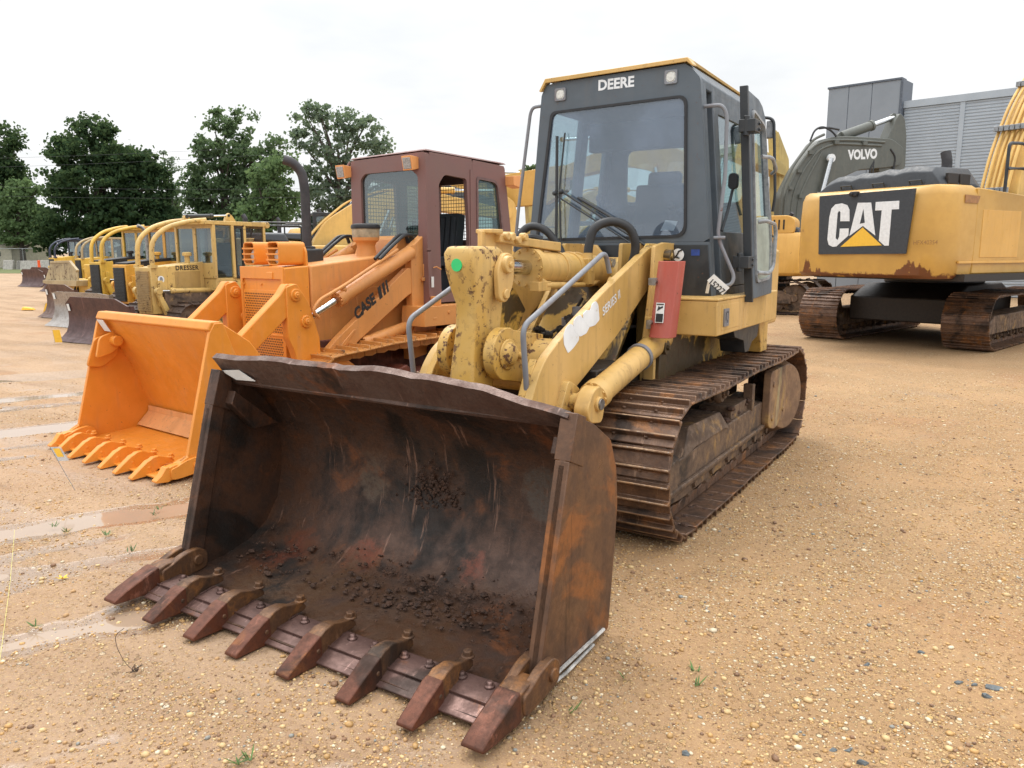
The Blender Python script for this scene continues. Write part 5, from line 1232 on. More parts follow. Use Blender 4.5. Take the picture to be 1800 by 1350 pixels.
def build_small_loader():
    fr=Frame(-15.6,27.2,-31)
    r=thing('skid_loader',fr,'low cream loader with slanted streaky plate raised behind the grey and brown blades','loader')
    P=lambda px_,py_:(lambda h:(h[0],h[2]))(fr.P(px_,py_,y=0))
    t=MB(); pl=[P(80,493),P(90,461),P(122,460),P(137,478),P(138,494)]; t.prism(pl,'y',-.02,.03); t.build('slanted_plate',M['streak'],r,bevel=.01)
    t=MB(); t.prism([P(80,497),P(80,492),P(139,493),P(139,503),P(100,503)],'y',-.10,.5); t.prism([P(90,463),P(90,459),P(123,458),P(137,475),P(136,479),P(122,462)],'y',-.05,.05); t.build('frame',M['tt'],r,bevel=.01)
    t=MB(); a=P(100,515); b=P(150,500); t.bb(a[0],b[0]+1.2,.3,2.4,.35,.85); t.bb(a[0]+.4,b[0]+.9,.8,2.2,.85,1.35); t.build('body',M['ty'],r,bevel=.03)
    xm=(a[0]+b[0]+1.2)/2
    for s in (-1,1):
        for y in (.6,2.0): wheel(r,'wheel',xm+s*.75-.12,xm+s*.75+.12,(y,.38),.38,M['black'])
M['streak']=paint('streaky_cream_plate',(.42,.33,.18),chip=(.12,.06,.03),chips=1.2,dirt=1.0,dirtc=(.12,.08,.05),chipscale=6)
M['grl']=paint('rusty_cream_grille',(.44,.28,.10),chip=(.12,.05,.02),chips=1.0,dirt=.6,chipscale=12)
# ---------------------------------------------------------------- excavators
HX=Frame(6.28,14.12,-59.5)
EX=Frame(7.24,15.09,-46.5)
def xtracks(root,xo,L,W,rad,m,seedv=1,gro=3,detail=True,zz=0):
    out=[]
    for s in (-1,1):
        xa,xb=sorted((s*(xo-W),s*xo)); path=loop_path(rad,rad,rad-.02,L-rad,rad,rad-.02,sag=.02)
        tr=track(root,xa,xb,path,.17 if detail else .24,[M[m],M[m]],gro=1 if not detail else 2,gh=.025,rng=random.Random(seedv+s),link=detail,bev=0)
        xm=(xa+xb)/2
        wheel(tr,'idler',xm-.12,xm+.12,(rad,rad),rad-.08,M['frame']); wheel(tr,'sprocket',xm-.08,xm+.08,(L-rad,rad),rad-.1,M['frame'],teeth=20)
        for k in range(8): wheel(tr,'track_roller',xm-.13,xm+.13,(rad+.35+k*(L-2*rad-.5)/8,.2),.10,M['frame'],n=14)
        t=MB(); t.prism([(rad+.05,.28),(L-rad,.28),(L-rad,.62),(rad+.3,.62),(rad+.05,.5)],'x',xm-.22,xm+.26*(1 if s>0 else 1)); t.build('roller_frame',M['frame'],tr,bevel=.015)
        out.append(tr)
    return out
def build_cat():
    f=HX
    r=thing('excavator',f,'yellow excavator with black and white CAT panel on its scraped counterweight, at the right edge','excavator')
    # counterweight: rounded slab
    def plan(ins,y0=0.,ch=0.):
        w=1.66-ins; w_=w; k=.83
        return [(-w,1.0),(-w,.42),(-w+.10+ch,.16),(-w+.36,-.01+y0),(0,-.03+y0),(w*k-.55,.0+y0),(w*k-.12-ch,.22),(w*k,.50),(w*k,1.0)]
    t=MB(); rings=[]
    for z,ins,y0 in ((1.34,.10,.12),(1.40,.03,.03),(1.75,0,0),(2.4,0,.0),(2.74,.02,.02),(2.86,.08,.10),(2.90,.16,.22)):
        rings.append([(x,y+ (0 if y>.9 else 0),z) for x,y in rpoly(plan(ins,y0),[0,.1,.15,.2,.0,.3,.12,.1,0],3)])
    t.loft(rings); cw=t.build('counterweight',M['catcw'],r,bevel=.01,smooth=45)
    # black panel, sitting on the rear face
    def on(px_,py_,y=-.006): h=f.P(px_,py_,y=y); return (h[0],h[2])
    def yat(x): return -.035
    pan=[on(1443,345),on(1612,331),on(1594,446),on(1441,447)]
    t=MB(); nn=14; rows=[]
    for k in range(nn+1):
        u=k/nn
        top=Vector(pan[0]).lerp(Vector(pan[1]),u); bo=Vector(pan[3]).lerp(Vector(pan[2]),u)
        rows.append([(bo.x,yat(bo.x)-.010,bo.y),(top.x,yat(top.x)-.010+.0,top.y),(top.x,yat(top.x)+.02,top.y),(bo.x,yat(bo.x)+.02,bo.y)])
    t.loft(rows); pn=t.build('logo_panel',M['charc'],cw)
    z6=lambda X,Y:on(1340+.19257*X,180+.19257*Y)
    def pieces(name,polys,mat,off):
        t=MB()
        for P in polys:
            # cut into a fine fan-friendly sheet: keep flat pieces, thin
            pp=[z6(*p) for p in P]
            b=len(t.v)
            t.loft([[(x,yat(x)-off,z) for x,z in pp],[(x,yat(x)-off+.004,z) for x,z in pp]])
        o=t.build(name,mat,pn,smooth=0); 
        return o
    C=[(810,1085),(810,980),(790,938),(740,922),(680,932),(645,970),(626,1050),(608,1250),(620,1300),(655,1318),(690,1315),(800,1215),(803,1150),(722,1152),(716,1225),(700,1258),(683,1240),(702,1010),(715,990),(728,1002),(726,1085)]
    A=[(885,917),(1008,915),(1045,1215),(932,1128),(808,1220)]
    Tt=[(1050,910),(1265,898),(1262,975),(1195,978),(1168,1308),(1130,1308),(1078,1262),(1105,985),(1045,988)]
    o=pieces('letters',[C,A,Tt],M['white'],.016)
    pieces('letter_counter',[[(938,975),(950,1098),(905,1108)]],M['charc'],.019)
    pieces('triangle',[[(930,1142),(1105,1305),(728,1318)]],M['ydecal'],.017)
    t=MB(); t.box((on(1505,343)[0],-.05,on(1505,341)[1]),(.14,.10,.08)); t.cyl((on(1505,343)[0]-.05,-.05,on(1505,341)[1]),(on(1505,343)[0]-.03,-.13,on(1505,341)[1]-.01),.035,n=10); t.build('rear_camera',M['black'],cw,bevel=.01)
    text('HFX40354',.07,M['smudge'],cw,(on(1605,430)[0],.0,on(1605,430)[1]),'y','stencil_number',width=.42,bold=.0)
    text('BL/40 CF',.05,M['smudge'],cw,(on(1403,405)[0],.03,on(1403,408)[1]),'y','stencil_number',width=.22,bold=.0)
    # body sides
    t=MB(); t.prism([(1.005,1.42),(1.005,2.86),(4.1,2.70),(4.1,1.42)],'x',1.0,1.373); sd=t.build('right_side',M['catcw2'],r,bevel=.02)
    t=MB(); t.bb(1.378,1.41,.55,4.0,1.60,1.64); t.bb(1.372,1.380,1.2,2.4,1.70,2.5); t.build('side_trim',M['ey'],sd,bevel=.006)
    t=MB(); t.prism([(.62,2.60),(.62,2.73),(1.05,2.72),(1.0,2.60)],'x',1.370,1.384); t.build('bare_patch',M['patch'],sd)
    t=MB(); t.prism([(1.005,1.42),(1.005,2.8),(2.4,2.7),(2.4,1.42)],'x',-1.655,-1.25); t.build('left_side',M['ey'],r,bevel=.02)
    t=MB(); t.bb(-1.24,.99,1.005,4.1,1.3,2.80); t.build('engine_bay',M['under'],r,bevel=.02)
    # black engine cover
    t=MB(); rings=[]
    for k in range(15):
        u=k/14; x=-1.28+2.40*u; e=min(1,min(u,1-u)*9)**.5; bump=.02*math.cos(k*2.4)
        zt=2.92+(.24+.10*u+bump)*e
        rings.append([(x,.30,2.86),(x,.30+.02,zt-.10*e),(x,.42,zt),(x,1.35,zt+.02),(x,1.6,2.86)])
    t.loft(rings); ec=t.build('engine_cover',M['charc'],r,bevel=.02,smooth=60,seg=3)
    t=MB()
    for x in (-.75,-.1,.6): MB().tube([(x,.28,2.93),(x,.24,2.99),(x+.22,.24,2.99),(x+.22,.28,2.93)],.014,6).build('cover_handle',M['cabdark'],ec)
    t=MB(); 
    for k in (0,1): t.bb(1.07,1.13,.5+k*.35,.8+k*.35,2.92,3.10)
    t.build('cover_vent',M['under'],ec,bevel=.01)
    t=MB(); t.tube([(.78,1.0,2.9),(.78,1.0,3.35),(.74,1.0,3.50)],.085,14,.05); t.build('exhaust_pipe',M['exh'],r)
    t=MB(); t.cyl((-.78,1.2,3.1),(-.78,1.2,3.52),.012,n=6); t.build('antenna',M['cabdark'],r)
    # boom rising away to the right
    bo=[(3.55,2.1),(3.33,2.8),(3.58,3.7),(4.06,4.6),(4.7,5.35),(5.5,5.9),(6.6,6.0),(9.0,4.9),(9.05,4.55),(6.6,5.1),(5.7,4.9),(5.1,4.1),(4.7,3.2),(4.3,2.1)]
    bx=.45
    t=MB().prism(rpoly(bo,.25,4),'x',bx-.32,bx+.32); bm=t.build('boom',M['eb'],r,bevel=.012)
    t=MB()
    for k in range(6):
        x=bx-.30+k*.10; o_=.07+.02*(k%2); t.tube([(x,3.22-o_*.6,2.2),(x,3.29-o_,2.85),(x,3.54-o_,3.70),(x,4.02-o_,4.63),(x,4.66-o_*.5,5.42),(x,5.4,6.0),(x,6.5,6.2)],.030,8,.3)
    t.build('boom_lines',M['eb'],bm)
    t=MB()
    for z,y in ((2.95,3.25),(4.15,3.73),(5.05,4.36)):
        t=MB()
        for k in range(6): t.bb(bx-.34+k*.10,bx-.26+k*.10,y-.18,y-.04,z-.05,z+.05)
        t.build('line_clamp',M['mirror'],bm,bevel=.006)
    for s in (-1,1): hyd(r,(bx+s*.48,5.2,5.1),(bx+s*.48,4.3,1.6),.10,.055,.45,'eb','boom_cylinder')
    t=MB().prism(rpoly([(8.6,5.3),(9.3,5.2),(9.5,4.4),(8.9,1.8),(8.6,1.8),(8.5,4.0)],.1,3),'x',bx-.22,bx+.22); t.build('stick',M['eb'],r,bevel=.02)
    t=MB(); t.prism(rpoly([(8.5,1.9),(9.0,1.9),(9.3,1.2),(8.8,.4),(8.0,.5),(7.9,1.0),(8.3,1.2)],.15,3),'x',bx-.6,bx+.6); t.build('digging_bucket',M['shoedk'],r,bevel=.02)
    # handrail and mirror at the right front
    t=MB()
    t.tube([(1.5,1.55,2.80),(1.5,1.55,3.60),(1.5,1.9,3.62),(1.5,2.3,3.60),(1.5,2.3,3.4)],.028,8,.08); t.tube([(1.5,1.55,3.2),(1.5,2.2,3.2)],.02,8); t.tube([(1.5,2.35,3.5),(1.5,2.5,3.62),(1.5,3.4,3.6),(1.5,3.4,2.7)],.028,8,.08)
    t.build('handrail',M['cabdark'],r)
    t=MB(); t.prism(rrect(2.05,2.98,2.45,3.36,.05,3),'x',1.56,1.66); o=t.build('mirror',M['mirror'],r,bevel=.02); t=MB(); t.tube([(1.6,1.4,3.16),(1.62,1.9,3.20),(1.7,2.25,3.22)],.02,6); t.sphere((1.70,2.25,3.2),.05,8,6); t.build('mirror_arm',M['black'],o)
    t=MB(); t.bb(-1.6,-.6,3.0,4.6,1.4,3.2); t.build('operator_cab',M['cabdark'],r,bevel=.06)
    # undercarriage: turned a little from the house
    d=EX.t-HX.t; lo=f.loc(*EX.o)
    for tr in xtracks(r,1.78,5.0,.80,.52,'shoe',seedv=21): tr.location=lo; tr.rotation_euler=(0,0,d)
    t=MB(); t.prism([(.6,.42),(.6,.9),(1.4,1.15),(3.6,1.15),(4.4,.9),(4.4,.42)],'x',-.98,.98); t.cyl((0,2.4,1.15),(0,2.4,1.36),.95,n=32); o=t.build('carbody',M['under'],r,bevel=.03); o.location=lo; o.rotation_euler=(0,0,d)
    t=MB(); t.bb(-1.5,1.5,.6,4.4,1.30,1.42); t.build('belly_plate',M['under'],r)
def excavator(fr,label,body,scale=1.,boomm=None,stick=None,tip=True,lowk=.72,top='charc',cabm='cabdark',group='excavators standing in the row behind the loaders',boom=None,lettering=None,detail=False,vent=True):
    r=thing('excavator',fr,label,'excavator',group); r.scale=(scale,)*3
    b=M[body]; bmm=M[boomm or body]
    pl=rpoly([(-1.38,1.0),(-1.38,.35),(-1.0,.03),(0,-.03),(1.0,.03),(1.38,.35),(1.38,1.0)],[0,.15,.2,.3,.2,.15,0],3)
    t=MB(); t.loft([[(x*.95,y+.06,1.0) for x,y in pl],[(x,y,1.08) for x,y in pl],[(x,y,2.0) for x,y in pl],[(x*.96,y+.07,2.12) for x,y in pl]]); t.build('counterweight',b,r,bevel=.02,smooth=45)
    t=MB(); t.bb(-1.36,-.75,1.005,2.6,1.05,2.0); t.bb(.75,1.36,1.005,4.0,1.05,1.95); t.build('side_box',b,r,bevel=.03)
    t=MB(); t.bb(-.74,.74,1.005,4.0,.95,1.95); t.build('engine_bay',M['under'],r)
    t=MB(); t.loft([[(-1.2,.35,2.10),(1.2,.35,2.10),(1.2,1.9,2.02),(-1.2,1.9,2.02)],[(-1.15,.42,2.26),(1.15,.42,2.26),(1.15,1.8,2.24),(-1.15,1.8,2.24)]]); t.build('engine_cover',M[top],r,bevel=.05,seg=3)
    t=MB(); t.tube([(.5,.9,2.2),(.5,.9,2.62),(.47,.85,2.70)],.06,10,.03); t.build('exhaust_pipe',M['exh'],r)
    t=MB()
    for x in (-1.2,1.2):
        t.tube([(x,1.0,2.0),(x,1.0,2.5),(x,2.4,2.5),(x,2.4,2.0)],.022,6,.08)
    t.build('handrail',M['cabdark'],r)
    # cab
    t=MB(); t.ring(dens_poly([(2.65,.98),(4.35,.98),(4.3,2.0),(3.95,2.82),(2.65,2.85)],.12),pair_poly([(2.75,1.7),(4.2,1.7),(3.85,2.74),(2.75,2.74)],dens_poly([(2.65,.98),(4.35,.98),(4.3,2.0),(3.95,2.82),(2.65,2.85)],.12)),'x',-1.38,-1.33)
    t.ring(dens_poly([(2.65,.98),(4.35,.98),(4.3,2.0),(3.95,2.82),(2.65,2.85)],.12),pair_poly([(2.75,1.7),(4.2,1.7),(3.85,2.74),(2.75,2.74)],dens_poly([(2.65,.98),(4.35,.98),(4.3,2.0),(3.95,2.82),(2.65,2.85)],.12)),'x',-.52,-.47)
    t.bb(-1.33,-.52,2.66,4.0,2.76,2.84); t.bb(-1.33,-.52,2.66,2.72,1.0,1.7); t.bb(-1.33,-.52,4.2,4.3,1.0,1.6); cb=t.build('operator_cab',M[cabm],r,bevel=.01)
    t=MB(); t.bb(-1.36,-1.355,2.74,4.2,1.68,2.75); t.bb(-.5,-.495,2.74,4.2,1.68,2.75); t.bb(-1.32,-.54,2.67,2.675,1.7,2.76); t.build('cab_glass',M['glassd'],cb,smooth=0)
    t=MB(); t.bb(-1.15,-.75,3.0,3.4,1.3,1.5); t.bb(-1.15,-.75,2.95,3.08,1.5,2.1); t.build('operator_seat',M['seat'],cb,bevel=.03)
    zq=(lambda z:1.5+(z-1.5)*lowk) if boom else (lambda z:z)
    bo=boom or [(2.7,1.5),(2.55,2.2),(2.9,3.3),(3.6,4.3),(4.5,4.85),(5.6,4.85),(8.1,4.05),(8.1,3.75),(5.6,4.15),(4.7,3.95),(3.95,3.1),(3.5,2.2),(3.3,1.5)]
    t=MB().prism(rpoly(bo,.2,3),'x',-.26,.26); bm=t.build('boom',bmm,r,bevel=.012)
    t=MB()
    for k in range(4):
        x=-.2+k*.13; t.tube([(x,2.5,2.2),(x,2.8,zq(3.35)),(x,3.52,zq(4.40)),(x,4.5,zq(4.97)),(x,5.6,zq(4.96))],.024,6,.25)
    t.build('boom_lines',bmm,bm)
    hyd(r,(0,7.7,zq(5.05)),(0,4.9,zq(5.0)),.085,.045,.45,boomm or body,'stick_cylinder',gland=False)
    for s in (-1,1): hyd(r,(s*.36,4.6,zq(4.1)),(s*.36,3.9,1.4),.085,.045,.5,boomm or body,'boom_cylinder',gland=False)
    t=MB().prism(rpoly(stick or [(7.6,5.1),(8.3,4.3),(8.35,3.9),(8.15,1.5),(7.95,1.4),(7.85,3.5),(7.75,4.3)],.08,3),'x',-.18,.18); t.build('stick',bmm,r,bevel=.01)
    if tip: t=MB(); t.prism(rpoly([(7.9,1.6),(8.25,1.5),(8.45,.9),(8.1,.2),(7.4,.15),(7.2,.6),(7.6,.9)],.12,3),'x',-.5,.5)
    if tip: t.build('digging_bucket',M['shoedk'],r,bevel=.01)
    xtracks(r,1.45,4.2,.6,.43,'shoedk',seedv=5,detail=detail)
    t=MB(); t.bb(-.9,.9,1.2,3.0,.45,.8); t.cyl((0,2.1,.8),(0,2.1,1.0),.6,n=24); t.build('carbody',M['under'],r)
    return r,bm
def build_excavators():
    # grey excavator whose boom stands in front of the corrugated wall
    V=Frame(9.3,27.0,-76)
    bpx=[(1368,402),(1370,345),(1392,300),(1428,250),(1452,243),(1480,241),(1558,246),(1578,262),(1572,292),(1550,296),(1500,300),(1452,322),(1425,352),(1412,400)]
    pts=V.yz(0,bpx)
    r=thing('excavator',V,'dark grey excavator whose VOLVO boom arches in front of the corrugated wall','excavator')
    t=MB().prism(rpoly(pts,.12,3),'x',-.3,.3); bm=t.build('boom',M['vg'],r,bevel=.02)
    h=V.P(1493,273,x=.3); h2=V.P(1545,268,x=.3)
    text('VOLVO',.34,M['white'],bm,(.3,h[1]-.05,h[2]-.16),'x','lettering',width=h2[1]-h[1],bold=.05,rot=4)
    sp=V.yz(0,[(1552,246),(1566,212),(1574,200),(1582,210),(1585,240),(1583,292),(1574,325),(1540,330),(1536,290),(1556,280)])
    t=MB().prism(rpoly(sp,.08,3),'x',-.24,.24); t.build('stick',M['vg'],r,bevel=.02)
    a=V.P(1570,207,x=0); b=V.P(1478,240,x=0); hyd(r,(0,a[1],a[2]),(0,b[1],b[2]),.16,.085,.42,'vg','stick_cylinder',gland=False)
    a=V.P(1461,278,x=.45); b=V.P(1425,365,x=.45)
    for s in (-1,1): hyd(r,(s*.45,a[1],a[2]),(s*.45,b[1],b[2]-1.2),.13,.085,.42,'white','boom_cylinder',gland=False)
    t=MB(); L=[[(1378,395),(1382,340),(1402,296),(1432,255),(1455,246),(1500,246),(1556,250)],[(1390,395),(1394,345),(1410,304),(1440,262),(1470,252),(1550,256)],[(1372,390),(1376,330),(1397,288),(1430,245),(1450,236)],[(1400,398),(1404,352),(1418,318),(1445,268)]]
    for k,l in enumerate(L): t.tube([(.30-.0,)+p for p in V.yz(.33,l)],.045,8,.3)
    for p in ((1390,330),(1405,300),(1425,268),(1470,250),(1520,252),(1408,345)): c=V.P(*p,x=.36); t.box(c,(.1,.16,.12))
    t.build('boom_lines',M['vg'],bm)
    t=MB()
    for l in ([(1424,248),(1432,228),(1446,222),(1462,230),(1470,240)],[(1536,285),(1528,300),(1532,318)],[(1565,262),(1574,275),(1570,300)],[(1440,226),(1455,224),(1475,228)]): t.tube([(.3,)+p for p in V.yz(.3,l)],.035,6,.4)
    t.build('hydraulic_hose',M['hose'],bm)
    t=MB(); c=V.P(1405,420,x=0); t.bb(-1.4,1.4,c[1]-4.2,c[1]+.9,1.0,2.3); t.build('house',M['vg'],r,bevel=.1)
    t=MB(); t.bb(-1.4,-.5,c[1]-.9,c[1]+.9,2.3,3.0); t.build('operator_cab',M['cabdark'],r,bevel=.08)
    for tr in xtracks(r,1.5,4.4,.6,.45,'shoedk',detail=False): tr.location=(0,c[1]-4,0)
    t=MB(); t.bb(-.9,.9,c[1]-3,c[1]-1,.45,1.02); t.build('carbody',M['under'],r)
    # the rest of the row
    LOW=[(2.7,1.5),(2.5,2.1),(2.9,2.9),(3.7,3.55),(4.7,3.95),(5.8,3.95),(8.1,3.35),(8.1,3.05),(5.8,3.3),(4.8,3.15),(4.05,2.6),(3.5,2.0),(3.3,1.5)]
    LS=[(7.6,4.2),(8.2,3.7),(8.3,3.3),(8.15,1.5),(7.95,1.4),(7.85,2.9),(7.75,3.6)]
    e3,_=excavator(Frame(9.2,23.6,62),'amber excavator with louvred hood, just left of the CAT counterweight','ey',scale=1.1,stick=[(7.5,4.25),(8.0,4.25),(12.4,3.75),(12.4,2.95),(8.2,3.1),(7.5,3.5)],tip=False)
    t=MB(); t.prism(rpoly([(.5,2.1),(.5,2.45),(.65,2.56),(1.6,2.56),(1.7,2.1)],.08,3),'x',-1.34,-.45); o=t.build('louvred_hood',M['ey'],e3,bevel=.02)
    t=MB()
    for k in range(6): t.bb(-1.35,-1.335,.75+k*.12,.79+k*.12,2.2,2.45)
    t.build('louvre',M['under'],o)
    excavator(Frame(2.6,24.2,-50),'pale yellow excavator whose boom shows through the DEERE windscreen','eb',boomm='eg',scale=1.22)
    excavator(Frame(-7.7,20.1,-70),'yellow excavator just behind the orange loader exhaust stack','eb',boomm='eb',boom=[(a,1.5+(b-1.5)*.78) for a,b in LOW],lowk=.56,stick=[(a,1.4+(b-1.4)*.78) for a,b in LS])
    excavator(Frame(-8.4,25.2,-70),'dark grey boomed excavator, second behind the maroon cab','ty',boomm='vgd',boom=LOW,stick=LS,scale=1.05)
    x3,bm=excavator(Frame(-8.6,30.6,-70),'pale yellow excavator marked 2266, seen through the maroon cab','eb',boomm='eg',scale=1.25,boom=LOW,stick=LS)
    text('2266',.30,M['white'],bm,(.26,3.15,2.2),'x','chalk_number',width=.66,bold=-.0)
    # tail of the row, behind the gap between both cabs
    excavator(Frame(-1.2,31.5,-62),'distant cream excavator seen in the gap between both cabs','eb',boomm='eb',boom=LOW,stick=LS,scale=1.1)
M['catcw']=None
def cat_paint(name,c,zlow):
    t=NT(name); v=t.tc.outputs['Object']; z=t.sep(v)[2]
    big=t.noise(1.3,4,.55); mid=t.noise(7,5,.65)
    col=t.mix(t.mr(big,.35,.65),c,[x*.86 for x in c]); col=t.mix(t.mr(mid,.4,.7,0,.25),col,(.45,.24,.06))
    # scraped lower edge: bare red primer climbing in tongues
    tn=t.noise(2.2,5,.6,stretch=(1,1,.15)); fine=t.noise(11,6,.7,stretch=(1,1,2.5))
    lim=t.math('ADD',t.math('MULTIPLY',t.mr(tn,.50,.74),.26),zlow+.07)
    lim=t.math('ADD',lim,t.math('MULTIPLY',t.math('SUBTRACT',fine,.5),.16))
    sc=t.mr(t.math('SUBTRACT',z,lim),.02,-.02)
    rustc=t.mix(mid,(.20,.065,.02),(.11,.045,.02))
    col=t.mix(t.math('MULTIPLY',sc,t.mr(t.noise(4,4,.6),.34,.42)),col,rustc)
    lines=t.noise(5,6,.7,stretch=(.35,.35,9)); col=t.mix(t.mr(lines,.69,.71,0,.75),col,(.16,.07,.03))
    t.pbsdf(col,t.mr(mid,.3,.7,.3,.45),0,t.bump(big,.2,.02)); return t.m
M['catcw']=cat_paint('scraped_yellow_counterweight',(.58,.33,.075),1.34)
M['catcw2']=cat_paint('yellow_side_panel',(.57,.325,.07),1.30)
M['smudge']=simple('smudged_brown_paint',(.24,.12,.04),.6)
M['patch']=simple('bare_primer_patch',(.33,.16,.06),.6,var=.2)
# ---------------------------------------------------------------- ground, gravel, trees, buildings
FLOW=R(-33)      # the rain rills run this way in the left half
def hgt(x,y):
    d=math.hypot(x,y)
    u=x*math.cos(FLOW)-y*math.sin(FLOW); v=x*math.sin(FLOW)+y*math.cos(FLOW)
    amp=min(1,max(0,(1.2-x)/2.5))
    fade=1/(1+(d/26)**2)
    n=noise.noise(Vector((x*.35,y*.35,0)))*.016
    a=(noise.noise(Vector((u*.28,v*2.3,3)))*.030-.002)*amp + noise.noise(Vector((u*.8,v*6.,7)))*.010*amp
    f=noise.noise(Vector((x*3.2,y*3.2,1)))*.006+noise.noise(Vector((x*9,y*9,2)))*.003
    rut=0
    # wheel ruts across the far left
    for k,(c,w,h) in enumerate(((9.2,.35,.05),(10.9,.30,.045),(13.0,.4,.05),(16.5,.5,.05))):
        q=v-c-.35*math.sin(u*.25+k)
        if x<-2.5: rut+= -h*math.exp(-(q/w)**2)*.6+h*.7*math.exp(-((q-w*1.8)/(w*.6))**2)*(.6+.8*noise.noise(Vector((u*1.3,k,0))))
    rut*=.7*min(1,max(0,(-2.5-x)/2))
    return min(.05,(n+a+f+rut)*fade-.014)
def ground_mat():
    t=NT('sandy_yard'); v=t.tc.outputs['Object']
    u=t.n('ShaderNodeVectorRotate'); u.rotation_type='Z_AXIS'; u.inputs['Angle'].default_value=-FLOW+0; t.l(v,u.inputs['Vector'])
    u=t.mapv(v,(1,1,1),(0,0,-math.degrees(FLOW)))
    big=t.noise(.22,4,.55); mid=t.noise(1.1,5,.6); fl=t.noise(1.0,5,.6,vec=t.mapv(u,(.25,1.6,1))); fine=t.noise(38,6,.75); grain=t.noise(160,3,.7)
    x=t.sep(v)[0]; left=t.mr(x,1.5,-1.5)
    base=t.mix(t.mr(mid,.35,.65),(.338,.198,.098),(.260,.150,.070))
    base=t.mix(t.mr(big,.38,.62,0,.6),base,(.37,.235,.125))
    pale=t.mix(t.mr(fl,.40,.62),(.385,.262,.178),(.30,.19,.12))
    base=t.mix(t.math('MULTIPLY',left,.8),base,pale)
    red=t.mr(t.noise(.5,5,.62,vec=t.mapv(v,loc=(7,2,0))),.56,.68); base=t.mix(t.math('MULTIPLY',red,.55),base,(.26,.12,.055))
    # stony patches: little pebbles of several colours
    vo=t.n('ShaderNodeTexVoronoi'); vo.inputs['Scale'].default_value=62; t.l(v,vo.inputs['Vector'])
    vo2=t.n('ShaderNodeTexVoronoi'); vo2.inputs['Scale'].default_value=26; t.l(v,vo2.inputs['Vector'])
    pm=t.math('ADD',t.mr(mid,.40,.60,.0,1.0),t.mr(t.noise(4.5,4,.65),.45,.62,0,.6),clamp=True)
    pm=t.math('MULTIPLY',pm,t.mix(left,(1,1,1),t.mr(fl,.42,.6,.15,1)))
    def peb(vn,lo):
        c=t.sep(vn.outputs['Color'])
        colr=t.ramp(c[0],[(0.,(.52,.37,.20)),(.2,(.62,.50,.33)),(.35,(.36,.20,.08)),(.55,(.50,.33,.13)),(.72,(.68,.60,.46)),(.85,(.22,.13,.07)),(1.,(.30,.28,.25))],'CONSTANT')
        m=t.math('MULTIPLY',t.mr(vn.outputs['Distance'],.42,.30),t.math('GREATER_THAN',c[1],lo)); return colr,m
    c1,m1=peb(vo,.35); c2,m2=peb(vo2,.80)
    col=t.mix(t.mr(fine,.35,.7,0,.45),base,(.39,.24,.105)); col=t.mix(t.mr(fine,.54,.64,0,.7),col,(.11,.06,.03)); col=t.mix(t.mr(grain,.58,.66,0,.6),col,(.56,.38,.17)); col=t.mix(t.mr(t.noise(75,4,.7,vec=t.mapv(v,loc=(3,3,3))),.57,.66,0,.7),col,(.58,.39,.17))
    col=t.mix(t.math('MULTIPLY',t.math('MULTIPLY',m1,pm),.85),col,c1); col=t.mix(t.math('MULTIPLY',t.math('MULTIPLY',m2,pm),.9),col,c2)
    # distance: far ground reads as a dry pale sheet with green tufts
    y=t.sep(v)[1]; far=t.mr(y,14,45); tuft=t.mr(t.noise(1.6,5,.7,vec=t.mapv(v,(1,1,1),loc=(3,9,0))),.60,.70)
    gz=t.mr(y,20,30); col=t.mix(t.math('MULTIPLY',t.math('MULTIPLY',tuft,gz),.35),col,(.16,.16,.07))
    tr=t.mr(t.noise(.9,5,.65,vec=t.mapv(u,(.2,1.3,1),loc=(1,4,0))),.58,.68); col=t.mix(t.math('MULTIPLY',t.math('MULTIPLY',tr,left),.55),col,(.17,.085,.04))
    # wet rills
    wn=t.noise(.75,4,.55,vec=t.mapv(u,(.22,1.9,1),loc=(.3,.6,0))); zz=t.sep(v)[2]; wet=t.math('MAXIMUM',t.math('MULTIPLY',t.math('MULTIPLY',t.mr(wn,.50,.58),left),.45),t.math('MULTIPLY',t.mr(t.math('ADD',zz,t.math('MULTIPLY',t.math('SUBTRACT',mid,.5),.006)),-.0175,-.0225),left))
    wr=t.mr(t.noise(.35,3,.5,vec=t.mapv(v,loc=(2,8,0))),.60,.68); wet=t.math('MAXIMUM',wet,t.math('MULTIPLY',wr,.55))
    wet=t.math('MULTIPLY',t.math('MULTIPLY',wet,t.mr(m1,0,1,1,.5)),t.mr(t.sep(v)[1],7,14,1,.25))
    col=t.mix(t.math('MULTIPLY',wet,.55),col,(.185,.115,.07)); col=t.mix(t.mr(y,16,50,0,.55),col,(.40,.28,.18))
    rg=t.mr(wet,0,1,.86,.07)
    h=t.math('ADD',t.math('MULTIPLY',fine,.5),t.math('ADD',t.math('MULTIPLY',m1,t.math('MULTIPLY',pm,.7)),t.math('MULTIPLY',m2,pm)))
    h=t.math('MULTIPLY',h,t.mr(wet,0,1,1,.15))
    t.pbsdf(col,rg,0,t.bump(h,1.,.018),spec=t.mr(wet,0,1,.4,1.)); return t.m
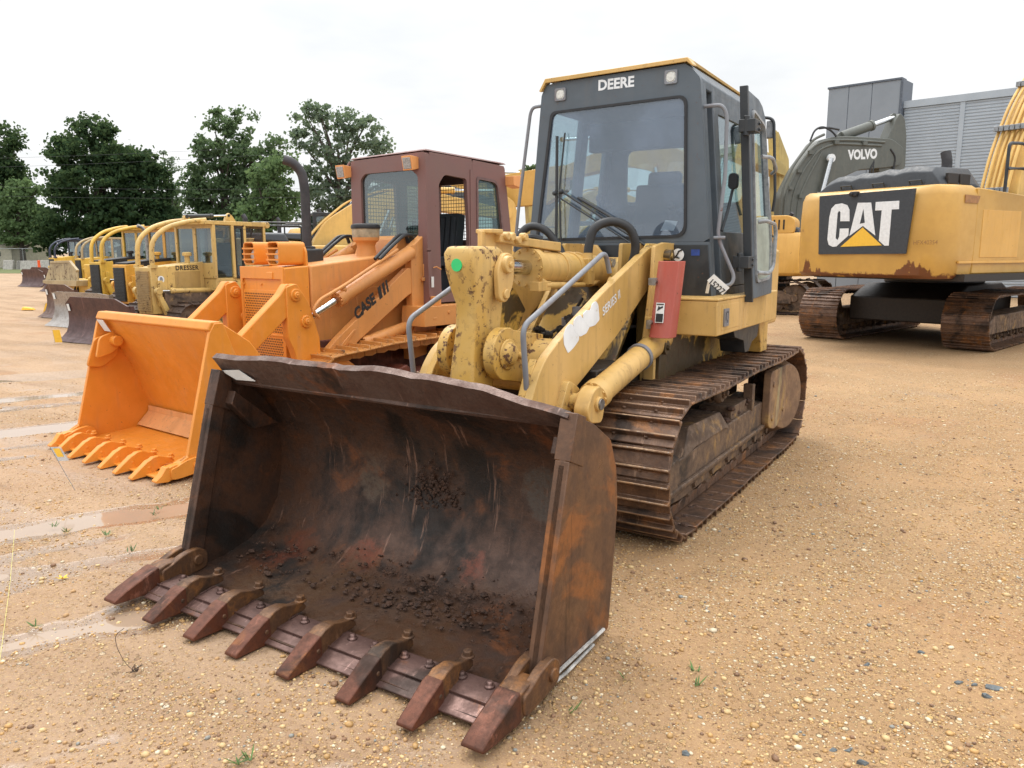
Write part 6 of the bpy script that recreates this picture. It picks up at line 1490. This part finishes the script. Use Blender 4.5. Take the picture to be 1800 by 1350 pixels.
def fan_np(name,verts,faces_n,counts,mats,midx,smooth=False):
    me=bpy.data.meshes.new(name); me.vertices.add(len(verts)); me.vertices.foreach_set('co',verts.ravel())
    tot=faces_n.size; me.loops.add(tot); me.loops.foreach_set('vertex_index',faces_n.ravel().astype(np.int32))
    nf=faces_n.shape[0]; me.polygons.add(nf); me.polygons.foreach_set('loop_start',np.arange(0,tot,counts,dtype=np.int32)); 
    if midx is not None: me.polygons.foreach_set('material_index',midx.astype(np.int32))
    for m in mats: me.materials.append(m)
    me.update(calc_edges=True); me.validate()
    if smooth: me.polygons.foreach_set('use_smooth',np.ones(nf,bool))
    o=bpy.data.objects.new(name,me); COL.objects.link(o); return o
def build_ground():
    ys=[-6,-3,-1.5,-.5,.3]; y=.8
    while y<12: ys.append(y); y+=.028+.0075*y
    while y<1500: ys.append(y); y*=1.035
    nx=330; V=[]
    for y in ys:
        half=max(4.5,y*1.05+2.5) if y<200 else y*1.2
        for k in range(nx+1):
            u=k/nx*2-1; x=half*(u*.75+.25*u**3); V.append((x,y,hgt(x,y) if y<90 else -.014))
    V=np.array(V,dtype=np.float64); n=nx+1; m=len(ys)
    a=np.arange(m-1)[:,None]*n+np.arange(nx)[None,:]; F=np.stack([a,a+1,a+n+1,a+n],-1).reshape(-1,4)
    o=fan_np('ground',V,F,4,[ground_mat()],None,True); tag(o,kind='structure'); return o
def pebble_density(x,y):
    a=noise.noise(Vector((x*1.1,y*1.1,4)))*.5+.5; b=noise.noise(Vector((x*4,y*4,9)))*.5+.5
    u=x*math.cos(FLOW)-y*math.sin(FLOW); v=x*math.sin(FLOW)+y*math.cos(FLOW)
    c=noise.noise(Vector((u*.4,v*2.6,3)))*.5+.5
    l=min(1,max(0,(1.5-x)/2.5))
    dd=(1-l)*(.35+.9*max(0,a-.3))+l*(.1+1.3*max(0,c-.42)**.8)
    return dd*(.35+1.1*max(0,b-.25))
def build_gravel():
    rng=random.Random(77); nr=np.random.RandomState(7)
    ico=bmesh.new(); bmesh.ops.create_icosphere(ico,subdivisions=1,radius=1); bv=np.array([v.co[:] for v in ico.verts]); bf=np.array([[v.index for v in f.verts] for f in ico.faces]); ico.free()
    pts=[]; tries=0
    while len(pts)<64000 and tries<400000:
        tries+=1
        y=1.35+ (rng.random()**1.35)*9.5; x=rng.uniform(-.72,.72)*y*1.02
        if rng.random()>pebble_density(x,y): continue
        s=min(.017,max(.002,rng.lognormvariate(-5.65,.55)))
        if y>4: s=max(s,.0042)
        pts.append((x,y,hgt(x,y)+s*.25,s))
    P=np.array(pts); n=len(P)
    sc=nr.uniform(.75,1.3,(n,3))*P[:,3:4]; sc[:,2]*=.62
    ang=nr.uniform(0,6.28,n); c,s=np.cos(ang),np.sin(ang)
    B=bv[None]*sc[:,None,:]*nr.uniform(.85,1.15,(n,len(bv),1))
    X=B[...,0]*c[:,None]-B[...,1]*s[:,None]; Y=B[...,0]*s[:,None]+B[...,1]*c[:,None]
    V=np.stack([X+P[:,0:1],Y+P[:,1:2],B[...,2]+P[:,2:3]],-1).reshape(-1,3)
    F=(bf[None]+(np.arange(n)*len(bv))[:,None,None]).reshape(-1,3)
    mi=np.repeat(nr.choice(6,n,p=[.27,.26,.24,.08,.12,.03]),len(bf))
    mats=[simple('pebble_cream',(.58,.41,.20),.6,var=.2),simple('pebble_ochre',(.46,.27,.10),.55,var=.25),simple('pebble_tan',(.42,.25,.11),.6,var=.2),simple('pebble_pale',(.64,.54,.38),.5,var=.15),simple('pebble_brown',(.20,.11,.06),.6,var=.3),simple('pebble_grey',(.24,.235,.21),.6,var=.3)]
    o=fan_np('gravel',V,F,3,mats,mi,True); tag(o,kind='stuff')
# ---- trees
def leaf_mat(name,c,c2):
    t=NT(name); n=t.noise(.8,4,.6); g=t.n('ShaderNodeNewGeometry'); rnd=g.outputs['Random Per Island']
    col=t.mix(rnd,c,c2); col=t.mix(t.mr(n,.35,.65,0,.6),col,[x*.7 for x in c])
    d=t.n('ShaderNodeBsdfDiffuse'); t.l(col,d.inputs[0]); tl=t.n('ShaderNodeBsdfTranslucent'); t.l(t.mix(.5,col,(.20,.28,.10)),tl.inputs[0])
    m=t.n('ShaderNodeMixShader'); m.inputs[0].default_value=.45; t.l(d.outputs[0],m.inputs[1]); t.l(tl.outputs[0],m.inputs[2]); t.l(m.outputs[0],t.out.inputs[0]); return t.m
M['bark']=simple('tree_bark',(.07,.055,.045),.9,var=.3,nscale=3,bump=.4)
def tree(label,blobs,D,trunk_px,leaf,leafsize=.42,per=1500,gap=.5,seed=1,branchy=True,base_py=452,group='trees along the back of the yard'):
    """blobs: (px,py,rx,ry) in the photograph, set at distance D with real depth"""
    rs=np.random.RandomState(seed); k=D/1390.
    def w(px_,py_): d=ray(px_,py_); s=D/d[1]; return np.array([d[0]*s,D,H_+d[2]*s])
    bx=w(trunk_px,base_py); fr=Frame(bx[0],D,0)
    r=thing('tree',fr,label,'tree',group)
    V=[];cent=[]
    for (px_,py_,rx,ry) in blobs:
        c=w(px_,py_)-np.array([bx[0],D,0]); rx*=k; ry*=k; dep=rx*.85
        ncl=max(5,int(per*rx*ry/3/42*.72)); 
        # clump centres near the shell of the lobe
        d=rs.normal(size=(ncl,3)); d/=np.linalg.norm(d,axis=1)[:,None]; rad=rs.uniform(.35,1.02,ncl)**.6
        cc=c+d*rad[:,None]*np.array([rx,dep,ry])
        for q in cc:
            cent.append(q); m=rs.randint(26,58); cr=rs.uniform(.35,.95)*gap*2
            p=q+rs.normal(size=(m,3))*np.array([cr,cr,cr*.62])*.55; V.append(p)
    P=np.concatenate(V); n=len(P); sz=leafsize*rs.uniform(.5,1.25,n)
    a=rs.normal(size=(n,3)); a/=np.linalg.norm(a,axis=1)[:,None]; b=np.cross(a,rs.normal(size=(n,3))); b/=np.linalg.norm(b,axis=1)[:,None]
    b=b*(sz*.55)[:,None]; a=a*(sz*.5)[:,None]
    quad=np.stack([P-a,P+b*.8,P+a,P-b*.8],1).reshape(-1,3); F=np.arange(n*4).reshape(-1,4)
    o=fan_np('crown',quad,F,4,[M[leaf]],None,False); o.parent=r
    t=MB(); top=max(c[2] for c in cent); R0=.022*top+.08
    t.tube([(0,0,-.1),(.05,0,top*.2),(-.1,.1,top*.45),(.1,0,top*.72)],[R0*1.3,R0,R0*.7,R0*.3],8)
    idx=rs.choice(len(cent),min(len(cent),26),replace=False)
    for i in idx:
        q=cent[i]; h0=max(.12,min(.62,q[2]/top*.6))*top; s0=Vector((0,0,h0)); e=Vector(q); mid=s0.lerp(e,.5)+Vector((0,0,.3))
        t.tube([s0,mid,e],[R0*.45,R0*.28,R0*.08],5)
    t.build('trunk',M['bark'],r)
def build_water():
    # muddy rain water standing in the low rills
    t=NT('muddy_water'); n=t.noise(9,3,.5); t.pbsdf(t.mix(t.noise(1.5,4,.6),(.30,.205,.135),(.38,.28,.20)),.04,0,t.bump(n,.08,.004),spec=.8)
    V=[(-14,1.0,-.0262),(.35,1.0,-.0262),(-.35,3.2,-.0262),(-1.6,6.2,-.0262),(-3.2,10,-.0262),(-9,11.5,-.0262),(-14,8,-.0262)]
    me=bpy.data.meshes.new('puddle_water'); me.from_pydata(V,[],[tuple(range(len(V)))]); me.materials.append(t.m); o=bpy.data.objects.new('puddle_water',me); COL.objects.link(o); tag(o,kind='structure')
def build_setting():
    build_ground(); build_gravel(); build_water()
def build_background():
    M['leafdark']=leaf_mat('foliage_dark_cedar',(.034,.066,.034),(.060,.098,.050)); M['leafmid']=leaf_mat('foliage_mid_hazed',(.105,.165,.085),(.15,.21,.12)); M['leaflight']=leaf_mat('foliage_light',(.125,.195,.09),(.17,.25,.12)); M['leafhaze']=leaf_mat('foliage_haze_paled',(.16,.215,.155),(.20,.25,.19))  # paler leaf colours are lightened, painting distance haze into the crowns
    tree('tall dark tree cut by the left edge of the photo',[(-25,290,60,45),(10,250,28,28),(-5,330,55,40),(25,300,26,22),(15,380,45,40)],92,-20,'leafdark',seed=1)
    tree('low light green tree between the left edge tree and the big cedar',[(35,345,30,28),(50,385,32,32),(20,400,45,35),(60,330,14,14),(85,400,30,30)],88,40,'leaflight',seed=2)
    tree('largest dark cedar with ragged pointed top above the cream building',[(165,230,35,26),(110,258,26,18),(150,275,55,32),(205,285,52,34),(245,290,34,26),(275,325,30,36),(170,330,90,42),(150,385,80,45),(235,380,65,50),(110,330,28,28),(95,420,40,25),(280,400,40,45)],84,180,'leafdark',per=2100,seed=3)
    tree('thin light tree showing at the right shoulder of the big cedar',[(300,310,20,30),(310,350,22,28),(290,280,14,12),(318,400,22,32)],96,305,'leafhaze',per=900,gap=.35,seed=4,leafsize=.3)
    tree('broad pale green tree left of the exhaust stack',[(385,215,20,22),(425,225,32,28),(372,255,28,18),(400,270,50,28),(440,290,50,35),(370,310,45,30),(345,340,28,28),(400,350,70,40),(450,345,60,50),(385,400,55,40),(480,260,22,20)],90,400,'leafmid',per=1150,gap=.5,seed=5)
    tree('round lighter tree just left of the black exhaust stack',[(470,320,38,34),(490,360,34,40),(455,385,36,40),(500,290,22,18)],82,470,'leaflight',per=1500,gap=.5,seed=6)
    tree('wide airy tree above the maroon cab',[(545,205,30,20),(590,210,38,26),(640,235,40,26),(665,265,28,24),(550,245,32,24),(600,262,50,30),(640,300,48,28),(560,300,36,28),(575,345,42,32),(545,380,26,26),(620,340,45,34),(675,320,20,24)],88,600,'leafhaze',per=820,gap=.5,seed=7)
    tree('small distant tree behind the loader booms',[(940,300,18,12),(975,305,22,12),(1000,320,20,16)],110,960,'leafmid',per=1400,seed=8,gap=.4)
    # cream building
    f=Frame(-60,88,-6); r=thing('small_building',f,'small cream painted building with dark door behind the fence at far left','building')
    t=MB(); t.bb(-6,4.6,0,6,0,2.2); t.loft([[(-6.3,-.1,2.2),(4.8,-.1,2.2),(4.8,6.1,2.2),(-6.3,6.1,2.2)],[(-6.3,2.9,3.6),(4.8,2.9,3.6),(4.8,3.1,3.6),(-6.3,3.1,3.6)]]); t.build('walls',M['block'],r)
    t=MB(); t.bb(.0,1.05,-.06,0,0,2.05); t.build('door',M['dkdoor'],r); t=MB(); t.bb(2.6,3.3,-.05,0,1.3,1.8); t.build('window',M['dkdoor'],r)
    # chain link fence
    f=Frame(-70,84,0); r=thing('chain_link_fence',f,'grey chain link fence with top rail running in front of the trees','fence')
    for k in range(24):
        t=MB(); t.cyl((k*3,0,0),(k*3,0,2.1),.04,n=8); t.build('post',M['gal'],r)
    t=MB(); t.cyl((0,0,2.1),(69,0,2.1),.035,n=6); t.cyl((0,0,.1),(69,0,.1),.01,n=4); t.build('top_rail',M['gal'],r)
    t=MB()
    for k in range(345): t.tube([(k*.2,0,.1),(min(69,k*.2+2),0,2.1)],.006,3); t.tube([(k*.2,0,2.1),(min(69,k*.2+2),0,.1)],.006,3)
    t.build('wire_mesh',M['gal'],r,smooth=0,weld=False)
    rng=random.Random(4)
    names=['palest concrete block left of the cream building door','narrow white concrete block below the dark door','long stained concrete block below the small window','whitish concrete block beside the orange marker post','grey concrete block behind the first blade','stained concrete block at the cedar foot']
    for k,(px_,wd,hh) in enumerate(((-30,2.4,.75),(17,1.0,.95),(36,.4,.9),(52,2.3,.9),(83,1.4,.95),(118,2.4,.8))):
        d=ray(px_,469); Y=80; X=d[0]/d[1]*Y; t=MB(); t.loft([[(-wd/2,-.4,0),(wd/2,-.4,0),(wd/2,.4,0),(-wd/2,.4,0)],[(-wd/2,-.25,hh*.6),(wd/2,-.25,hh*.6),(wd/2,.25,hh*.6),(-wd/2,.25,hh*.6)],[(-wd/2,-.15,hh),(wd/2,-.15,hh),(wd/2,.15,hh),(-wd/2,.15,hh)]])
        o=t.build('concrete_block',M['concrete'],None,bevel=.03); o.location=(X,Y,-.02); tag(o,names[k],'barrier','concrete barriers along the fence')
    # verge
    t=MB(); t.bb(-160,-20,66,110,-.010,.006); o=t.build('grass_verge',simple('grass',(.105,.125,.035),.9,var=.35,nscale=1.5,bump=.2),None); tag(o,kind='structure')
    f=Frame(*W0.P(70,478,z=0)[:2],0); 
    t=MB(); t.cyl((0,0,0),(0,0,.05),.25,n=14); t.lathe((0,0,.05),(0,0,1),[(0,.16),(.1,.13),(.55,.11),(.95,.10),(1.0,.12),(1.02,.05)],14); o=t.build('marker_post',M['org'],None); p=W0.P(70,480,z=0); o.location=p; tag(o,'orange safety marker post standing by the smallest blades','marker post')
    # grey metal building
    f=Frame(16.7,34.,-43.4)
    r=thing('metal_building',f,'grey corrugated metal building with tall flat parapet panel behind the excavators','building')
    zt=8.86
    M['panel']=simple('flat_grey_panel',(.22,.245,.275),.5,.0,var=.06,nscale=1)
    M['corr']=simple('corrugated_grey_cladding',(.37,.41,.45),.42,.1,var=.06,nscale=1); M['flash']=simple('dark_flashing',(.085,.10,.125),.5)
    def wx(px_): h=f.hit(px_,300,'y',0); return h[0]
    xl,xr=wx(1452),wx(1576)
    t=MB()
    seg=[xl,wx(1487),wx(1527),xr]
    for a,b in zip(seg,seg[1:]): t.bb(a+.012,b-.012,-.30,.2,-.1,zt)
    par=t.build('parapet_panel',M['panel'],r,bevel=.01)
    t=MB(); t.bb(xl+.02,xr-.02,-.27,.15,-.1,zt-.02); t.build('panel_joint',M['flash'],par)
    t=MB(); t.bb(xl-.03,xr+.04,-.34,.24,zt,zt+.08); t.bb(xr,xr+.10,-.33,.9,0,zt); t.build('parapet_cap',M['flash'],par)
    z2=7.72; t=MB(); prof=[]; z=0
    while z<z2-.05:
        prof+=[(0.0,z),(-.028,z+.018),(-.028,z+.08),(.0,z+.095)]; z+=.127
    prof+=[(0,z2),(.3,z2),(.3,0)]
    t.prism(prof,'x',xr+.12,xr+26); t.build('corrugated_wall',M['corr'],r,smooth=0)
    t=MB(); t.bb(xr+.1,xr+26,-.09,.4,z2,z2+.28); cx=f.hit(1690,220,'y',0)[0]; t.bb(cx-.09,cx+.09,-.06,.0,0,z2); t.build('flashing',M['corr'],r)
    # parked car wheel glimpsed under the counterweight
    wires=[((60,300),(520,262)),((90,283),(560,246)),((100,318),(540,330)),((100,335),(540,345))]
    for k,(a,b) in enumerate(wires):
        pts=[]; 
        for i in range(15):
            u=i/14; px_=a[0]-400+(b[0]+500-a[0])*u; py_=a[1]+(b[1]-a[1])*u; d=ray(px_,py_); s=68/d[1]; pts.append((d[0]*s,68,H_+d[2]*s-1.2*(4*u*(1-u))*.3))
        o=MB().tube(pts,.008,4).build('overhead_wire',M['cabdark'],None); tag(o,['lowest','second lowest','second highest','highest'][[3,2,1,0].index(k)]+' overhead wire crossing the trees' if False else ['second from top','topmost','third from top','bottom'][k]+' overhead wire crossing in front of the trees','wire','overhead wires')
def build_ground_things():
    def at(px_,py_): return W0.P(px_,py_,z=0)
    # slate chips
    spots=[((1747,1207),.045,'largest dark slate chip near the right edge'),((1736,1223),.03,'dark slate chip just below the largest one'),((1524,1167),.028,'lone dark slate chip in the middle of the right gravel'),((1206,1322),.026,'black stone chip below the bucket side'),((1464,1316),.024,'grey stone near the bottom edge, left of its neighbour'),((1490,1317),.02,'small black stone near the bottom edge'),((1516,1340),.035,'pale grey stone at the bottom edge'),((1683,1198),.03,'pale blue-grey slate chip near the right edge'),((1712,1202),.022,'grey slate chip between the pale and the largest one'),((1620,1145),.022,'small grey slate chip above the pale one')]
    for i,(p,s,l) in enumerate(spots):
        s*=.72
        rs=random.Random(i); x,y,_=at(*p); t=MB(); n=rs.choice((4,5,5,6)); base=[(s*(.55+.6*rs.random())*math.cos(2*math.pi*(k+rs.uniform(-.3,.3))/n)*1.25,s*(.45+.6*rs.random())*math.sin(2*math.pi*(k+rs.uniform(-.3,.3))/n)*.9) for k in range(n)]; h1=s*rs.uniform(.3,.6); tx,ty=rs.uniform(-.3,.3),rs.uniform(-.3,.3)
        t.loft([[(a,b,-.008) for a,b in base],[(a*rs.uniform(.8,1),b*rs.uniform(.8,1),h1*.6+tx*a+ty*b) for a,b in base],[(a*.5+s*.1,b*.45,h1+tx*a) for a,b in base]])
        o=t.build('stone_chip',M['slate'],None,smooth=0); o.location=(x,y,max(hgt(x,y),-.01)); tag(o,l,'stone','loose dark stones on the gravel')
    x,y,_=at(110,1014); t=MB()
    for k in range(5):
        a=k*1.3; t.loft([[(0,0,.006),(.018*math.cos(a)+.008*math.sin(a),.018*math.sin(a)-.008*math.cos(a),.012),(.036*math.cos(a),.036*math.sin(a),.014+.004*k),(.018*math.cos(a)-.008*math.sin(a),.018*math.sin(a)+.008*math.cos(a),.012)],[(0,0,.005),(.018*math.cos(a)+.008*math.sin(a),.018*math.sin(a)-.008*math.cos(a),.011),(.036*math.cos(a),.036*math.sin(a),.013+.004*k),(.018*math.cos(a)-.008*math.sin(a),.018*math.sin(a)+.008*math.cos(a),.011)]])
    o=t.build('fallen_leaf',M['yleaf'],None,smooth=0); o.location=(x,y,hgt(x,y)+.004); tag(o,'small bright yellow fallen leaf on the sand at lower left','leaf')
    # thin wire loop with a scrap of debris
    p0=at(236,1180); p1=at(205,1150); 
    t=MB(); t.tube([(p0[0],p0[1],.0),(p0[0]-.05,p0[1]+.02,.03),(p0[0]-.095,p0[1]+.05,.09),(p0[0]-.10,p0[1]+.055,.14),(p0[0]-.07,p0[1]+.08,.16)],.0014,5,.03)
    rs=random.Random(3)
    for k in range(14): t.tube([(p0[0]+rs.uniform(-.015,.015),p0[1]+rs.uniform(-.01,.01),0),(p0[0]+rs.uniform(-.03,.03),p0[1]+rs.uniform(-.03,.03),rs.uniform(.0,.03))],.0016,4)
    o=t.build('bent_wire',M['twig'],None); tag(o,'thin dark bent wire sticking up from the wet sand','wire')
    p0=at(0,1165); p1=at(26,935); t=MB(); t.tube([(p0[0],p0[1],.008),((p0[0]+p1[0])/2+.01,(p0[1]+p1[1])/2,.02),(p1[0],p1[1],.012)],.0011,5); o=t.build('string_line',M['ystr'],None); tag(o,'thin pale yellow string lying on the sand at the left edge','string')
    # marker flags
    b=at(132,862); t=MB(); top=Vector((b[0]-.155,b[1]+.02,.30)); t.tube([(b[0],b[1],0),tuple(top)],.0022,5)
    def flag(nm,lab,base,topp,w,h,cm,c2):
        r=thing(nm,Frame(base[0],base[1],0),lab,'marker flag'); t=MB(); tt=Vector(topp)-Vector((base[0],base[1],0)); t.tube([(0,0,0),tuple(tt)],.0022,5); t.build('flag_wire',M['gal'],r)
        d=tt.normalized(); sd=Vector((w,.01,0.0)); q=[tt,tt+sd,tt+sd-d*h,tt-d*h]; t=MB(); t.loft([[tuple(v) for v in q],[tuple(v+Vector((0,.0015,0))) for v in q]]); o=t.build('flag_sheet',M[cm],r,smooth=0)
        q=[tt+sd*.2-d*h*.1+Vector((0,-.002,0)),tt+sd*.8-d*h*.1+Vector((0,-.002,0)),tt+sd*.8-d*h*.7+Vector((0,-.002,0)),tt+sd*.2-d*h*.7+Vector((0,-.002,0))]; t=MB(); t.loft([[tuple(v) for v in q],[tuple(v+Vector((0,-.001,0))) for v in q]]); t.build('flag_patch',M[c2],o,smooth=0)
    h=W0.P(88,786,y=b[1]+.02); flag('marker_flag','thin wire flag with a pale clear and yellow sheet by the orange bucket teeth',b,(h[0],h[1],h[2]),.075,.12,'flagclear','ydecal')
    b=at(97,603); h=W0.P(92,580,y=b[1]); flag('marker_flag','small yellow flag on a short wire left of the maroon blade',b,h,.14,.25,'ydecal','ydecal')
    b=at(76,548); h=W0.P(80,533,y=b[1]); flag('marker_flag','tiny yellow flag beside the brown blade',b,h,.14,.3,'ydecal','ydecal')
    b=at(50,545); t=MB(); t.loft([[(-.18,-.1,0),(.18,-.1,0),(.2,.1,0),(-.2,.1,0)],[(-.15,-.06,.10),(.15,-.08,.07),(.12,.08,.06),(-.12,.06,.11)]]); o=t.build('yellow_scrap',M['ydecal'],None,bevel=.02); o.location=b; tag(o,'yellow scrap lying on the sand in the left distance','scrap')
    # weeds
    rs=random.Random(12); t=MB()
    for (px_,py_,n) in ((648,950,5),(212,1062,0),(187,940,10),(272,905,8),(115,935,9),(280,895,6),(95,925,6),(1222,1180,6),(1224,1202,6),(1094,1190,4),(1005,1250,6),(420,1340,9),(440,1332,6),(320,1040,0),(60,1100,5),(230,968,7)):
        x,y,_=at(px_,py_)
        for k in range(n):
            a=rs.uniform(0,6.28); L=rs.uniform(.02,.05); e=Vector((math.cos(a)*L,math.sin(a)*L,rs.uniform(.012,.04))); s0=Vector((x+rs.uniform(-.015,.015),y+rs.uniform(-.015,.015),-.002)); pr=Vector((-math.sin(a),math.cos(a),0))*.003
            t.loft([[tuple(s0-pr),tuple(s0+pr),tuple(s0+pr*.9+Vector((0,0,.001)))],[tuple(s0+e*.6-pr),tuple(s0+e*.6+pr),tuple(s0+e*.6+pr+Vector((0,0,.001)))],[tuple(s0+e),tuple(s0+e+Vector((.0004,0,0))),tuple(s0+e+Vector((0,0,.0005)))]])
    o=t.build('weeds',simple('weed_green',(.075,.14,.03),.6,var=.3),None,smooth=0); tag(o,kind='stuff')
    # a parked car glimpsed between the excavator body and its track
    car()
M['flagclear']=glass('clear_flag_plastic',(.8,.82,.85),.10,haze=.45,hazec=(.7,.72,.7))
def car():
    c=W0.P(1790,487,z=.45); 
    f=Frame(24.5,33.0,-30); r=thing('parked_car',f,'silver-blue parked car whose spoked wheel shows under the excavator at right','car')
    t=MB(); sec=[(-2.2,.35),(-2.25,.75),(-1.9,.95),(-1.3,1.0),(-.7,1.42),(.7,1.45),(1.4,1.0),(2.1,.9),(2.2,.4)]
    t.loft([[(x*.98,-.86,z) for x,z in sec],[(x,-.6,z) for x,z in sec],[(x,.6,z) for x,z in sec],[(x*.98,.86,z) for x,z in sec]]); t.build('body',simple('silver_blue_car_paint',(.30,.36,.42),.25,.4,var=.05),r,bevel=.03)
    t=MB(); t.loft([[(x,y,z) for x,z in [(-1.2,1.0),(-.68,1.38),(.66,1.40),(1.25,1.0)]] for y in (-.875,.875)]); t.build('windows',M['glassd'],r)
    for x in (-1.4,1.35):
        for s in (-1,1):
            t=MB(); t.lathe((x,s*.72,.33),(0,s,0),[(0,.2),(0,.33),(.18,.33),(.20,.30),(.20,.22)],24); w=t.build('wheel',M['black'],r)
            t=MB(); t.lathe((x,s*.88,.33),(0,s,0),[(0,.22),(.035,.22),(.035,.19),(.01,.18),(.01,.05),(.03,.04)],24)
            for k in range(8): a=R(45*k); t.box((x+.11*math.cos(a),s*.905,.33+.11*math.sin(a)),(.18,.02,.035),(0,-45*k,0))
            t.build('rim',M['steel'],w)
# ---------------------------------------------------------------- light, sky, camera
def make_world():
    w=bpy.data.worlds.new('World'); SC.world=w; w.use_nodes=True; t=w.node_tree; t.nodes.clear()
    n=lambda ty:t.nodes.new(ty); l=t.links.new
    out=n('ShaderNodeOutputWorld'); bg=n('ShaderNodeBackground')
    sky=n('ShaderNodeTexSky'); sky.sky_type='NISHITA'; sky.sun_disc=False; sky.sun_elevation=SUN_EL; sky.sun_rotation=SUN_AZ; sky.air_density=1.; sky.dust_density=3.
    tc=n('ShaderNodeTexCoord'); sp=n('ShaderNodeSeparateXYZ'); l(tc.outputs['Generated'],sp.inputs[0])
    # an overcast sky: three times brighter overhead than at the horizon
    mr=n('ShaderNodeMapRange'); mr.interpolation_type='SMOOTHSTEP'; l(sp.outputs[2],mr.inputs[0])
    for i,v in enumerate((.18,1.0,9.0,27.)): mr.inputs[i+1].default_value=v
    # flat cloud layer projected overhead
    dv=n('ShaderNodeMath'); dv.operation='ADD'; dv.inputs[1].default_value=.12; l(sp.outputs[2],dv.inputs[0])
    vm=n('ShaderNodeVectorMath'); vm.operation='DIVIDE'; l(tc.outputs['Generated'],vm.inputs[0])
    cb=n('ShaderNodeCombineXYZ'); l(dv.outputs[0],cb.inputs[0]); l(dv.outputs[0],cb.inputs[1]); cb.inputs[2].default_value=1.; l(cb.outputs[0],vm.inputs[1])
    ns=n('ShaderNodeTexNoise'); ns.inputs['Scale'].default_value=.9; ns.inputs['Detail'].default_value=5; ns.inputs['Roughness'].default_value=.55; l(vm.outputs[0],ns.inputs['Vector'])
    cr=n('ShaderNodeValToRGB'); e=cr.color_ramp.elements; e[0].position=.36; e[0].color=(.92,.945,.96,1); e[1].position=.56; e[1].color=(1.07,1.075,1.08,1); l(ns.outputs[0],cr.inputs[0])
    mu=n('ShaderNodeVectorMath'); mu.operation='SCALE'; l(cr.outputs[0],mu.inputs[0]); l(mr.outputs[0],mu.inputs['Scale'])
    mx=n('ShaderNodeMix'); mx.data_type='RGBA'; mx.inputs[0].default_value=.93; l(sky.outputs[0],mx.inputs[6]); l(mu.outputs[0],mx.inputs[7])
    l(mx.outputs[2],bg.inputs[0]); bg.inputs[1].default_value=.10; l(bg.outputs[0],out.inputs[0])
SUN_EL=R(58); SUN_AZ=R(-20)      # high, behind the machines and to the left, veiled by cloud
def make_light():
    s=bpy.data.lights.new('sun','SUN'); s.energy=1.1; s.angle=R(14); s.color=(1,.96,.9)
    o=bpy.data.objects.new('sun',s); COL.objects.link(o)
    d=Vector((math.sin(SUN_AZ)*math.cos(SUN_EL),math.cos(SUN_AZ)*math.cos(SUN_EL),math.sin(SUN_EL)))
    o.rotation_euler=d.to_track_quat('Z','Y').to_euler(); o.location=d*60
def make_camera():
    c=bpy.data.cameras.new('camera'); o=bpy.data.objects.new('camera',c); COL.objects.link(o)
    o.location=(0,0,H_); o.rotation_euler=(math.pi/2-PIT,0,0); c.sensor_width=36; c.lens=F_/1800*36; c.clip_end=3000; c.clip_start=.05
    SC.camera=o
def settings():
    SC.view_settings.view_transform='Standard'; SC.view_settings.look='None'; SC.view_settings.exposure=EXPO; SC.view_settings.gamma=1
    SC.render.engine='CYCLES'; SC.cycles.max_bounces=8; SC.cycles.transparent_max_bounces=16
EXPO=.17
import time as _t
make_world(); make_light(); make_camera(); settings()
for fn in ('build_deere','build_case','build_dozers','build_small_loader','build_cat','build_excavators','build_background','build_setting','build_ground_things'):
    t0=_t.time(); globals()[fn](); print(fn,round(_t.time()-t0,1))
